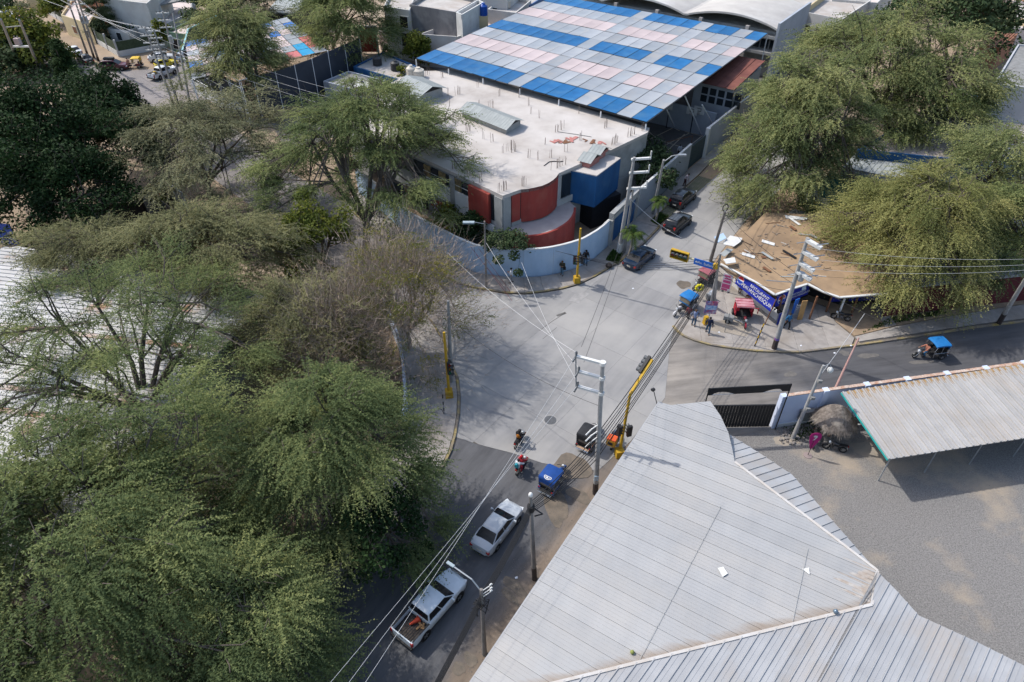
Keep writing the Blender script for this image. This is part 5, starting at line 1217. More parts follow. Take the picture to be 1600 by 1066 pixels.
def unit(a): return a / np.maximum(np.linalg.norm(a, axis=-1, keepdims=True), 1e-6)
def sprays(r, C, AZ, RAD, n, L, droop, nl, ll, lw, spread=.75, el=(-.15, .5), flat=.38, tint0=None, fluffy=.55):
    """leafy branchlets: every lump of the crown sends out n arching sprays, each with nl leaflets"""
    k = len(C); c = np.repeat(C, n, 0); az = np.repeat(AZ, n) + r.normal(0, spread, k * n); rad = np.repeat(RAD, n)
    off = unit(r.normal(size=(k * n, 3))) * (r.random((k * n, 1)) ** .5) * rad[:, None] * np.array([1, 1, flat]); off[:, 2] = np.abs(off[:, 2]) * np.where(r.random(k * n) < .72, 1, -1)
    p0 = c + off; e = r.uniform(el[0], el[1], k * n); le = L * r.uniform(.6, 1.25, k * n)
    h = np.stack([np.cos(az) * np.cos(e), np.sin(az) * np.cos(e), np.sin(e)], 1); dr = droop * r.uniform(.5, 1.4, k * n)
    s = np.linspace(.04, 1, nl)[None, :] + r.normal(0, .02, (k * n, nl))
    p = p0[:, None, :] + h[:, None, :] * (le[:, None] * s)[..., None]; p[..., 2] -= (le * dr)[:, None] * s ** 2
    t = np.repeat(h[:, None, :], nl, 1).copy(); t[..., 2] -= 2 * dr[:, None] * s; t = unit(t)
    hp = np.stack([-t[..., 1], t[..., 0], np.zeros_like(t[..., 0])], -1); hp = unit(hp)
    sg = np.where(r.random((k * n, nl)) < .5, 1, -1)[..., None]
    q = unit(hp * sg + r.normal(0, fluffy, (k * n, nl, 3)) + t * .55)
    lenf = ll * r.uniform(.6, 1.3, (k * n, nl)) * (1.05 - .45 * s)
    w = unit(t + r.normal(0, .35, t.shape)) * lw
    V = np.stack([p - w, p + w, p + q * lenf[..., None]], 2).reshape(-1, 3, 3)
    base = np.repeat(r.normal(.52, .22, k), n) if tint0 is None else np.repeat(tint0, n)
    T = (base[:, None] + r.normal(0, .13, (k * n, 1)) + r.normal(0, .10, (k * n, nl)) + .16 * s).reshape(-1)
    return V, T
def clumps(r, C, RAD, n, sz, flat=.75, tint0=None):
    """broad-leaved crown: leaf blades set all round each lump, thickest on its outside"""
    k = len(C); c = np.repeat(C, n, 0); d = unit(r.normal(size=(k * n, 3))); rad = np.repeat(RAD, n)
    p = c + d * (rad * r.random(k * n) ** .33)[:, None] * np.array([1, 1, flat])
    nrm = unit(d * .6 + r.normal(0, .55, d.shape) + np.array([0, 0, .55])); a = unit(np.cross(nrm, r.normal(size=d.shape))); b = np.cross(nrm, a)
    s = sz * r.uniform(.6, 1.35, (k * n, 1))
    tri1 = np.stack([p - a * s * .55, p + b * s * .32, p + a * s * .55], 1); tri2 = np.stack([p - a * s * .55, p + a * s * .55, p - b * s * .32], 1)
    base = np.repeat(r.normal(.4, .15, k), n) if tint0 is None else np.repeat(tint0, n); T = base + r.normal(0, .16, k * n)
    return np.concatenate([tri1, tri2]), np.concatenate([T, T])
def tree(label, u, v, zc, rpx, hz, kind='green', nl=40, spr=70, leaf=26, L=1.9, droop=.55, ll=.17, lw=.035, lump=1.5, squash=1.0, base=None, seed=0, name='mesquite_tree', group=None, limbs=6, trunk_r=.28, style='spray', bare=0, ring=None, dens=1.0, spread=.7, fluffy=.5, m_b=None, size=.25, rim=.35):
    r = np.random.default_rng(seed + 100); c = G(u, v, zc); rx = rpx * mpp(u, v, zc)
    b = G(*base) if base else Vector((c.x, c.y, 0)); b = Vector((b.x, b.y, 0))
    t = thing(name, label, 'tree', b, 0, group)
    ox, oy = c.x - b.x, c.y - b.y
    if ring is None: ring = .42 if style == 'spray' and not bare else .25
    if style == 'spray' and not bare: nl = int(nl * 1.3 * dens); spr = int(spr * 1.08); droop *= .85; leaf = int(leaf * .88); lw *= 1.06; lw *= 1.45
    gi = np.arange(nl); rho = np.sqrt((gi + .5) / nl) * .95 + r.normal(0, .05, nl); rho = np.clip(rho, .02, 1); ph = gi * 2.39996 + seed + r.normal(0, .18, nl)
    nr = int(nl * ring); rho = rho[::-1].copy(); ph = ph[::-1].copy(); rho[:nr] = np.maximum(rho[:nr], r.uniform(.7, 1.0, nr))
    lob = 1 + .18 * np.sin(3 * ph + seed) + .15 * np.sin(5 * ph + 2 * seed) + .12 * np.sin(9 * ph + seed)
    x = rho * rx * np.cos(ph) * lob; y = rho * rx * squash * np.sin(ph) * lob
    z = zc + hz * (np.sqrt(np.maximum(0, 1 - rho ** 2)) * .95 - rim * rho ** 2) + r.normal(0, hz * .24, nl); low_ = r.random(nl) < (.22 if style == 'spray' and not bare else 0); z = np.where(low_, z - hz * r.uniform(.4, .9, nl), z)
    z[:nr] -= hz * r.uniform(0, .85 if style == 'spray' else .55, nr); z = np.maximum(z, 1.2)
    C = np.stack([ox + x, oy + y, z], 1); AZ = np.arctan2(y, x) + r.normal(0, 1, nl) * 2.2 * np.maximum(0, .55 - rho); RAD = lump * r.uniform(.65, 1.3, nl)
    if style == 'spray': V, T = sprays(r, C, AZ, RAD, spr, L, droop, leaf, ll, lw, spread, fluffy=fluffy)
    else: V, T = clumps(r, C, RAD, spr, size)
    # trunk and limbs
    mb = MB(); fh = zc * r.uniform(.3, .42); F = Vector((ox * .35, oy * .35, fh))
    mb.tube([(0, 0, -.1), (ox * .1 + .1, oy * .1, fh * .5), F], [trunk_r * 1.25, trunk_r, trunk_r * .85], 7, cap=False)
    ends = []
    for i in range(limbs):
        a = 2 * math.pi * (i + r.random() * .6) / limbs; rr2 = r.uniform(.38, .6)
        E_ = Vector((ox + rx * rr2 * math.cos(a), oy + rx * squash * rr2 * math.sin(a), zc + hz * .35 * r.uniform(.3, 1)))
        mid = F.lerp(E_, .5) + Vector((r.normal(0, .4), r.normal(0, .4), r.uniform(-.1, .7)))
        mb.tube([F, mid, E_], [trunk_r * .7, trunk_r * .5, trunk_r * .28], 6, cap=False); ends.append((E_, mid))
    for i in range(nl):
        P_ = Vector(C[i]); j = min(range(limbs), key=lambda q_: (ends[q_][0] - P_).length); S_ = ends[j][0] if r.random() < .7 else ends[j][1]
        m_ = S_.lerp(P_, .5) + Vector((r.normal(0, .3), r.normal(0, .3), r.uniform(0, .5)))
        mb.tube([S_, m_, P_], [trunk_r * .26, trunk_r * .18, trunk_r * .09], 5, cap=False)
        for w_ in range(3):
            d = Vector(r.normal(size=3)); d.z = abs(d.z) * .6; d = d.normalized() * RAD[i] * 1.1
            mb.tube([m_.lerp(P_, .5 + .2 * w_), P_ + d * .6, P_ + d + Vector((0, 0, .1))], [trunk_r * .10, trunk_r * .07, trunk_r * .03], 4, cap=False)
    o = mb.build('trunk', m_b or m_bark, t, world=False, smooth=50)
    if bare:
        rr = np.random.default_rng(seed + 7); n = bare; k = rr.integers(0, nl, n)
        p = C[k] + rr.normal(0, 1, (n, 3)) * np.array([lump, lump, lump * .6])
        cen = np.array([ox, oy, zc * .55]); d = unit(unit(p - cen) * .9 + rr.normal(0, .45, (n, 3)) + np.array([0, 0, .35]))
        ln = rr.uniform(.5, 1.5, (n, 1)); w = unit(np.cross(d, rr.normal(size=(n, 3)))) * .017
        q = p + d * ln
        V2 = np.concatenate([np.stack([p - w, p + w, q], 1)])
        ob = leaf_mesh('twigs', m_pale, V2, np.full(len(V2), .5), t)
    leaf_mesh('crown', LEAF[kind], V, T, t)
    return t
tree('huge near mesquite tree with long arching green sprays filling the lower left corner', 118, 905, 7.6, 300, 5.2, 'green', 145, 62, 36, 2.7, .66, .19, .032, 1.5, spread=.58, fluffy=.45, seed=61, base=(330, 980), limbs=8, trunk_r=.4)
tree('smaller mesquite at the bottom edge between the huge near tree and the south street', 405, 985, 5.6, 92, 3.4, 'green', 34, 60, 34, 2.4, .64, .17, .03, 1.3, spread=.6, fluffy=.45, seed=41, base=(410, 1010))
tree('dark green mesquite tree hanging over the left pavement beside the road, trunk leaning left', 512, 722, 7.0, 134, 4.2, 'green', 66, 60, 36, 2.4, .64, .17, .03, 1.3, spread=.6, fluffy=.45, seed=2, base=(560, 790), trunk_r=.3)
tree('sparse open mesquite tree with bare dark limbs standing over the rusty roof', 185, 545, 9.0, 225, 3.6, 'green', 80, 58, 24, 2.0, .45, .17, .028, 1.5, seed=3, base=(250, 700), limbs=9, trunk_r=.36, dens=.85)
tree('olive thicket tree along the back edge of the rusty roof, left of centre', 320, 388, 7.0, 150, 2.8, 'olive', 64, 58, 26, 1.9, .45, .20, .035, 1.8, seed=4, base=(340, 420), squash=.6)
tree('olive tree between the rusty roof and the bare pale tree', 475, 512, 5.5, 88, 2.6, 'olive', 46, 50, 26, 1.8, .5, .19, .033, 1.5, seed=5, base=(480, 530))
tree('low olive tree at the left edge above the rusty roof', 150, 395, 6.0, 130, 1.8, 'olive', 40, 46, 24, 1.8, .4, .20, .035, 1.5, seed=6, base=(140, 410), squash=.6)
tree('half-bare pale grey tree with few yellow-green leaves beside the left pavement', 630, 462, 6.4, 104, 3.8, 'yellow', 84, 34, 10, 1.1, .2, .14, .045, 1.5, seed=7, rim=.75, base=(640, 545), name='bare_tree', bare=11500, m_b=m_pale, limbs=9, trunk_r=.2)
tree('second half-bare shrubby tree behind the pale tree, twigs over the grey street', 530, 520, 5.5, 85, 3.2, 'olive', 40, 14, 14, 1.3, .3, .16, .035, 1.3, seed=8, base=(570, 560), name='bare_tree', bare=6000, limbs=6, trunk_r=.2)
tree('yellow-green broad-leaved tree between the olive trees and the pale bare tree', 490, 372, 7.0, 62, 2.6, 'yellow', 34, 260, 0, seed=9, base=(510, 420), name='broadleaf_tree', style='clump', lump=.95, size=.26)
tree('tall mesquite tree with forked trunk in front of the concrete school roof', 575, 222, 10.2, 150, 4.6, 'green', 100, 56, 26, 2.1, .42, .21, .04, 1.7, seed=10, base=(572, 410), limbs=8, trunk_r=.42, squash=.9, rim=.62)
tree('dusty olive tree between the dark ficus and the tall school tree', 320, 225, 8.0, 135, 4.0, 'grey', 70, 52, 24, 2.0, .42, .22, .042, 1.9, seed=11, base=(330, 320))
tree('dusty pale tree in front of the white steel frame, upper left', 288, 196, 3.8, 46, 2.2, 'grey', 24, 44, 22, 1.8, .4, .22, .045, 1.5, seed=12, base=(290, 215))
tree('dense dark green ficus at the left edge, largest of the three', 60, 240, 8.0, 135, 5.0, 'dark', 95, 420, 0, seed=13, base=(60, 330), name='ficus_tree', style='clump', lump=2.2, size=.34)
tree('dense dark ficus right of the largest, reaching the grey street', 165, 195, 6.6, 78, 4.2, 'dark', 56, 420, 0, seed=14, base=(150, 240), name='ficus_tree', style='clump', lump=1.8, size=.34)
tree('dark ficus in front of the grey panel wall on the left', 110, 300, 6.0, 95, 3.6, 'dark', 60, 380, 0, seed=15, base=(110, 340), name='ficus_tree', style='clump', lump=1.8, size=.30)
tree('ficus with yellowing top beside the transformer poles, far left', 44, 72, 3.9, 50, 3.6, 'yellow', 32, 200, 0, seed=16, base=(44, 92), name='yellowing_ficus', style='clump', lump=2.4, size=.55)
tree('green lower crown below the yellowing ficus by the transformer poles', 38, 88, 2.6, 48, 2.6, 'broad', 44, 200, 0, seed=46, base=(38, 98), name='ficus_tree', style='clump', lump=2.3, size=.55)
tree('round umbrella-shaped mesquite in front of the pink tarpaulins', 374, 78, 8.6, 56, 4.4, 'lime', 60, 52, 20, 2.2, .5, .25, .06, 1.9, seed=17, base=(425, 185), limbs=6, trunk_r=.4)
tree('large mesquite between the two tarpaulin canopies at the top', 540, 26, 8.6, 66, 5.0, 'green', 78, 56, 20, 2.4, .55, .27, .065, 2.2, seed=18, base=(520, 80))
tree('bushy dark green tree behind the dark screen at the top left', 345, 12, 6.0, 52, 4.0, 'broad', 32, 180, 0, seed=19, base=(345, 45), name='broadleaf_tree', style='clump', lump=2.2, size=.6)
tree('grey-green tree at the top between the screens and the white tin shed', 400, 18, 6.0, 40, 3.4, 'grey', 24, 40, 18, 2.0, .4, .27, .06, 1.7, seed=20, base=(400, 50))
tree('huge mesquite right of the north street, spreading over the road edge', 1248, 205, 9.0, 98, 5.8, 'lime', 96, 62, 22, 1.9, .62, .24, .05, 2.0, seed=21, base=(1250, 318), trunk_r=.45, limbs=8, rim=.6)
tree('broad mesquite behind the street tree, crown reaching the wavy roof', 1375, 112, 9.6, 158, 5.4, 'lime', 110, 56, 20, 2.5, .5, .26, .06, 2.4, seed=22, base=(1385, 220), trunk_r=.5, limbs=9)
tree('mesquite crown lower right of the broad one, above the white roof', 1445, 168, 7.0, 92, 3.6, 'green', 56, 52, 20, 2.2, .5, .25, .055, 2.0, seed=23, base=(1440, 230))
tree('dark green leafy tree at the top right behind the broad mesquite', 1480, 28, 9.0, 88, 5.6, 'broad', 64, 200, 0, seed=24, base=(1475, 100), name='broadleaf_tree', style='clump', lump=2.4, size=.62)
tree('small dark mango-like tree in front of the terracotta roof, right', 1545, 48, 3.6, 32, 2.0, 'broad', 14, 150, 0, seed=25, base=(1540, 66), name='broadleaf_tree', style='clump', lump=1.8, size=.55)
tree('golden green mesquite hanging over the sand-covered shop roof and east street', 1432, 362, 6.6, 102, 4.4, 'gold', 96, 56, 28, 2.6, .58, .20, .036, 1.5, spread=.55, fluffy=.42, seed=26, base=(1440, 452), trunk_r=.4, limbs=8)
tree('airy mesquite at the right edge with roofs showing through', 1565, 285, 7.5, 92, 4.6, 'lime', 60, 42, 22, 2.1, .5, .22, .045, 1.9, seed=27, base=(1570, 345), limbs=7)
tree('mesquite crown at the right edge over the maroon building', 1600, 355, 6.4, 76, 3.2, 'green', 46, 52, 24, 2.0, .55, .20, .04, 1.6, seed=28, base=(1600, 440))
tree('dark leafy tree under the near mesquite at the edge of the south street', 585, 835, 3.6, 80, 2.6, 'dark', 32, 230, 0, seed=29, base=(590, 850), name='broadleaf_tree', style='clump', lump=1.0, size=.24)
tree('dark green garden tree behind the pale street wall of the school', 1008, 262, 2.6, 52, 2.2, 'broad', 30, 210, 0, seed=30, base=(1005, 275), name='broadleaf_tree', style='clump', lump=1.25, size=.34, squash=1.2)
tree('small grey-green shrub tree leaning over the curved blue wall', 795, 388, 3.6, 34, 1.5, 'broad', 20, 170, 0, seed=31, base=(790, 402), name='shrub_tree', style='clump', lump=.75, size=.24, trunk_r=.09)
tree('dark shrub growing between the curved wall and the school windows', 735, 362, 2.6, 22, 1.6, 'dark', 12, 170, 0, seed=32, base=(735, 375), name='shrub_tree', style='clump', lump=.8, size=.24, trunk_r=.08)
tree('light green garden shrub behind the curved wall near the pale bare tree', 700, 342, 2.4, 26, 1.5, 'yellow', 12, 130, 0, seed=33, base=(700, 352), name='shrub_tree', style='clump', lump=.8, size=.25, trunk_r=.08)
tree('round bright green bush at the left corner of the tarpaulin canopy', 655, 84, 3.2, 17, 2.4, 'yellow', 18, 190, 0, seed=34, base=(655, 96), name='bush', style='clump', lump=1.3, size=.42, trunk_r=.12)
tree('small round garden tree on the lawn of the stepped house, upper left', 253, 52, 3.0, 9, 1.6, 'yellow', 9, 120, 0, seed=35, base=(253, 62), name='bush', style='clump', lump=1.1, size=.42, trunk_r=.12)
tree('dark green garden bush behind the fence netting, top left', 88, 14, 3.0, 20, 1.8, 'yellow', 12, 130, 0, seed=36, base=(90, 22), name='bush', style='clump', lump=1.6, size=.55, trunk_r=.12)
tree('garden shrubs beside the white house wing on the lawn', 205, 48, 1.6, 18, 1.0, 'broad', 9, 120, 0, seed=37, base=(205, 54), name='bush', style='clump', lump=1.2, size=.45, trunk_r=.1)
tree('green bush at the top left corner beside the road', 8, 10, 2.0, 22, 1.4, 'broad', 9, 120, 0, seed=38, base=(8, 14), name='bush', style='clump', lump=1.6, size=.5, trunk_r=.1)
tree('green bush between the tanks and the cream tank on the school roof edge', 628, 114, 3.4, 7, .8, 'yellow', 5, 110, 0, seed=39, base=(632, 132), name='bush', style='clump', lump=.7, size=.3, trunk_r=.06)
tree('thin young street tree on the sandy pavement, top left', 37, 18, 3.4, 9, 1.4, 'grey', 9, 20, 14, 1.2, .3, .25, .06, 1.0, seed=40, base=(43, 32), trunk_r=.09, limbs=3, name='young_tree')
def conifer(label, u, v, H, rb, seed, kind='dark', tiers=12, name='conifer', w=.08, ll=.34, n=46):
    r = np.random.default_rng(seed); b = G(u, v); t = thing(name, label, 'tree', b)
    MB().tube([(0, 0, 0), (.1, 0, H * .5), (0, 0, H)], [.22, .14, .03], 6, cap=False).build('trunk', m_bark, t, world=False)
    C = []; AZ = []; RAD = []
    for i in range(tiers):
        f = i / (tiers - 1); z = H * (.14 + .85 * f); rr_ = rb * (1 - f) ** .8 + .12
        for k in range(max(3, int(7 * (1 - f)) + 2)):
            a = r.random() * 6.28; C.append((rr_ * .45 * math.cos(a), rr_ * .45 * math.sin(a), z + r.normal(0, .15))); AZ.append(a); RAD.append(rr_ * .4)
    V, T = sprays(r, np.array(C), np.array(AZ), np.array(RAD), n, rb * .65, .25, 14, ll, w, .5, (-.1, .4))
    leaf_mesh('crown', LEAF[kind], V, T, t)
conifer('tall feathery grey-green conifer beside the garden fence, upper left', 170, 62, 13, 3.0, 50, 'broad', 10, n=40)
conifer('dark cypress spire rising from the ficus trees on the left', 112, 138, 7.5, 1.7, 51, 'dark', 12, 'cypress', n=50)
conifer('small dark cypress tip at the right end of the ficus trees', 178, 170, 5.0, 1.1, 52, 'dark', 9, 'cypress', n=40)
def palm(label, u, v, H, nf, L, seed, lean=(0, 0), kind='palm'):
    r = np.random.default_rng(seed); b = G(u, v, .13); t = thing('palm_tree', label, 'palm', b)
    top = Vector((lean[0], lean[1], H))
    MB().tube([(0, 0, 0), top * .5 + Vector((.1, 0, 0)), top], [.17, .12, .10], 7).build('trunk', mat('palm_trunk', (.22, .2, .17), (.15, .13, .11), 6, .9), t, world=False)
    for i in range(nf):
        az = 2 * math.pi * i / nf + r.normal(0, .15); e = r.uniform(.25, 1.1); le = L * r.uniform(.8, 1.15); dr = r.uniform(.55, .95)
        n = 26; s = np.linspace(.06, 1, n); h = np.array([math.cos(az) * math.cos(e), math.sin(az) * math.cos(e), math.sin(e)])
        p = np.array(top)[None] + h[None] * (le * s)[:, None]; p[:, 2] -= le * dr * s ** 2
        tt = np.repeat(h[None], n, 0); tt[:, 2] -= 2 * dr * s; tt = unit(tt); hp = unit(np.stack([-tt[:, 1], tt[:, 0], 0 * s], 1))
        Vs = []
        for sg in (-1, 1):
            q = unit(hp * sg + tt * .5 + np.array([0, 0, -.35]) + r.normal(0, .12, tt.shape)); w = tt * .045; l_ = (.62 * np.sin(np.pi * (.12 + .8 * s)) * r.uniform(.85, 1.1, n))[:, None] * (L / 1.9)
            Vs.append(np.stack([p - w, p + w, p + q * l_], 1))
        w2 = hp * .025; Vs.append(np.stack([p[:-1] - w2[:-1], p[:-1] + w2[:-1], p[1:]], 1))
        V = np.concatenate(Vs); leaf_mesh('frond', LEAF[kind], V, np.clip(r.normal(.5, .12) + r.normal(0, .06, len(V)), 0, 1), t)
palm('palm beside the tall triple-arm pole and the dark blue gate', 982, 402, 2.9, 16, 2.1, 60, (.15, .1))
palm('smaller palm in the grass planter by the parked dark cars', 1024, 347, 2.7, 13, 1.7, 61, (.1, .1))
palm('shaggy garden palm in front of the stepped white house, upper left', 258, 66, 3.0, 14, 1.6, 62)
def potted(label, u, v, z, n, h, kind, flower, seed, name='flowering_plant'):
    r = np.random.default_rng(seed); b = G(u, v, z); t = thing(name, label, 'plant', b)
    st = MB()
    for i in range(n):
        a = r.random() * 6.28; q = Vector((math.cos(a) * h * .4, math.sin(a) * h * .4, h * r.uniform(.6, 1)))
        st.tube([(0, 0, 0), q * .6 + Vector((0, 0, .1)), q], [.03, .02, .012], 4, cap=False)
    st.build('stem', m_bark, t, world=False)
    C = np.array([(r.normal(0, h * .3), r.normal(0, h * .3), h * r.uniform(.4, .9)) for _ in range(n)])
    V, T = clumps(r, C, np.full(n, h * .28), 60, .3); leaf_mesh('foliage', LEAF[kind], V, T, t)
    if flower:
        C2 = C + np.array([0, 0, h * .22]); V, T = clumps(r, C2, np.full(n, h * .12), 14, .2); leaf_mesh('flower', mat('red_flower', (.42, .03, .025), rough=.7), V, T, t)
potted('red-flowered shrub in front of the grey panel wall, left', 249, 338, 0, 7, 3.2, 'yellow', True, 70)
for i, (u, v) in enumerate([(608, 88), (618, 89), (628, 90), (640, 90), (604, 85)]):
    potted(['dark hedge plant at the foot of the white boundary wall, second from its left end', 'dark hedge plant at the middle of the white boundary wall', 'dark hedge plant right of the middle of the white boundary wall', 'dark hedge plant nearest the round green bush', 'dark hedge plant at the left end of the white boundary wall'][i], u, v, 0, 5, 1.5, 'dark', False, 71 + i, 'hedge_plant')
# ================================================================ POLES, SIGNALS, WIRES
m_pole = mat('concrete_pole', (.32, .315, .31), (.24, .235, .23), 2.5, .85, bump=.1, bscale=20)
m_poledark = mat('weathered_pole', (.22, .20, .19), (.15, .14, .13), 2.5, .9)
m_base = mat('black_pole_base', (.03, .028, .028), (.07, .05, .045), 5, .7)
m_ins = mat('grey_insulator', (.09, .095, .10), rough=.4)
m_wire = mat('aluminium_wire', (.50, .50, .50), rough=.5)
m_cable = mat('black_cable', (.018, .018, .02), rough=.7)
m_yel = mat('traffic_yellow', (.46, .28, .018), (.38, .23, .018), 3, .6, col3=(.30, .21, .06), scale3=1.2, lo3=.62, hi3=.8)
m_lens = mat('signal_black', (.02, .02, .022), rough=.5)
m_red_l = mat('signal_red', (.16, .008, .006), rough=.3); m_amb_l = mat('signal_amber', (.18, .09, .006), rough=.3); m_grn_l = mat('signal_green', (.006, .10, .05), rough=.3)
def pole(name, label, u, vb, H, r=.19, top=None, m=None, cat='utility pole', base_h=1.2, z0=0, sides=9, base=True):
    b = G(u, vb, z0); t = thing(name, label, cat, b)
    lean = Vector((0, 0, H))
    if top:
        q = G(top[0], top[1], z0 + H); d = Vector((q.x - b.x, q.y - b.y, 0)); lean += d
    k = 8; MB().tube([lean * (i / k) for i in range(k + 1)], [r * (1 - .42 * i / k) for i in range(k + 1)], sides).build('shaft', m or m_pole, t, world=False, smooth=50)
    if base: MB().tube([(0, 0, 0), lean * (base_h / H)], [r * 1.03, r * 1.0], sides).build('base_paint', m_base, t, world=False)
    return t, b, lean
def arm_ins(t, tip, n=2):
    mb = MB(); o = Vector(tip)
    mb.lathe([(.04, 0), (.085, .05), (.05, .09), (.085, .14), (.05, .18), (.075, .23), (.03, .28)], 8, M=Matrix.Translation(o + Vector((0, 0, .05))))
    mb.tube([o, o + Vector((-.25, -.45, -.15))], [.06, .07], 6)
    return mb.build('insulator', m_ins, t, world=False)
# tall three-arm pole by the street, in front of the shed
tA, bA, lA = pole('utility_pole', 'tall grey pole with three pale concrete arms standing by the metal shed', 930, 771, 12.6, .21, (942, 566))
ad = (G(916, 555, 12) - G(942, 562, 12)); ad.z = 0; ad.normalize()
armA = []
for z, L in ((12.5, 1.75), (11.3, 1.55), (10.0, 1.6)):
    c = lA * (z / 12.6)
    MB().bar(c - ad * .2, c + ad * L, .20, .16).lathe([(.2, -.12), (.2, .12)], 10, M=Matrix.Translation(c)).build('crossarm', m_white, tA, world=False)
    arm_ins(tA, c + ad * L + Vector((0, 0, .08))); armA.append(bA + c + ad * L + Vector((0, 0, .3)))
MB().tube([lA * .79 + ad * 1.7, lA * 1.02 + ad * 1.8], .05, 5).build('riser', m_galv, tA, world=False)
for z in (7.2, 6.6, 6.0): c = lA * (z / 12.6); MB().bar(c, c - Vector((.6, .45, .1)), .06, .06).tube([c - Vector((.5, .35, .1)), c - Vector((.95, .75, .3))], .05, 5).build('bracket', m_white, tA, world=False)
MB().box(tuple(lA * (1.9 / 12.6) + Vector((0, -.2, 0))), (.3, .06, .5)).build('sticker', mat('sticker_blue', (.2, .35, .5), (.5, .5, .5), 9, .6), tA, world=False)
# leaning pole with four white transformer arms at the shop corner
tB, bB_, lB = pole('utility_pole', 'leaning pale pole with four white insulator arms in front of the shop corner', 1209, 546, 12.0, .24, (1262, 372))
MB().tube([lB * .03, lB * .12], [.245, .235], 9).build('poster_wrap', mat('wrap_blue', (.03, .08, .32), (.4, .1, .12), 6, .6), tB, world=False)
for i, z in enumerate((11.7, 10.6, 9.5, 8.6)):
    c = lB * (z / 12)
    MB().bar(c + Vector((0, 0, .1)), c + Vector((.85, -1.0, -.05)), .34, .26).build('crossarm', m_white, tB, world=False)
    MB().tube([c + Vector((.5, -.8, .15)), c + Vector((1.5, -.6, .15))], .045, 5).tube([c + Vector((-.9, -.3, 0)), c + Vector((-.1, -.1, 0))], .04, 5).build('insulator', m_galv, tB, world=False)
c = lB * (7.6 / 12); MB().tube([c, c + Vector((-2.4, 0, .2))], .04, 5).build('bracket', m_galv, tB, world=False)
MB().lathe([(.22, 0), (.26, .1), (.26, .7), (.2, .8)], 10, M=Matrix.Translation(lB * (8.0 / 12) + Vector((.3, -.3, 0)))).build('transformer', m_galv, tB, world=False)
# double pole with three side arms by the palm
tC, bC, lC = pole('utility_pole', 'tall pale pole with three right-hand arms beside the palm and blue gate', 967, 396, 11.6, .25, (991, 246), base=False)
MB().tube([(0, 0, 0), lC * .12], [.33, .30], 9).build('base_paint', m_white, tC, world=False)
acx = Vector((1, .15, 0)).normalized(); armC = []
for z, L in ((11.4, 1.7), (9.9, 1.75), (8.1, 1.8)):
    c = lC * (z / 11.6); MB().bar(c - acx * .25, c + acx * L, .22, .2).bar(c + acx * L - Vector((0, 0, .1)), c + acx * L + Vector((0, 0, .75)), .12, .12).build('crossarm', m_white, tC, world=False)
    armC.append(bC + c + acx * L + Vector((0, 0, .6)))
tC2, bC2, lC2 = pole('utility_pole', 'thinner grey pole tied close beside the three-arm palm pole', 975, 396, 8.2, .16, (990, 292), m_grille, base=False)
# street-corner poles on the shop side
tD, bD, lD = pole('utility_pole', 'dark weathered pole wrapped in cables at the edge of the shop roof', 1110, 408, 8.6, .20, (1133, 330), m_poledark, base=False)
c = lD; MB().tube([c + Vector((.25 * math.cos(a), .1, .3 + .38 * math.sin(a))) for a in np.linspace(0, 6.28, 15)], .05, 5).build('cable_coil', m_cable, tD, world=False)
tE, bE, lE = pole('utility_pole', 'bare concrete post standing in the plaza behind the poster board', 1111, 478, 7.6, .17, (1126, 396), m_pole, base=False, z0=.13)
tF, bF, lF = pole('street_lamp', 'concrete lamp post rising behind the planter palm on the north street', 1020, 335, 8.6, .19, (1037, 250), base=False, cat='street lamp')
MB().tube([lF * .96, lF + Vector((.8, -.1, .5)), lF + Vector((1.6, -.2, .7))], .045, 6).build('lamp_arm', m_galv, tF, world=False)
MB().box(tuple(lF + Vector((1.9, -.25, .68))), (.75, .28, .16)).build('lamp_head', m_galv, tF, world=False)
tG, bG, lG = pole('street_lamp', 'thin dark lamp post in front of the curved blue wall, lamp to the left', 760, 449, up_h(760, 449, 346), .13, None, m_poledark, base=False, cat='street lamp', z0=.13)
MB().tube([lG * .96, lG * .97 + Vector((-1.0, -.2, .25))], .035, 6).build('lamp_arm', m_galv, tG, world=False)
MB().box(tuple(lG * .97 + Vector((-1.5, -.25, .22))), (1.1, .34, .16)).build('lamp_head', mat('lamp_cover', (.28, .34, .37), rough=.4), tG, world=False)
tH, bH, lH = pole('street_lamp', 'grey post with white globe lamp beside the silver sedan', 835, 905, 7.7, .17, (829, 776), m_poledark, cat='street lamp')
MB().lathe([(.05, -.18), (.12, -.1), (.14, .03), (.10, .14), (.02, .18)], 12, M=Matrix.Translation(lH + Vector((0, 0, .15)))).build('lamp_globe', m_white, tH, world=False, smooth=60)
MB().lathe([(.22, -.5), (.24, 0)], 10, M=Matrix.Translation(lH * .9)).tube([lH * .88 + Vector((.1, 0, 0)), lH * .88 + Vector((.7, -.2, -.4)), lH * .78 + Vector((.2, 0, 0))], .05, 5).build('cable_bundle', m_cable, tH, world=False)
tI, bI, lI = pole('street_lamp', 'grey lamp post near the white pickup with tangled wires and arm over its bonnet', 757, 1022, 6.6, .16, (752, 921), m_poledark, base=False, cat='street lamp')
q = G(704, 882, 7.1) - bI
MB().tube([lI * .97, lI.lerp(q, .3) + Vector((0, 0, .25)), q], .045, 6).build('lamp_arm', m_galv, tI, world=False)
hd = (q - lI); hd.z = 0; MB().box(tuple(q), (.5, .17, .1), math.atan2(hd.y, hd.x)).build('lamp_head', mat('lamp_cover', (.28, .34, .37), rough=.4), tI, world=False)
jm = MB(); jr = random.Random(4)
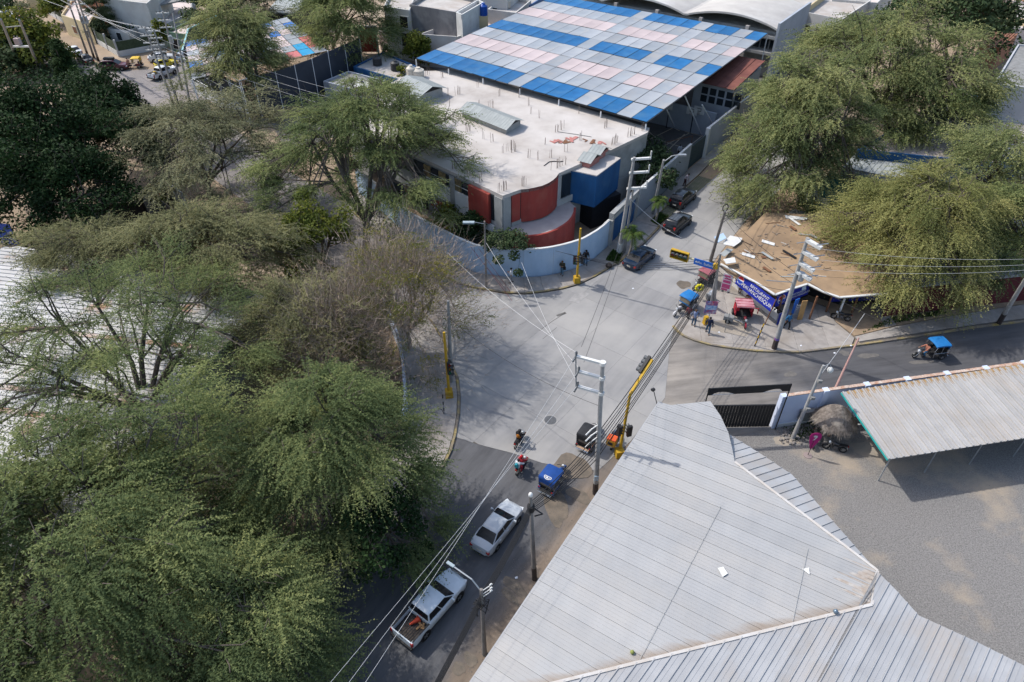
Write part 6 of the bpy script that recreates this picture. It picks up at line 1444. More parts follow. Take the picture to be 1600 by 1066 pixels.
for i in range(16):
    a = lI * jr.uniform(.78, .96); jm.tube([a, a + Vector((jr.uniform(-.7, .5), jr.uniform(-.7, .3), jr.uniform(-.3, .2))), a + Vector((jr.uniform(-.3, .3), jr.uniform(-.3, .3), jr.uniform(-1.2, -.4)))], .022, 4)
jm.build('cable_tangle', m_cable, tI, world=False)
for z in (.97, .92, .88): MB().bar(lI * z, lI * z + Vector((.6, .45, 0)), .04, .04).box(tuple(lI * z + Vector((.5, .4, .04))), (.14, .07, .07), .7).build('bracket', m_white, tI, world=False)
tJ, bJ, lJ = pole('utility_pole', 'grey pole with black base on the right edge of the east pavement', 1560, 506, 11.0, .22, (1626, 398), base_h=1.9)
tK, bK, lK = pole('yard_lamp', 'concrete lamp post with white bulb in front of the pale blue yard wall', 1238, 686, 7.3, .17, (1287, 571), base=False, cat='lamp post')
MB().tube([lK * .98, lK * .98 + Vector((.45, .1, .25)), lK * .98 + Vector((.6, 0, 0))], .03, 5).build('lamp_arm', m_galv, tK, world=False)
MB().lathe([(.03, .3), (.2, .12), (.22, -.05), (.12, -.25), (.02, -.3)], 10, M=Matrix.Translation(lK * .98 + Vector((.62, -.02, -.3)))).build('lamp_bulb', m_white, tK, world=False, smooth=60)
for z in (.45, .6, .82): MB().box(tuple(lK * z + Vector((.1, -.2, 0))), (.3, .22, .24)).build('junction_box', m_grille, tK, world=False)
tL, bL, lL = pole('signal_post', 'plain faded pink post standing on the east street behind the blue wall', 1303, 612, 4.6, .12, (1342, 528), mat('faded_pink', (.42, .27, .24), (.36, .20, .17), 2, .8), base=False, cat='post')
# upper-left poles
hM = thing('transformer_poles', 'pair of poles joined by a beam with a transformer, upper left edge', 'utility pole', G(33, 106))
fr = []
for (u0, v0, u1, v1) in ((31, 104, 1, 30), (63, 112, 30, 31)):
    b = G(u0, v0); H = 12.5; q = G(u1, v1, H); MB().tube([b, b.lerp(q, .5), q], [.24, .2, .16], 8).build('shaft', m_pole, hM); fr.append((b, q))
p, q = fr[0][0].lerp(fr[0][1], .47), fr[1][0].lerp(fr[1][1], .53); MB().bar(p, q, .3, .25).build('beam', m_white, hM)
p, q = fr[0][0].lerp(fr[0][1], .85), fr[1][0].lerp(fr[1][1], .9); MB().bar(p, q, .12, .12).build('beam', m_galv, hM)
c = fr[0][0].lerp(fr[0][1], .5).lerp(fr[1][0].lerp(fr[1][1], .5), .45); MB().box((c.x, c.y, c.z + .75), (.85, .7, 1.0)).tube([(c.x - .25, c.y, c.z + 1.2), (c.x - .25, c.y, c.z + 1.6)], .07).tube([(c.x + .25, c.y, c.z + 1.2), (c.x + .25, c.y, c.z + 1.6)], .07).build('transformer', mat('transformer_case', (.38, .30, .29), rough=.6), hM)
topsN = []
for (u, vb, u1, v1, H, lab, arms) in [(137, 86, 104, -4, 12.5, 'left of the three grey poles on the upper left verge', 0), (147, 90, 116, -2, 13, 'middle one of the three grey poles on the upper left verge', 1), (154, 95, 120, -6, 14, 'right one of the three grey poles on the upper left verge', 2),
        (272, 166, 226, 42, 11.5, 'leftmost many-armed pole in the cluster before the steel frame', 5), (280, 168, 240, 46, 11.5, 'second many-armed pole in the cluster before the steel frame', 5), (285, 140, 254, 18, 12.5, 'pole with a bulky upper box behind the many-armed pair, upper left', 3), (298, 168, 270, 20, 13, 'thin right pole of the cluster before the steel frame', 0)]:
    t, b, l = pole('utility_pole', lab, u, vb, H, .2, (u1, v1)); topsN.append(b + l)
    for k in range(arms):
        c = l * (1 - .085 * k - .02); MB().bar(c - Vector((1.0, .2, 0)), c + Vector((.8, .2, 0)), .16, .16).build('crossarm', m_white, t, world=False)
        mb = MB()
        for x in (-.9, -.4, .6): mb.tube([c + Vector((x, x * .2, .08)), c + Vector((x, x * .2, .36))], .06, 5)
        mb.build('insulator', m_ins, t, world=False)
    if arms in (1, 2, 3): MB().lathe([(.3, 0), (.33, .1), (.33, 1.0), (.25, 1.15)], 10, M=Matrix.Translation(l * .62 + Vector((.3, -.2, 0)))).build('transformer', m_galv, t, world=False)
tO, bO, lO = pole('utility_pole', 'grey pole beside the left traffic signal, its top lost in the bare tree', 705, 596, 8.5, .19, (700, 470), m_grille, base=False, z0=.13)
# ---- traffic signals
def head(parent, M, n, step=.34, r=.14, back=True, colors=None):
    """a row of n lamps running along local x, lenses facing local -y"""
    k = MB()
    L = n * step + .06
    k.box((0, 0, 0), (L, .22, .36), M=M)
    h = k.build('signal_head', m_lens, parent)
    for i in range(n):
        x = (i - (n - 1) / 2) * step; mb = MB()
        for j in range(7):
            a0, a1 = math.pi * (-.12 + 1.24 * j / 7), math.pi * (-.12 + 1.24 * (j + 1) / 7)
            A, B = Vector((x + r * math.cos(a0), -.11, r * math.sin(a0))), Vector((x + r * math.cos(a1), -.11, r * math.sin(a1)))
            mb.add([A, B, B + Vector((0, -.26, 0)), A + Vector((0, -.26, 0)), A * 1.0 + Vector((0, 0, .012)), B + Vector((0, 0, .012)), B + Vector((0, -.26, .012)), A + Vector((0, -.26, .012))], [(0, 1, 2, 3), (7, 6, 5, 4), (2, 6, 7, 3), (0, 4, 5, 1), (0, 3, 7, 4), (1, 5, 6, 2)], M=M)
        mb.build('visor', m_ins, h)
        mb = MB(); mb.add([M @ Vector((x + r * .9 * math.cos(a), -.118, r * .9 * math.sin(a))) for a in np.linspace(0, 6.28, 12, endpoint=False)], [tuple(range(12))])
        mb.build('lens', [m_red_l, m_amb_l, m_grn_l, m_grn_l][min(i, 3)], h)
    return h
def rotm(o, yaw, pitch_=0, roll=0): return Matrix.Translation(o) @ Matrix.Rotation(yaw, 4, 'Z') @ Matrix.Rotation(roll, 4, 'Y') @ Matrix.Rotation(pitch_, 4, 'X')
def signal(label, u, vb, H, z0=.13, top=None):
    b = G(u, vb, z0); t = thing('traffic_signal', label, 'traffic light', b, 0, 'traffic signals round the crossing')
    l = Vector((0, 0, H))
    if top: q = G(top[0], top[1], z0 + H); l += Vector((q.x - b.x, q.y - b.y, 0))
    MB().tube([b, b + l * .5, b + l], [.13, .115, .10], 9).build('pole', m_yel, t)
    MB().box((b.x, b.y, z0 + .35), (.62, .62, .7), .2).build('base_block', m_yel, t)
    return t, b, l
s1, b1, l1 = signal('yellow signal pole on the school pavement before the curved blue wall', 901, 441, 6.4)
for yaw, o in ((R(20), Vector((-.35, -.25, 2.9))), (R(-70), Vector((.35, -.1, 2.9))), (R(160), Vector((.1, .35, 2.9)))): head(s1, rotm(b1 + o, yaw, 0, R(90)), 3, .3, .13)
s2, b2, l2 = signal('yellow signal pole between the motorcycle and the metal shed, arm over the road', 967, 712, 5.6, 0, (985, 614))
q = G(1019, 562, 7.0); MB().bar(b2 + l2 - Vector((0, 0, .08)), q, .18, .2).build('arm', m_yel, s2)
ax = (q - (b2 + l2)); yaw = math.atan2(ax.y, ax.x)
o = (b2 + l2).lerp(q, .80) + Vector((-.20, .14, .02)); head(s2, rotm(o, yaw + math.pi, 0, -math.asin(ax.normalized().z) * -1), 4, .36, .16)
for yy, oo in ((R(200), Vector((.38, .05, 2.75))), (R(110), Vector((-.4, .1, 2.75)))): head(s2, rotm(b2 + l2 * .0 + oo + Vector((.15, 0, 0)), yy, 0, R(90)), 3, .33, .15)
s3, b3, l3 = signal('yellow signal pole on the left pavement beside the bare tree', 702, 619, 7.0)
head(s3, rotm(b3 + Vector((.25, -.2, 3.4)), R(35), 0, R(90)), 3, .42, .19); head(s3, rotm(b3 + Vector((.1, .3, 3.3)), R(150), 0, R(90)), 3, .33, .15)
s4 = thing('traffic_signal', 'yellow-framed signal row reaching out over the street from the shop corner', 'traffic light', G(1111, 470), 0, 'traffic signals round the crossing')
pz = 6.6; A_, B_ = G(1122, 417, pz), G(1049, 395, pz)
pA = G(1116, 478, .13); MB().tube([pA, Vector((A_.x, A_.y, pz))], [.10, .08], 8).build('pole', m_pole, s4)
MB().bar(A_, A_.lerp(B_, .62), .14, .14).build('arm', mat('worn_arm', (.42, .42, .36), (.48, .36, .06), 1.5, .7), s4)
d_ = (B_ - A_); yaw4 = math.atan2(d_.y, d_.x) + math.pi
fc = A_.lerp(B_, .82) ; fm = rotm(fc, yaw4); fb = MB(); Lf = d_.length * .38
for z in (.42, -.42): fb.box((0, 0, z), (Lf, .3, .07), M=fm)
for x in (-Lf / 2, Lf / 2): fb.box((x, 0, 0), (.07, .3, .77), M=fm)
fb.box((0, .16, 0), (Lf, .02, .84), M=fm); fb.build('signal_frame', m_yel, s4)
head(s4, rotm(fc + Vector((0, -.02, 0)), yaw4), 4, Lf / 4.3, .2)
sg_ = thing('street_sign', 'blue street name sign with white lettering on the shop corner signal arm', 'street sign', A_.lerp(B_, .27))
sm = rotm(A_.lerp(B_, .30) + Vector((0, -.15, -.05)), yaw4)
MB().box((0, 0, 0), (1.9, .05, .62), M=sm).build('sign_plate', mat('sign_blue', (.008, .10, .42), rough=.4), sg_)
text('Av. Sullana', .36, sm @ Matrix.Translation((.18, -.032, .0)) @ Matrix.Rotation(R(90), 4, 'X'), m_white, sg_)
MB().add([sm @ Vector(p) for p in [(-.85, -.034, 0), (-.7, -.034, .12), (-.7, -.034, .04), (-.55, -.034, .04), (-.55, -.034, -.04), (-.7, -.034, -.04), (-.7, -.034, -.12)]], [(6, 5, 4, 3, 2, 1, 0)]).build('arrow', m_white, sg_)
MB().bar(A_.lerp(B_, .1) + Vector((0, -.1, 0)), A_.lerp(B_, .02) + Vector((0, -.1, .1)), .3, .5).build('yellow_box', m_yel, sg_)
# ---- overhead lines
WIRES = 0
def wire(a, b, sag, r, m, label, group, n=14):
    a, b = Vector(a), Vector(b)
    pts = [a.lerp(b, i / n) - Vector((0, 0, sag * 4 * (i / n) * (1 - i / n))) for i in range(n + 1)]
    MB().tube(pts, r, 4, cap=False).build('power_line', m, None, label=label, cat='power line', group=group)
far = [G(505, 1066, 10.5), G(535, 1066, 10.5), G(562, 1066, 10.5)]
g1 = 'pale power lines over the south street'
for i in range(3):
    d = (far[i] - armA[2 - i]); wire(armA[2 - i] + Vector((0, 0, -.2)), armA[2 - i] + d * 2.2, .5, .010, m_wire, ['pale power line over the south street nearest the left trees', 'middle pale power line crossing above the white pickup', 'right pale power line over the pickup tailgate and silver car'][i], g1)
g2 = 'thin wires crossing the junction'
for i, (u, v, z) in enumerate([(700, 395, 9.5), (760, 380, 9.5), (815, 410, 9.5)]):
    wire(armA[i], G(u, v, z), .6, .012, m_wire, ['thin pale wire from the top arm towards the bare tree', 'thin pale wire from the middle arm towards the shrub tree', 'thin pale wire from the lowest arm across the crossing'][i], g2)
for i in range(2): wire(armC[i], armA[i] + Vector((.3, .2, .3)), .9, .013, m_cable, ['dark wire between the upper arms of the palm pole and the shed pole', 'dark wire between the middle arms of the palm pole and the shed pole'][i], g2)
g3 = 'black cables running along the shed side of the street'
ca = [bE + lE * (.62 + .05 * i) for i in range(7)]
for i in range(7):
    cb0 = bA + lA * (.30 + .035 * i) ; wire(ca[i], cb0, .45 + .1 * (i % 3), .024 if i % 2 else .032, m_cable, 'one of the bundled black cables between the shop corner and the tall shed pole', g3)
    c2_ = bH + lH * (.82 + .02 * i); wire(cb0, c2_, .35 + .07 * (i % 3), .022 if i % 2 else .03, m_cable, 'one of the bundled black cables between the tall shed pole and globe lamp post', g3)
    c3_ = bI + lI * (.80 + .025 * i); wire(c2_, c3_, .3, .022, m_cable, 'one of the bundled black cables between the globe lamp post and pickup lamp', g3)
    d = c3_ - c2_; wire(c3_, c3_ + d * 1.6, .3, .022, m_cable, 'one of the bundled black cables running out of the picture beside the pickup', g3)
g4 = 'cables fanning out above the sand-covered shop'
for i, (p, q_, sg2) in enumerate([(bD + lD * .95, G(1420, 520, 4.5), 1.2), (bD + lD * .9, bB_ + lB * .62, .7), (bE + lE * .9, bB_ + lB * .56, .8), (bE + lE * .8, bB_ + lB * .50, .8), (bE + lE * .7, bB_ + lB * .45, .6)]):
    wire(p, q_, sg2, .022, m_cable, ['long black cable from the dark pole over the shop to the east pavement', 'highest black cable from the dark pole to the leaning white pole', 'upper black cable from the plaza post to the leaning white pole', 'middle black cable from the plaza post to the leaning white pole', 'lowest black cable from the plaza post to the leaning white pole'][i], g4)
for i in range(4):
    wire(bD + lD * (.95 - .06 * i), G(1240 - 12 * i, 262, 6.0), .8, .03, m_cable, 'one of the thick cables from the dark pole into the big street mesquite', 'thick cables into the street mesquite')
    wire(bE + lE * (.92 - .05 * i), G(868 + 8 * i, 392 + 2 * i, 3.6), 1.0, .02, m_cable, 'one of the black cables across the street from the plaza post to the curved wall', 'black cables from the plaza post to the curved wall')
for i, z in enumerate((.93, .84, .76, .70)):
    q = bJ + lJ * (.95 - .07 * i); wire(bB_ + lB * z, q, .5, .012, m_wire if i < 3 else m_cable, ['highest line from the leaning white pole to the right edge pole', 'second line from the leaning white pole to the right edge pole', 'third line from the leaning white pole to the right edge pole', 'low black line from the leaning white pole to the right edge pole'][i], 'lines over the east verge')
    wire(q, q + (q - bB_ - lB * z) * .8, .5, .012, m_wire if i < 3 else m_cable, 'one of the lines leaving the right edge pole towards the east', 'lines beyond the right edge pole')
wire(bC + lC * .62, G(1065, 372, 3.0) * 1.0, .4, .02, m_wire, 'slanting stay wire from the palm pole across the north street', g2)
wire(bC + lC * .55, G(905, 372, 5.0), .5, .016, m_cable, 'thin dark wire from the palm pole to the yellow signal pole', g2)
wire(bO + lO * .8, bA + lA * .70, .9, .018, m_cable, 'long dark wire across the crossing from the left pole to the shed pole', g2)
wire(bK + lK * .84, bL + lL * .98 + Vector((1.2, 2.4, .8)), .2, .018, m_wire, 'thin line from the yard lamp post over the pink post', g2)
for i in range(3):
    wire(bG + lG * (.93 - .07 * i), G(700 - 22 * i, 395 - 8 * i, 6.5), .4, .016, m_cable, ['upper dark wire from the thin lamp post into the bare tree', 'middle dark wire from the thin lamp post into the bare tree', 'lower dark wire from the thin lamp post into the bare tree'][i], g2)
for i, (a, b) in enumerate([((744, 383, 3.3), (797, 455, .2)), ((744, 398, 3.3), (790, 452, .2)), ((735, 385, 4), (800, 470, .2))]):
    wire(G(*a), G(*b), .0, .02, mat('red_cord', (.22, .04, .04), rough=.7), ['upper red guy line beside the thin lamp post', 'lower red guy line beside the thin lamp post', 'longest red guy line reaching the road by the thin lamp post'][i], g2, 4)
for i in range(3):
    for j in range(2):
        wire(topsN[3 + j] - Vector((.6 * i, 0, 1.0 * i)), G(20 + 40 * i, -20, 13), .8, .018, m_wire, 'one of the pale lines from the many-armed poles to the top left', 'pale lines at the upper left')
    wire(topsN[3] - Vector((0, 0, .9 * i)), G(470, 330, 8) - Vector((i, 0, 0)), 1.2, .02, m_cable, 'one of the dark lines from the many-armed poles down the hidden street', 'dark lines down the hidden street')
    wire(topsN[4] - Vector((0, 0, 1.1 * i)), G(560, 150 + 14 * i, 5), .7, .018, m_wire, 'one of the thin lines from the many-armed poles past the shade screens', 'thin lines past the shade screens')
# ================================================================ VEHICLES
m_tyre = mat('tyre_rubber', (.018, .018, .019), rough=.9)
m_rim = mat('alloy_rim', (.36, .37, .38), rough=.35, metal=.7)
m_cglass = mat('car_glass', (.008, .010, .013), rough=.12, spec=.35)
m_tail = mat('tail_lamp', (.30, .010, .008), rough=.25, spec=.6)
m_headl = mat('head_lamp', (.55, .58, .60), rough=.15, spec=.7)
m_plast = mat('black_plastic', (.022, .022, .024), rough=.6)
m_chrome = mat('chrome', (.60, .61, .62), rough=.18, metal=.9)
m_plate = mat('number_plate', (.62, .62, .58), (.5, .42, .30), 14, .6)
def paint(name, c, rough=.28): return mat(name, c, tuple(x * .88 for x in c), 1.5, rough, coat=.35, spec=.45, coords='obj')
def wheel(t, x, y, r, w, m=None, name='wheel'):
    M = Matrix.Translation((x, y, r)) @ Matrix.Rotation(R(90), 4, 'X')
    o = MB().lathe([(r * .62, -w / 2), (r * .93, -w / 2), (r, -w * .3), (r, w * .3), (r * .93, w / 2), (r * .62, w / 2)], 20, M=M).build(name, m_tyre, t, world=False, smooth=40)
    mb = MB(); s = 1 if y < 0 else -1
    mb.lathe([(r * .60, -w * .42), (r * .60, w * .42)], 16, M=M)
    for k in range(5):
        a = 2 * math.pi * k / 5; mb.bar(M @ Vector((0, 0, s * w * .46)), M @ Vector((r * .56 * math.cos(a), r * .56 * math.sin(a), s * w * .46)), .07, .03, up=(0, 1, 0))
    mb.build('rim', m or m_rim, o, world=False)
def ring_body(x, w, zb, zs, zt):
    """one cross-section of a car body, rounded at sill, shoulder and deck"""
    pts = [(.0, zb), (.80 * w, zb), (.95 * w, zb + .06), (w, zb + .16), (w, zs - .10), (.985 * w, zs), (.93 * w, zt - .02), (.80 * w, zt), (.4 * w, zt + .018), (0, zt + .022)]
    full = pts + [(-y, z) for y, z in pts[-2:0:-1]]
    return [(x, y, z) for y, z in full]
def cabin_rings(stn):
    """stn: list of (z, x_rear, x_front, half_width)"""
    rs = []
    for z, xr, xf, w in stn:
        c = .055
        rs.append([(xf, -w + c * 1.6, z), (xf, w - c * 1.6, z), (xf - c * 1.4, w - .02, z), ((xf + xr) / 2, w, z), (xr + c, w - .02, z), (xr, w - c * 1.6, z), (xr, -w + c * 1.6, z), (xr + c, -w + .02, z), ((xf + xr) / 2, -w, z), (xf - c * 1.4, -w + .02, z)])
    return rs
def pane(name, t, rings, i, j, l=.0, r=.0, bt=.1, tp=.1, th=.014):
    """glass laid on the cabin side between ring corners i and j, following its curve"""
    A = [Vector(k[i]) for k in rings[:3]]; B = [Vector(k[j]) for k in rings[:3]]
    A[0] = A[0].lerp(A[1], bt); B[0] = B[0].lerp(B[1], bt); A[2] = A[2].lerp(A[1], tp); B[2] = B[2].lerp(B[1], tp)
    P = [(a.lerp(b, l), a.lerp(b, 1 - r)) for a, b in zip(A, B)]
    cen = (P[1][0] + P[1][1]) / 2; mb = MB(); vs = []
    n0 = (P[0][1] - P[0][0]).cross(P[2][0] - P[0][0]).normalized()
    if n0.dot(cen - Vector((sum(k[0] for k in rings[1]) / len(rings[1]), 0, cen.z))) < 0: n0 = -n0
    for a, b in P: vs += [a + n0 * th, b + n0 * th, b - n0 * .03, a - n0 * .03]
    mb.loft([vs[0:4], vs[4:8], vs[8:12]]); return mb.build(name, m_cglass, t, world=False)
def car(label, pos, rz, kind, pm, L=4.5, W=1.78, group=None, name=None, roof_rack=False, plate=True):
    t = thing(name or {'sedan': 'sedan', 'suv': 'suv', 'hatch': 'hatchback', 'pickup': 'pickup_truck'}[kind], label, {'sedan': 'car', 'suv': 'car', 'hatch': 'car', 'pickup': 'pickup truck'}[kind], pos, rz, group)
    h = L / 2; w = W / 2
    if kind == 'sedan':
        st = [(-h, .74 * w, .36, .62, .74), (-h + .06, .88 * w, .26, .72, .88), (-h + .35, .97 * w, .20, .82, .98), (-h + .9, w, .19, .86, 1.01), (-.6, w, .18, .86, .99), (h - 1.55, w, .18, .85, .98), (h - .8, .98 * w, .20, .80, .90), (h - .3, .90 * w, .22, .70, .78), (h - .06, .76 * w, .28, .60, .66), (h, .62 * w, .34, .55, .60)]
        cab = [(.95, -h + .55, h - 1.15, .88 * w), (1.18, -h + .92, h - 1.55, .82 * w), (1.38, -h + 1.28, h - 1.92, .73 * w), (1.45, -h + 1.5, h - 2.15, .62 * w)]
        wx, wr = (-h + .95, h - .92), .31
    elif kind in ('suv', 'hatch'):
        k = 1.0 if kind == 'suv' else .88
        st = [(-h, .80 * w, .42, .80 * k, .95 * k), (-h + .06, .93 * w, .32, .95 * k, 1.05 * k), (-h + .4, .99 * w, .26, 1.0 * k, 1.10 * k), (-.6, w, .24, 1.0 * k, 1.10 * k), (h - 1.5, w, .24, .98 * k, 1.08 * k), (h - .8, .98 * w, .26, .95 * k, 1.04 * k), (h - .3, .92 * w, .28, .86 * k, .94 * k), (h - .06, .80 * w, .34, .72 * k, .80 * k), (h, .66 * w, .42, .62 * k, .70 * k)]
        cab = [(1.06 * k, -h + .10, h - 1.28, .88 * w), (1.35 * k, -h + .24, h - 1.7, .83 * w), (1.62 * k, -h + .48, h - 2.12, .74 * w), (1.70 * k, -h + .75, h - 2.45, .62 * w)]
        wx, wr = (-h + .9, h - .92), .36 * (1 if kind == 'suv' else .86)
    else:
        st = [(-1.02, w, .40, 1.02, 1.10), (-.85, w, .36, 1.04, 1.14), (h - 1.6, w, .36, 1.02, 1.12), (h - .9, .99 * w, .38, 1.0, 1.10), (h - .35, .94 * w, .38, .92, 1.00), (h - .08, .82 * w, .42, .80, .88), (h, .68 * w, .48, .70, .78)]
        cab = [(1.10, -1.08, h - 1.28, .89 * w), (1.42, -1.02, h - 1.68, .84 * w), (1.70, -.92, h - 2.02, .76 * w), (1.78, -.70, h - 2.28, .64 * w)]
        wx, wr = (-h + 1.15, h - 1.0), .39
    body = MB(); body.loft([ring_body(*s) for s in st]); 
    cr_ = cabin_rings(cab); body.loft(cr_)
    body.build('body', pm, t, world=False, smooth=38)
    pane('windshield', t, cr_, 0, 1, -.03, -.03, .10, .10)
    pane('rear_window', t, cr_, 5, 6, -.02, -.02, .12 if kind != 'pickup' else .5, .10)
    for a, m_, c in ((2, 3, 4), (9, 8, 7)):
        pane('side_window', t, cr_, m_, a, .03, .07, .16, .12); pane('side_window', t, cr_, c, m_, .08, .03, .16, .12)
    for s in (-1, 1):
        for x in wx: 
            MB().lathe([(wr * 1.13, -.02), (wr * 1.13, .02)], 20, M=Matrix.Translation((x, s * (w - .01), wr)) @ Matrix.Rotation(R(90), 4, 'X')).build('wheel_arch', m_plast, t, world=False)
            wheel(t, x, s * (w - .10), wr, .22)
        f0 = st[-2]; r0 = st[0]
        MB().box((h - .16, s * .66 * w, f0[4] - .06), (.26, .34, .15), s * -.35).build('headlight', m_headl, t, world=False)
        if kind != 'pickup': MB().box((-h + .07, s * .70 * w, r0[4] - .07 + (.12 if kind == 'suv' else 0)), (.16, .36 if kind != 'suv' else .24, .18 if kind != 'suv' else .3), s * .2).build('taillight', m_tail, t, world=False)
        xm = cab[0][2] - .38; MB().box((xm, s * (w + .09), cab[0][0] + .08), (.12, .22, .15), taper=.8).build('mirror', pm, t, world=False, smooth=30)
        for x in (cab[0][1] + .75, xm - .75): MB().box((x, s * (w + .005), st[3][3] - .06), (.18, .03, .035)).build('door_handle', m_chrome if kind != 'pickup' else pm, t, world=False)
        MB().box(((wx[0] + wx[1]) / 2, s * (w - .005), st[3][2] + .12), (wx[1] - wx[0] - 2 * wr - .2, .03, .08)).build('sill', m_plast, t, world=False)
    MB().box((h - .03, 0, st[-2][2] + .18), (.06, .9 * w, .16)).build('grille', m_plast, t, world=False)
    if kind != 'pickup':
        MB().box((-h + .01, 0, st[0][2] + .02), (.10, 1.2 * w, .10)).build('rear_bumper', m_plast if kind == 'suv' else pm, t, world=False)
        if plate: MB().box((-h - .02, 0, st[0][2] + .22), (.03, .42, .14)).build('number_plate', m_plate, t, world=False)
        if kind == 'suv' or roof_rack:
            for s in (-1, 1):
                MB().tube([(cab[2][1] + .2, s * .62 * w, cab[2][0] + .03), (cab[2][1] + .3, s * .62 * w, cab[3][0] + .05), (cab[2][2] - .3, s * .62 * w, cab[3][0] + .05), (cab[2][2] - .1, s * .62 * w, cab[2][0] + .03)], .022, 5).build('roof_rail', m_chrome if not roof_rack else m_plast, t, world=False)
        if roof_rack:
            rk = MB()
            for i in range(6): x = cab[3][1] + .0 + i * .26; rk.bar((x, -.56 * w, cab[3][0] + .08), (x, .56 * w, cab[3][0] + .08), .05, .03)
            rk.build('roof_rack', m_galv, t, world=False)
    else:
        xb = -1.06; zf, zt = .72, 1.10
        MB().box(((-h + xb) / 2, 0, zf - .1), (xb + h - .02, W * .92, .2)).build('bed_floor', m_plast, t, world=False)
        for s in (-1, 1):
            rg = []
            for x, ww in ((-h + .02, .94 * w), (-h + .3, .99 * w), (xb + .06, w)):
                o_, i_ = s * ww, s * (ww - .13); rg.append([(x, o_ * .97, .46), (x, o_, .60), (x, o_, zt - .10), (x, o_ * .985, zt), (x, i_, zt), (x, i_, .60)])
            MB().loft(rg).build('bed_side', pm, t, world=False, smooth=30)
            MB().box((-h + .03, s * .90 * w, .92), (.12, .16, .34)).build('taillight', m_tail, t, world=False)
            MB().bar((-h + .1, s * (w - .09), zt + .012), (xb, s * (w - .07), zt + .012), .10, .02).build('bed_rail', m_plast, t, world=False)
        MB().box((-h + .03, 0, .84), (.07, W * .80, .54)).build('tailgate', pm, t, world=False)
        MB().box((-h - .012, 0, .98), (.02, .26, .09)).build('tailgate_handle', m_plast, t, world=False)
        MB().box((-h - .03, 0, .50), (.18, W * .94, .15)).build('rear_bumper', m_plast, t, world=False)
        MB().box((xb + .02, 0, .95), (.05, W * .86, .34)).build('bed_front', pm, t, world=False)
        rib = MB()
        for i in range(9): rib.box(((-h + xb) / 2, (i - 4) * .16, zf + .008), (xb + h - .2, .07, .022))
        rib.build('bed_liner', mat('bed_liner', (.05, .04, .035), (.08, .06, .045), 5, .8), t, world=False)
        MB().tube([(h - .05, -.5 * w, 1.0), (h - .02, 0, .98), (h - .05, .5 * w, 1.0)], .03, 5).build('hood_trim', m_chrome, t, world=False)
    return t
def mid(*p):
    v = Vector((0, 0, 0))
    for q in p: v += G(*q)
    v = v / len(p); v.z = .0; return v
hS = heading(G(644.6, 1016.5, .5), G(733.7, 914, .5))
p = mid((627, 1002, .6), (717, 899, .6)); pk_ = car('silver-white pickup truck driving up the south street with open cargo bed', p, hS, 'pickup', paint('silver_white_paint', (.58, .64, .69)), 5.3, 1.86)
Mx = PM[pk_.name]
cn = thing('traffic_cone', 'red traffic cone lying in the pickup bed', 'traffic cone', Mx @ Vector((-1.75, .18, .86)), .6)
MB().lathe([(.04, 0), (.05, .02), (.17, .62), (.17, .64)], 12, M=Matrix.Rotation(R(90), 4, 'Y')).build('cone', mat('cone_red', (.45, .05, .02), rough=.6), cn, world=False)
MB().box((.66, 0, 0), (.04, .42, .30)).build('base', mat('cone_red', (.45, .05, .02)), cn, world=False)
for i, (x, y) in enumerate([(-1.3, -.3), (-1.25, -.5), (-1.4, -.6), (-1.55, -.35)]):
    q = Mx @ Vector((x, y, .76)); tmp = MB().box((q.x, q.y, .78), (.3, .12, .07), random.random() * 3).build('cardboard_scrap', mat('cardboard', (.30, .18, .09), rough=.9), None, label=['brown scrap nearest the cab in the pickup bed', 'brown scrap by the pickup bed right side', 'brown scrap in the front right corner of the pickup bed', 'brown scrap in the middle of the pickup bed'][i], cat='scrap')
hS2 = heading(G(768, 870, .4), G(818, 803, .5))
p = mid((751, 858, .6), (803, 788, .6)); car('silver sedan ahead of the pickup on the south street', p, hS2, 'sedan', paint('silver_paint', (.44, .47, .50)), 4.5, 1.74)
hN = heading(G(1002.5, 420.5, .4), G(1023.5, 401, .4))
p = mid((986, 413, .6), (1013, 390, .6)); car('dark blue sedan parked at the corner of the north street by the palm', p, R(51), 'sedan', paint('navy_paint', (.008, .022, .05)), 4.6, 1.86)
p = mid((1048, 359, .6), (1070, 338, .6)); car('black car with silver roof rack parked in the bay, nearer the crossing', p, R(52), 'suv', paint('black_paint', (.012, .014, .016)), 4.5, 1.86, roof_rack=True)
p = mid((1057, 319, .6), (1077, 300, .6)); car('black car with plain roof rails parked in the bay, farther up the street', p, R(53), 'suv', paint('black_paint2', (.014, .016, .020)), 4.6, 1.88)
# upper left traffic
p = mid((159, 106, .4), (201, 104, .4)); car('dark maroon car with roof box parked at the bend, upper left', p, heading(G(160, 107), G(201, 106)), 'suv', paint('maroon_paint', (.085, .012, .02)), 4.8, 1.9)
bx_ = PM[[o for o in COL.objects if o.get('label', '').startswith('dark maroon car')][0].name]
rbx = thing('roof_box', 'dark roof box on the maroon car', 'roof box', bx_ @ Vector((-.6, .1, 1.74)), heading(G(160, 107), G(201, 106)))
MB().loft([[(x, y * k, z) for y, z in ((-.4, 0), (.4, 0), (.38, .3), (-.38, .3))] for x, k in ((-.9, .7), (-.7, 1), (.6, 1), (.9, .6))]).build('shell', m_plast, rbx, world=False, smooth=40)
p = mid((112, 82, .5), (119, 78, .5)); car('white sedan parked in front of the black one, upper left', p, heading(G(124, 84), G(106, 74)), 'sedan', paint('white_paint_car', (.62, .64, .66)), 4.4, 1.74)
p = mid((133, 93, .5)); car('black sedan parked behind the white one, upper left', p, heading(G(142, 97), G(122, 86)), 'sedan', paint('black_paint', (.012, .014, .016)), 4.5, 1.76)
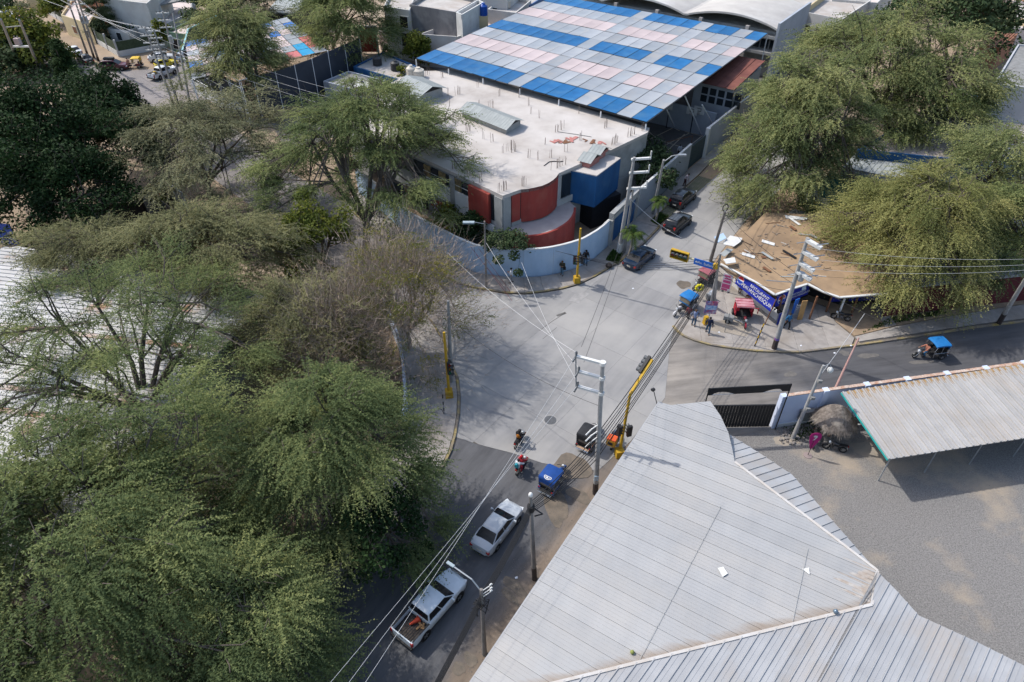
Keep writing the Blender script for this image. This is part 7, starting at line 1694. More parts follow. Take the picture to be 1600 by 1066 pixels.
p = mid((255, 115, .5)); hw_ = heading(G(240, 121), G(270, 109)); car('white pickup with load in its bed turning at the corner, upper left', p, hw_, 'pickup', paint('white_paint_car', (.62, .64, .66)), 5.3, 1.86)
for i, c in enumerate([(.42, .28, .02), (.05, .05, .06), (.5, .5, .5)]):
    q = PM[[o for o in COL.objects if o.get('label', '').startswith('white pickup with load')][0].name] @ Vector((-1.4 - .4 * i, .3 - .3 * i, .95))
    MB().lathe([(.25, -.2), (.3, 0), (.25, .25), (.1, .32)], 8, M=Matrix.Translation(q)).build('sack', mat('sack%d' % i, c, rough=.9), None, smooth=50, label=['yellow sack in the bed of the white pickup, upper left', 'dark sack in the bed of the white pickup, upper left', 'pale sack in the bed of the white pickup, upper left'][i], cat='sack')
p = mid((260, 100, .5)); car('yellow taxi between two white vehicles, upper left', p, heading(G(248, 103), G(274, 97)), 'hatch', paint('taxi_yellow', (.58, .48, .02)), 4.0, 1.68, name='taxi')
p = mid((252, 90, .5)); car('white car parked beyond the yellow taxi', p, heading(G(238, 92), G(270, 88)), 'sedan', paint('white_paint_car', (.62, .64, .66)), 4.5, 1.75)
p = mid((7, 19, .5)); car('white van-like car driving at the top left corner', p, heading(G(0, 12), G(14, 26)), 'suv', paint('white_paint_car', (.62, .64, .66)), 4.8, 1.85)
p = mid((25, 29, .5)); car('white car following beside the top left corner car', p, heading(G(20, 22), G(31, 36)), 'hatch', paint('white_paint_car', (.62, .64, .66)), 4.0, 1.7)
p = mid((38, 33, .5)); car('small red and white car behind the yellowing tree, top left', p, heading(G(32, 28), G(44, 38)), 'hatch', paint('pale_red_paint', (.45, .16, .15)), 3.9, 1.66)
p = mid((292, 88, .5)); car('blue-grey car half behind the grey poles, upper left', p, heading(G(280, 93), G(300, 85)), 'hatch', paint('grey_blue_paint', (.18, .26, .36)), 4.0, 1.7)
# ---------------------------------------------------------------- motorcycles, mototaxis, riders
m_seat = mat('black_seat', (.015, .015, .016), rough=.7)
def moto_parts(t, pm, x0=0.0, L=1.25, front_only=False):
    """motorcycle: local x forward, wheels at x0 +- L/2"""
    r = .30
    def tyre(x):
        M = Matrix.Translation((x, 0, r)) @ Matrix.Rotation(R(90), 4, 'X')
        n = 18; mb = MB(); V = []; F = []
        for i in range(n):
            a = 2 * math.pi * i / n
            for j in range(6):
                b = 2 * math.pi * j / 6; q = r - .05 + .05 * math.cos(b); V.append(M @ Vector((q * math.cos(a), q * math.sin(a), .05 * math.sin(b))))
        F = [(i * 6 + j, i * 6 + (j + 1) % 6, ((i + 1) % n) * 6 + (j + 1) % 6, ((i + 1) % n) * 6 + j) for i in range(n) for j in range(6)]
        mb.add(V, F); o = mb.build('wheel', m_tyre, t, world=False, smooth=60)
        rm = MB(); rm.lathe([(.05, -.05), (.05, .05)], 8, M=M)
        for k in range(6): a = math.pi * k / 6; c_, s_ = math.cos(a) * .23, math.sin(a) * .23; rm.bar((x - c_, 0, r - s_), (x + c_, 0, r + s_), .02, .02, up=(0, 1, 0))
        rm.build('rim', m_rim, o, world=False)
    xf = x0 + L / 2; xr = x0 - L / 2
    tyre(xf)
    if not front_only: tyre(xr)
    fk = MB()
    for s in (-.09, .09): fk.tube([(xf, s, r), (xf - .28, s, .92)], .028, 6)
    fk.build('fork', m_chrome, t, world=False)
    MB().tube([(xf - .42, -.36, 1.02), (xf - .30, -.2, 1.0), (xf - .28, 0, .95), (xf - .30, .2, 1.0), (xf - .42, .36, 1.02)], .022, 6).build('handlebar', m_plast, t, world=False)
    MB().lathe([(.05, -.1), (.10, -.05), (.11, .03), (.09, .06)], 10, M=Matrix.Translation((xf - .14, 0, .86)) @ Matrix.Rotation(R(90), 4, 'Y')).build('headlight', m_headl, t, world=False)
    MB().loft([[(xf + .30 * math.cos(a) * 1.12, y, r + .30 * math.sin(a) * 1.12) for a in (0,)] + [(xf + .34 * math.cos(a), y, r + .34 * math.sin(a)) for a in np.linspace(.3, 2.5, 8)] for y in (-.07, .07)], cap=False).build('mudguard', pm, t, world=False)
    MB().loft([[(x, w * c, z + hh * s_) for c, s_ in ((1, 0), (.7, .8), (0, 1), (-.7, .8), (-1, 0), (-.5, -.7), (.5, -.7))] for x, w, z, hh in ((xf - .36, .08, .80, .08), (xf - .48, .15, .80, .14), (xf - .70, .15, .78, .13), (xf - .85, .09, .76, .08))]).build('fuel_tank', pm, t, world=False, smooth=60)
    MB().loft([[(x, w * c, z + .06 * s_) for c, s_ in ((1, 0), (.8, 1), (-.8, 1), (-1, 0), (-.7, -1), (.7, -1))] for x, w, z in ((xf - .82, .09, .76), (xf - 1.0, .14, .77), (xr + .02, .14, .80), (xr - .22, .08, .86))]).build('seat', m_seat, t, world=False, smooth=60)
    MB().box((x0 - .05, 0, .42), (.36, .24, .30), taper=.8).tube([(x0 + .12, -.13, .3), (x0 - .1, -.18, .25), (xr - .1, -.2, .36)], .04, 6).build('engine', mat('engine_grey', (.10, .10, .105), rough=.5, metal=.4), t, world=False)
    MB().tube([(xf - .3, 0, .88), (x0 + .1, 0, .3), (xr + .1, 0, .32), (xr + .05, 0, .74), (xf - .5, 0, .74)], .03, 5).build('frame', m_plast, t, world=False)
    if not front_only:
        MB().box((xr - .26, 0, .78), (.06, .16, .09)).build('taillight', m_tail, t, world=False)
        MB().box((xr - .25, 0, .55), (.02, .18, .16)).build('number_plate', m_plate, t, world=False)
def motorcycle(label, pos, rz, pm, name='motorcycle'):
    t = thing(name, label, 'motorcycle', pos, rz); moto_parts(t, pm); return t
def mototaxi(label, pos, rz, canvas, pm, emblem=None, open_back=True, rear_box=None, roof_h=1.72, windscreen=True):
    t = thing('mototaxi', label, 'mototaxi', pos, rz); moto_parts(t, pm, .75, 1.25, True)
    w = .66
    MB().box((-.55, 0, .42), (1.3, 1.22, .08)).build('floor', m_plast, t, world=False)
    for s in (-1, 1):
        wheel(t, -.85, s * .58, .30, .14)
        MB().loft([[(-.85 + .38 * math.cos(a), y, .30 + .36 * math.sin(a)) for a in np.linspace(.1, 3.05, 7)] + [(-.85 + .35 * math.cos(a), y, .30 + .33 * math.sin(a)) for a in np.linspace(3.05, .1, 7)] for y in (s * .5, s * .70)]).build('mudguard', pm, t, world=False)
        fr_ = MB(); fr_.tube([(.12, s * w, .42), (.22, s * w, 1.1), (.05, s * w * .96, roof_h - .06)], .022, 5).tube([(-1.15, s * w, .42), (-1.18, s * w * .98, roof_h - .1)], .022, 5).tube([(-.5, s * w, .42), (-.5, s * w * .97, roof_h - .05)], .018, 5).tube([(-1.15, s * w, .85), (.15, s * w, .85)], .018, 5)
        fr_.build('frame', m_chrome, t, world=False)
        MB().box((-.72, s * w, .66), (.75, .03, .40)).build('side_panel', pm, t, world=False)
    MB().box((-.85, 0, .62), (.5, 1.1, .16)).box((-1.08, 0, .95), (.12, 1.1, .6)).build('bench', m_seat, t, world=False)
    rg = []
    for x, dz, k in ((-1.24, -.10, .95), (-1.16, .0, 1), (-.5, .035, 1), (.05, .02, 1), (.24, -.06, .96)):
        rg.append([(x, -w * k - .03, roof_h - .14 + dz), (x, -w * k - .02, roof_h - .02 + dz), (x, -w * .8, roof_h + .035 + dz), (x, 0, roof_h + .055 + dz), (x, w * .8, roof_h + .035 + dz), (x, w * k + .02, roof_h - .02 + dz), (x, w * k + .03, roof_h - .14 + dz), (x, w * .9, roof_h - .06 + dz), (x, 0, roof_h + .01 + dz), (x, -w * .9, roof_h - .06 + dz)])
    MB().loft(rg).build('canopy', canvas, t, world=False, smooth=45)
    MB().box((-1.23, 0, roof_h - .38), (.03, 1.24, .46)).build('rear_flap', canvas, t, world=False)
    MB().box((-1.245, 0, roof_h - .62), (.02, .9, .2)).build('rear_window', mat('plastic_window', (.10, .09, .08), rough=.3), t, world=False)
    if windscreen:
        MB().box((.16, 0, 1.32), (.03, 1.1, .5)).build('windscreen', mat('yellowed_plastic', (.20, .17, .12), rough=.25), t, world=False)
        MB().box((.17, 0, 1.02), (.05, 1.2, .12)).build('windscreen_frame', canvas, t, world=False)
    MB().tube([(-1.28, -.58, .45), (-1.42, -.58, .42), (-1.42, .58, .42), (-1.28, .58, .45)], .03, 5).tube([(-1.42, -.55, .30), (-1.42, .55, .30)], .022, 5).tube([(-1.42, -.3, .42), (-1.42, -.3, .30)], .02, 5).tube([(-1.42, .3, .42), (-1.42, .3, .30)], .02, 5).build('rear_rack', m_chrome, t, world=False)
    MB().box((-1.30, 0, .43), (.22, 1.0, .03)).build('rack_board', rear_box or m_plast, t, world=False)
    for s in (-1, 1): MB().box((-1.27, s * .55, .62), (.05, .12, .10)).build('taillight', m_tail, t, world=False)
    MB().box((-1.44, 0, .36), (.02, .3, .11)).build('number_plate', m_plate, t, world=False)
    if emblem:
        mb = MB(); n = 14; x0 = -1.08
        for r0, r1, a0, a1 in ((.27, .33, R(100), R(260)), (.17, .22, R(110), R(250))):
            for i in range(n):
                b0, b1 = a0 + (a1 - a0) * i / n, a0 + (a1 - a0) * (i + 1) / n
                zz = roof_h + .075
                mb.add([(x0 + .18 - r * math.cos(b) * -1 * 1.0, r * math.sin(b) * 1.0, zz) for r, b in ((r0, b0), (r1, b0), (r1, b1), (r0, b1))], [(0, 1, 2, 3)])
        mb.box((x0 + .16, 0, roof_h + .07), (.05, .56, .012)).box((x0 + .04, .02, roof_h + .07), (.16, .10, .012), .5)
        mb.build('emblem', m_white, t, world=False)
    return t
canB = mat('blue_canvas', (.008, .055, .24), (.006, .045, .19), 3, .75, coords='obj'); canK = mat('black_canvas', (.014, .015, .018), (.022, .023, .026), 4, .7)
canT = mat('bright_blue_canvas', (.012, .15, .40), (.01, .12, .33), 3, .6); canR = mat('faded_rose_canvas', (.30, .10, .12), (.24, .075, .09), 3, .8); canRed = mat('red_canvas', (.34, .015, .03), (.28, .012, .025), 3, .7)
p = mid((866, 752, .3)); mototaxi('blue-canopied mototaxi with white roof emblem behind the tall shed pole', p, hS2 - .02, canB, paint('moto_blue', (.01, .06, .22)), True)
p = mid((922, 686, .3)); mt2 = mototaxi('black-canopied mototaxi with tan rear board beside the tall shed pole', p, hS2 + .02, canK, paint('black_paint', (.012, .014, .016)), rear_box=mat('tan_board', (.36, .25, .17), rough=.8))
M5 = Matrix
p = mid((1069, 482, .3)); mototaxi('bright blue mototaxi waiting at the corner beside the man in a pale shirt', p, heading(G(1082, 472), G(1054, 489)), canT, paint('moto_white', (.5, .5, .52)))
p = mid((1098, 442, .3)); mototaxi('mototaxi with faded rose canopy behind the bright blue one', p, heading(G(1108, 434), G(1082, 450)), canR, paint('moto_dark', (.03, .03, .035)))
p = mid((1452, 553, .3)); mototaxi('mototaxi with flat blue canopy driving left along the east street', p, heading(G(1474, 555), G(1420, 561)), canT, paint('black_paint', (.012, .014, .016)), windscreen=False)
p = mid((211, 103, .3)); mototaxi('yellow mototaxi behind the maroon car, upper left', p, heading(G(222, 104), G(200, 105)), mat('yellow_canvas', (.55, .36, .02), rough=.6), paint('moto_maroon', (.12, .015, .015)))
# red cargo tricycle on the plaza
p = mid((1160, 500, .13)); p.z = .13; hv = heading(G(1158, 488), G(1165, 518))
t = thing('cargo_tricycle', 'red cargo tricycle with pale pink roof parked on the plaza', 'tricycle', p, hv); moto_parts(t, paint('moto_red', (.3, .02, .03)), .75, 1.2, True)
w_ = .78
for s in (-1, 1):
    wheel(t, -.9, s * .86, .30, .12)
    MB().box((-.62, s * w_, .82), (1.25, .05, .75)).build('side_panel', canRed, t, world=False)
    MB().box((-.05, s * (w_ - .1), 1.25), (.05, .3, .5)).build('front_panel', canRed, t, world=False)
MB().lathe([(.16, -.01), (.16, .01)], 14, M=Matrix.Translation((-.4, -w_ - .03, 1.0)) @ Matrix.Rotation(R(90), 4, 'X')).build('round_window', m_dark, t, world=False)
MB().box((-1.26, 0, .80), (.05, 1.5, .72)).build('back_panel', canRed, t, world=False); MB().box((-.62, 0, .42), (1.3, 1.5, .06)).build('floor', m_plast, t, world=False)
rg = [[(x, -.82, 1.56 + dz), (x, -.4, 1.60 + dz), (x, .4, 1.60 + dz), (x, .82, 1.56 + dz), (x, .82, 1.52 + dz), (x, -.82, 1.52 + dz)] for x, dz in ((-1.32, 0), (-.9, .02), (-.4, .03), (.1, 0))]
MB().loft(rg).build('roof', mat('pink_sheet', (.36, .13, .16), (.44, .24, .26), 1.6, .8), t, world=False)
rl = MB()
for i in range(4): rl.bar((-1.3 + i * .44, -.82, 1.625), (-1.3 + i * .44, .82, 1.625), .03, .03)
rl.build('roof_batten', canRed, t, world=False)
for s in (-1, 1):
    for x in (-1.26, .02): MB().tube([(x, s * w_, .45), (x, s * w_, 1.54)], .025, 5).build('post', canRed, t, world=False)
MB().tube([(.05, .8, 1.5), (.05, 1.2, 1.5), (.05, 1.2, .9)], .05, 5).build('door_frame', canRed, t, world=False)
# grey cart box on the plaza beside it
gb = thing('cargo_cart', 'small dark two-wheeled cart beside the red tricycle on the plaza', 'cart', G(1137, 503, .13), R(-25))
MB().box((0, 0, .5), (.9, .55, .45)).build('cart_box', m_grille, gb, world=False)
for s in (-1, 1): wheel(gb, 0, s * .34, .25, .06)
MB().tube([(.45, 0, .5), (1.2, 0, .42), (1.9, -.1, .25)], .035, 5).build('handle', m_galv, gb, world=False)
ml = motorcycle('black motorcycle parked on the soil under the golden tree by the shop', G(1312, 500, .1), heading(G(1326, 504), G(1302, 499)), paint('black_paint', (.012, .014, .016)))
mk = motorcycle('dark motorcycle half under the thatched parasol, right one', G(1302, 704), R(160), paint('moto_dark', (.03, .03, .035)))
mk2 = motorcycle('dark motorcycle at the left edge of the thatched parasol', G(1270, 692), R(250), paint('moto_dark', (.03, .03, .035)))
for i, (u, v) in enumerate([(70, 104), (77, 110), (84, 116)]):
    motorcycle(['left one of three dark motorcycles parked behind the ficus, upper left', 'middle dark motorcycle parked behind the ficus, upper left', 'right dark motorcycle parked behind the ficus, upper left'][i], G(u, v), R(-40), paint('moto_red', (.3, .02, .03)) if i == 1 else paint('moto_dark', (.03, .03, .035)))
# ================================================================ PEOPLE
m_skin = mat('skin', (.27, .145, .09), (.24, .125, .078), 4, .6, coords='obj')
m_hair = mat('dark_hair', (.012, .010, .009), rough=.6)
def skin_mesh(name, V, E, Rr, m, parent, sub=1, root=0):
    me = bpy.data.meshes.new(name); me.from_pydata([tuple(v) for v in V], E, []); me.update()
    o = bpy.data.objects.new(name, me); COL.objects.link(o)
    md = o.modifiers.new('skin', 'SKIN'); md.use_smooth_shade = True
    if not me.skin_vertices: 
        return o
    sv_ = me.skin_vertices[0].data
    for i, r in enumerate(Rr): sv_[i].radius = (r, r) if not isinstance(r, tuple) else r
    for i in range(len(V)): sv_[i].use_root = (i == root)
    s = o.modifiers.new('sub', 'SUBSURF'); s.levels = sub; s.render_levels = sub
    dg = bpy.context.evaluated_depsgraph_get()
    me2 = bpy.data.meshes.new_from_object(o.evaluated_get(dg)); me2.name = name
    bpy.data.objects.remove(o); bpy.data.meshes.remove(me)
    me2.materials.clear(); me2.materials.append(m); me2.shade_smooth()
    o = bpy.data.objects.new(name, me2); COL.objects.link(o); o.parent = parent
    return o
def person(label, pos, rz, shirt, trousers, pose='stand', H=1.72, shoes=None, hat=None, vest=None, bag=None, hair=m_hair, lean=0.0):
    """faces local +x; built from a jointed skeleton posed as in the photograph"""
    t = thing('person', label, 'person', pos, rz); k = H / 1.72
    sit = pose == 'ride'
    pz = .93 * k if not sit else .86
    th = lean if not sit else .18
    def up(x, y, z):                                   # trunk leans forward about the hips
        dz = z - .93; return Vector((x * math.cos(th) + dz * math.sin(th), y, pz / k + dz * math.cos(th) - x * math.sin(th))) * k
    hip = [up(0, s * .09, .90) for s in (-1, 1)]
    chest, neck, head_b, head_c, head_t = up(0, 0, 1.28), up(-.01, 0, 1.46), up(.02, 0, 1.53), up(.03, 0, 1.62), up(.02, 0, 1.70)
    sh = [up(-.01, s * .19, 1.40) for s in (-1, 1)]
    if sit:
        knee = [Vector((.38, s * .22, .74)) * k for s in (-1, 1)]; ank = [Vector((.12, s * .20, .34)) * k for s in (-1, 1)]
        elb = [Vector((.30, s * .30, 1.10)) * k for s in (-1, 1)]; wri = [Vector((.52, s * .32, 1.02)) * k for s in (-1, 1)]
    else:
        a = .10 if pose != 'walk' else .24
        knee = [Vector((.05 + a * s * .6, s * .10, .50)) * k for s in (-1, 1)]; ank = [Vector((-.02 + a * s, s * .11, .08)) * k for s in (-1, 1)]
        if pose == 'phone': elb = [up(.04, s * .27, 1.14) for s in (-1, 1)]; wri = [up(.27, s * .10, 1.22) for s in (-1, 1)]
        elif pose == 'hips': elb = [up(-.08, s * .38, 1.16) for s in (-1, 1)]; wri = [up(.10, s * .20, 1.0) for s in (-1, 1)]
        elif pose == 'reach': elb = [up(.16, s * .24, 1.16) for s in (-1, 1)]; wri = [up(.36, s * .18, 1.02) for s in (-1, 1)]
        else: elb = [up(-.04 + .06 * s, s * .27, 1.14) for s in (-1, 1)]; wri = [up(.05 + .08 * s, s * .29, .90) for s in (-1, 1)]
    V = [up(0, 0, .95), up(0, 0, 1.10), chest, neck, head_b, head_c, head_t, up(.115, 0, 1.60)]
    E = [(0, 1), (1, 2), (2, 3), (3, 4), (4, 5), (5, 6), (5, 7)]; Rr = [(.13 * k, .09 * k), .10 * k, (.14 * k, .10 * k), .055 * k, .06 * k, .098 * k, .07 * k, .022 * k]
    for i in (0, 1):
        o = len(V); foot = ank[i] + Vector((.14, 0, -.045)) * k
        V += [hip[i], knee[i], ank[i], foot]; E += [(0, o), (o, o + 1), (o + 1, o + 2), (o + 2, o + 3)]; Rr += [.085 * k, .055 * k, .04 * k, .035 * k]
        o = len(V); d = (wri[i] - elb[i]).normalized(); pal = wri[i] + d * .07 * k
        V += [sh[i], elb[i], wri[i], pal]; E += [(2, o), (o, o + 1), (o + 1, o + 2), (o + 2, o + 3)]; Rr += [.058 * k, .043 * k, .028 * k, .036 * k]
        pr = len(V) - 1; side = Vector((-d.y, d.x, 0)); side = side.normalized() if side.length > .05 else Vector((1, 0, 0))
        for f in range(4):
            q = pal + side * (.027 * (f - 1.5)) + d * (.045 + .0); tip = q + d * (.055 - .008 * abs(f - 1.2)) + Vector((0, 0, -.018))
            o = len(V); V += [q, tip]; E += [(pr, o), (o, o + 1)]; Rr += [.010, .008]
        o = len(V); V += [wri[i] + d * .04 + side * .045, wri[i] + d * .085 + side * .058]; E += [(pr, o), (o, o + 1)]; Rr += [.012, .009]
    skin_mesh('body', V, E, Rr, m_skin, t)
    # clothes follow the same skeleton
    V = [up(0, 0, .80), up(0, 0, .95), up(0, 0, 1.12), chest, up(-.01, 0, 1.45)]; E = [(0, 1), (1, 2), (2, 3), (3, 4)]; Rr = [(.17 * k, .135 * k), (.185 * k, .15 * k), (.185 * k, .15 * k), (.21 * k, .16 * k), .10 * k]
    for i in (0, 1):
        o = len(V); V += [sh[i], elb[i], elb[i].lerp(wri[i], .8)]; E += [(3, o), (o, o + 1), (o + 1, o + 2)]; Rr += [.092 * k, .072 * k, .054 * k]
    skin_mesh('shirt', V, E, Rr, shirt, t)
    V = [up(0, 0, 1.06), up(0, 0, .88)]; E = [(0, 1)]; Rr = [(.165 * k, .13 * k), (.18 * k, .15 * k)]
    for i in (0, 1):
        o = len(V); V += [hip[i], knee[i], ank[i] + Vector((0, 0, -.02))]; E += [(1, o), (o, o + 1), (o + 1, o + 2)]; Rr += [.115 * k, .082 * k, .07 * k]
    skin_mesh('trousers', V, E, Rr, trousers, t)
    for i in (0, 1):
        a = ank[i]; MB().loft([[(a.x + x, a.y + w * c, max(.0, a.z - .08 * k) + z * s_) for c, s_ in ((1, 0), (1, .6), (.4, 1), (-.4, 1), (-1, .6), (-1, 0))] for x, w, z in ((-.07, .035, .09), (.0, .045, .11), (.12, .048, .075), (.20, .03, .045))]).build('shoe', shoes or m_seat, t, world=False, smooth=50)
    c = head_c
    if hat is None:
        MB().lathe([(.105 * k, -.03), (.112 * k, .02), (.095 * k, .075), (.05 * k, .105), (.01, .112)], 12, M=Matrix.Translation(c + Vector((-.022, 0, .005)))).build('hair', hair, t, world=False, smooth=60)
    elif hat[0] == 'helmet':
        MB().lathe([(.10, -.12), (.135, -.08), (.142, 0), (.125, .08), (.07, .135), (.01, .148)], 14, M=Matrix.Translation(c + Vector((-.01, 0, 0)))).build('helmet', hat[1], t, world=False, smooth=60)
        MB().box(tuple(c + Vector((.12, 0, 0))), (.05, .2, .1)).build('visor', m_cglass, t, world=False)
    else:
        MB().lathe([(.118 * k, 0), (.115 * k, .06), (.07 * k, .105), (.01, .115)], 12, M=Matrix.Translation(c + Vector((-.01, 0, .02)))).box(tuple(c + Vector((.14, 0, .03))), (.12, .16, .018)).build('cap', hat[1], t, world=False, smooth=60)
    for s in (-1, 1):
        e = c + Vector((.085, s * .035, .015)); MB().box(tuple(e), (.02, .03, .014)).build('eye', m_seat, t, world=False)
    if vest:
        skin_mesh('vest', [up(0, 0, .96), up(0, 0, 1.12), chest, up(0, 0, 1.42)], [(0, 1), (1, 2), (2, 3)], [(.21 * k, .175 * k), (.22 * k, .18 * k), (.245 * k, .20 * k), (.17 * k, .14 * k)], vest, t)
    if bag:
        b_ = thing('bag' if bag[0] != 'backpack' else 'backpack', bag[2], bag[0], PM[t.name] @ (up(-.24, 0, 1.25) if bag[0] == 'backpack' else up(.1, .26, .95)), rz)
        MB().loft([[(x, y, z) for y, z in ((-.14 * q, -.2 * q), (.14 * q, -.2 * q), (.15 * q, .1 * q), (.08 * q, .2 * q), (-.08 * q, .2 * q), (-.15 * q, .1 * q))] for x, q in ((-.10, .75), (-.02, 1), (.07, 1))]).build('sack', bag[1], b_, world=False, smooth=40)
    return t
def cloth(name, c): return mat('cloth_' + name, c, tuple(x * .8 for x in c), 6, .9, coords='obj')
jeans, navy, blackc, khaki, whitec, greyc = cloth('jeans', (.045, .09, .15)), cloth('navy', (.015, .022, .05)), cloth('black', (.014, .014, .016)), cloth('khaki', (.05, .048, .032)), cloth('white', (.62, .64, .68)), cloth('grey', (.28, .28, .30))
def at(u, v, z): return G(u, v, z)
S = 1.17
person('person in dark olive jacket and pale jeans with head bowed at the curved wall', at(878, 429.5, .13), R(-110), khaki, cloth('pale_jeans', (.10, .19, .27)), 'phone', 1.82 , hair=cloth('brown_hair', (.10, .055, .03)), bag=('bag', blackc, 'black shoulder bag of the person in olive jacket'), lean=.12)
person('person in black uniform and blue jeans standing beside the curved wall corner', at(914.5, 414, .13), R(-80), blackc, jeans, 'stand', 1.86, hat=('cap', blackc))
person('person in white shirt and grey trousers looking at a phone on the school pavement', at(799, 441.5, .13), R(175), whitec, greyc, 'phone', 1.80)
person('person in pale shirt bending forward on the north pavement behind the parked cars', at(1069, 290, .13), R(-25), cloth('pink_white', (.5, .42, .44)), cloth('maroon_trousers', (.05, .015, .02)), 'reach', 1.85, lean=.5)
person('person in pale blue shirt and jeans standing beside the bright blue mototaxi', at(1083, 508.5, .13), R(-95), cloth('pale_blue', (.22, .27, .42)), jeans, 'hips', 1.9, hair=cloth('brown_hair', (.10, .055, .03)))
person('person in navy jacket over white shirt before the yellow-footed poster board', at(1105, 520.5, .13), R(-100), navy, jeans, 'walk', 1.9, vest=None)
person('person in blue shirt and black trousers behind the leaning pole at the shop', at(1228, 513, .13), R(-60), cloth('teal_blue', (.02, .12, .26)), blackc, 'walk', 1.84)
person('person in white shirt standing on the school court behind the white wall', at(1060, 246, .04), R(-60), whitec, blackc, 'stand', 1.85)
person('person sitting in shade behind the bright blue mototaxi in a red top', at(1074, 499, .0), R(-120), cloth('red_top', (.16, .02, .03)), blackc, 'stand', 1.6)
person('person in orange top leaning out beside the yellow mototaxi, upper left', at(203, 107, .0), R(170), cloth('peach', (.45, .25, .18)), cloth('tan_trousers', (.4, .33, .25)), 'stand', 1.8)
# riders
def ride(label, u, v, rz, pm, plabel, shirt, trousers, hat, **kw):
    p = G(u, v); m_ = motorcycle(label, p, rz, pm); q = PM[m_.name] @ Vector((-.22, 0, -.02)); person(plabel, q, rz, shirt, trousers, 'ride', 1.75, hat=hat, **kw); return m_, q
hr_ = heading(G(805, 703), G(817, 678))
m1_, q1 = ride('dark motorcycle ridden by the person in orange vest on the crossing', 812, 693, R(62), paint('moto_dark', (.03, .03, .035)), 'person in black helmet and orange vest riding a motorcycle', blackc, navy, ('helmet', m_plast), vest=cloth('orange_vest', (.42, .15, .02)))
MB().tube([PM[m1_.name] @ Vector((.30, .22, 1.0)), PM[m1_.name] @ Vector((.50, .22, 1.12)), PM[m1_.name] @ Vector((.50, -.22, 1.12)), PM[m1_.name] @ Vector((.30, -.22, 1.0))], .02, 5).build('front_rack', m_galv, m1_)
m2_, q2_ = ride('red motorcycle carrying two people on the south street edge', 815, 733, R(60), paint('moto_red', (.3, .02, .03)), 'person in red helmet and top driving the red motorcycle', cloth('red_top2', (.32, .02, .03)), navy, ('helmet', mat('helmet_red', (.45, .015, .02), rough=.3)))
person('person in white top with teal backpack riding behind on the red motorcycle', PM[m2_.name] @ Vector((-.62, 0, .03)), R(60), whitec, cloth('red_trousers', (.30, .02, .035)), 'ride', 1.7, bag=('backpack', cloth('teal_bag', (.03, .26, .32)), 'teal backpack worn by the pillion passenger'))
m3_, q3_ = ride('motorcycle with orange and yellow delivery crate at the signal base', 960, 694, R(62), paint('moto_dark', (.03, .03, .035)), 'person in dark jacket riding the motorcycle with the orange crate', navy, navy, ('helmet', mat('helmet_blue', (.03, .06, .12), rough=.3)))
cr0 = thing('delivery_crate', 'orange and yellow delivery crate on the motorcycle by the yellow signal pole', 'crate', PM[m3_.name] @ Vector((-.82, 0, .86)), R(62))
MB().box((0, 0, .3), (.62, .7, .6), taper=1.02).build('box', mat('crate_yellow', (.5, .28, .03), (.42, .22, .02), 6, .6), cr0, world=False)
m_or = mat('crate_orange', (.52, .08, .02), rough=.55)
MB().box((0, .19, .66), (.60, .32, .13)).build('pack', m_or, cr0, world=False); MB().box((0, -.19, .66), (.60, .32, .13)).build('pack', m_or, cr0, world=False)
MB().box((-.315, 0, .30), (.02, .34, .28)).build('front_panel', m_black, cr0, world=False)
dp = [o for o in COL.objects if o.get('label', '').startswith('mototaxi with flat blue canopy')][0]
person('person in brown shirt driving the blue-canopied mototaxi on the east street', PM[dp.name] @ Vector((.45, 0, -.02)), dp.rotation_euler.z, cloth('brown_shirt', (.30, .12, .08)), cloth('tq', (.02, .10, .2)), 'ride', 1.72)
# ================================================================ SMALL THINGS ON THE PLAZA AND PAVEMENTS
m_poster = mat('poster_print', (.45, .04, .07), (.05, .16, .36), 3.2, .5, col3=(.6, .55, .6), scale3=2.2, coords='obj')
pb = thing('poster_board', 'colourful red and blue poster board on a yellow foot at the plaza corner', 'poster board', G(1106, 502, .13), R(-5))
MB().box((0, 0, 1.65), (1.15, .05, 1.45)).build('board', m_poster, pb, world=False); MB().box((0, -.03, 1.65), (1.02, .02, .5)).build('title_strip', mat('poster_pale', (.5, .55, .65), (.1, .25, .5), 5, .5, coords='obj'), pb, world=False)
MB().box((0, .0, .5), (.06, .06, 1.0)).build('leg', m_galv, pb, world=False)
yb = thing('yellow_bollard', 'bright yellow block standing at the foot of the poster board', 'bollard', G(1101.5, 506, .13), .3)
MB().box((0, 0, .45), (.42, .42, .9), taper=.8).build('block', m_yel, yb, world=False)
pp = thing('pink_sign', 'white and pink menu board standing in front of the shop counter', 'sign board', G(1132, 456, .13), R(-28))
MB().box((0, 0, 1.15), (.95, .05, 2.0)).build('board', mat('menu_board', (.62, .58, .60), rough=.5), pp, world=False)
m_pink = mat('menu_pink', (.50, .04, .16), (.42, .10, .22), 4, .5)
for i, (x, z, w_, h_) in enumerate([(-.05, 1.9, .6, .2), (.05, 1.6, .7, .16), (0, 1.25, .75, .3), (0, .72, .8, .5), (-.1, .3, .6, .22)]): MB().box((x, -.035, z), (w_, .02, h_)).build('panel', m_pink, pp, world=False)
for s in (-1, 1): MB().box((s * .3, .08, .1), (.05, .4, .2)).build('foot', m_galv, pp, world=False)
yf = thing('yellow_pinwheel', 'large yellow flower-shaped decoration between the mototaxis', 'decoration', G(1089, 466, .13))
MB().tube([(0, 0, 0), (0, 0, 1.0)], .03, 5).build('stick', m_galv, yf, world=False)
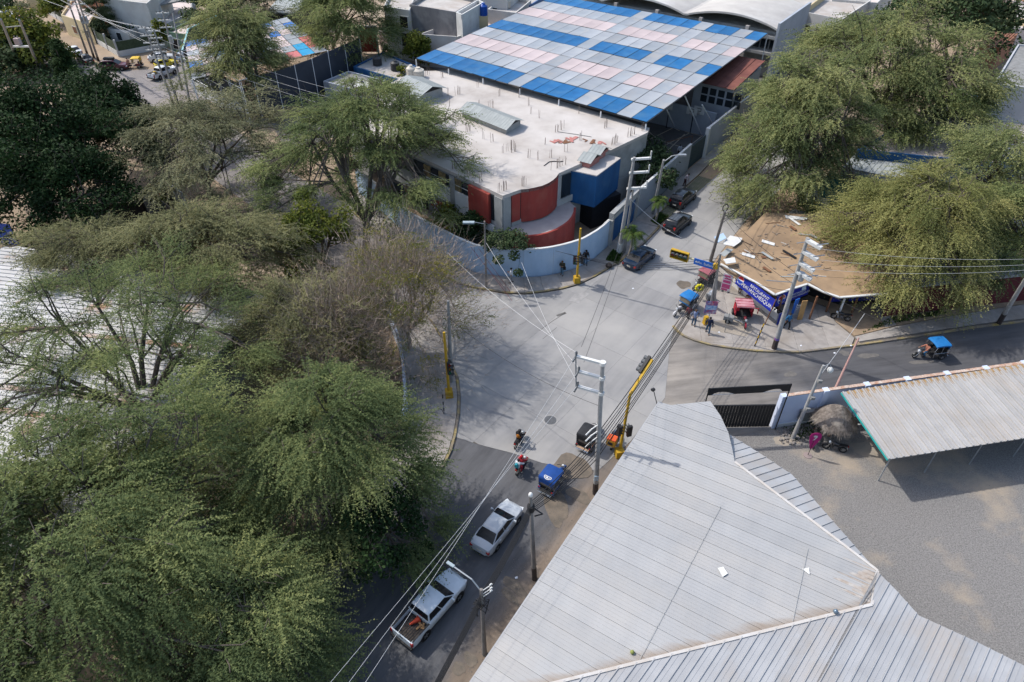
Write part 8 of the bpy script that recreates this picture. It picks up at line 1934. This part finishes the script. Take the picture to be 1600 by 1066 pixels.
for k in range(9):
    a = 2 * math.pi * k / 9; d = Vector((math.cos(a), -.35, math.sin(a)))
    MB().lathe([(.02, -.16), (.13, -.06), (.15, .05), (.03, .16)], 7, M=Matrix.Translation(Vector((0, 0, 1.35)) + d * .34)).build('petal', mat('bright_yellow', (.62, .55, .02), rough=.5), yf, world=False, smooth=60)
MB().lathe([(.02, -.12), (.12, 0), (.02, .12)], 8, M=Matrix.Translation((0, -.2, 1.35))).build('centre', m_plast, yf, world=False)
def striped(label, u, v, H, lean, m1, m2, n, r=.06, name='striped_post'):
    b = G(u, v, .13); t = thing(name, label, 'post', b); l = Vector((lean, 0, H))
    for i in range(n): MB().tube([l * (i / n), l * ((i + 1) / n)], r, 7).build('band', m1 if i % 2 else m2, t, world=False)
striped('thin yellow and black striped post near the red tricycle', 1179, 541, 2.6, .25, m_yel, m_plast, 8)
striped('thin brown post at the shop corner in front of the counter', 1195, 507, 3.0, .35, m_rust, m_rust, 2, .05, 'wooden_post')
striped('thin grey sign post standing alone on the plaza left of the red tricycle', 1132, 519, 2.3, .05, m_grille, m_grille, 2, .035, 'thin_post')
striped('black and white striped pipe by the left yellow signal', 694, 647, 2.2, 0, m_plast, m_galv, 6, .05, 'striped_pipe')
MB().tube([G(694, 647, 2.3), G(690, 640, 2.6), G(684, 638, 2.6)], .03, 5).build('bracket', m_plast, [o for o in COL.objects if o.get('label', '').startswith('black and white striped pipe')][0])
tb = thing('rubbish_bag', 'brown and black rubbish bag on the pavement before the dark blue sedan', 'bag', G(951, 417, .13), .6)
MB().lathe([(.25, 0), (.36, .12), (.33, .3), (.16, .42), (.08, .5)], 9).build('sack', mat('bag_brown', (.05, .03, .022), (.02, .02, .02), 5, .6), tb, world=False, smooth=40)
cj = thing('water_jug_trolley', 'grey cart with sacks under the street pole on the plaza', 'cart', G(1108, 468, .13), .3)
MB().box((0, 0, .45), (.8, .6, .5), taper=.85).build('cart_box', m_grille, cj, world=False); MB().box((.1, 0, .85), (.5, .4, .3), .3, taper=.7).build('sack', m_greywall, cj, world=False)
for s in (-1, 1): wheel(cj, 0, s * .36, .2, .06)
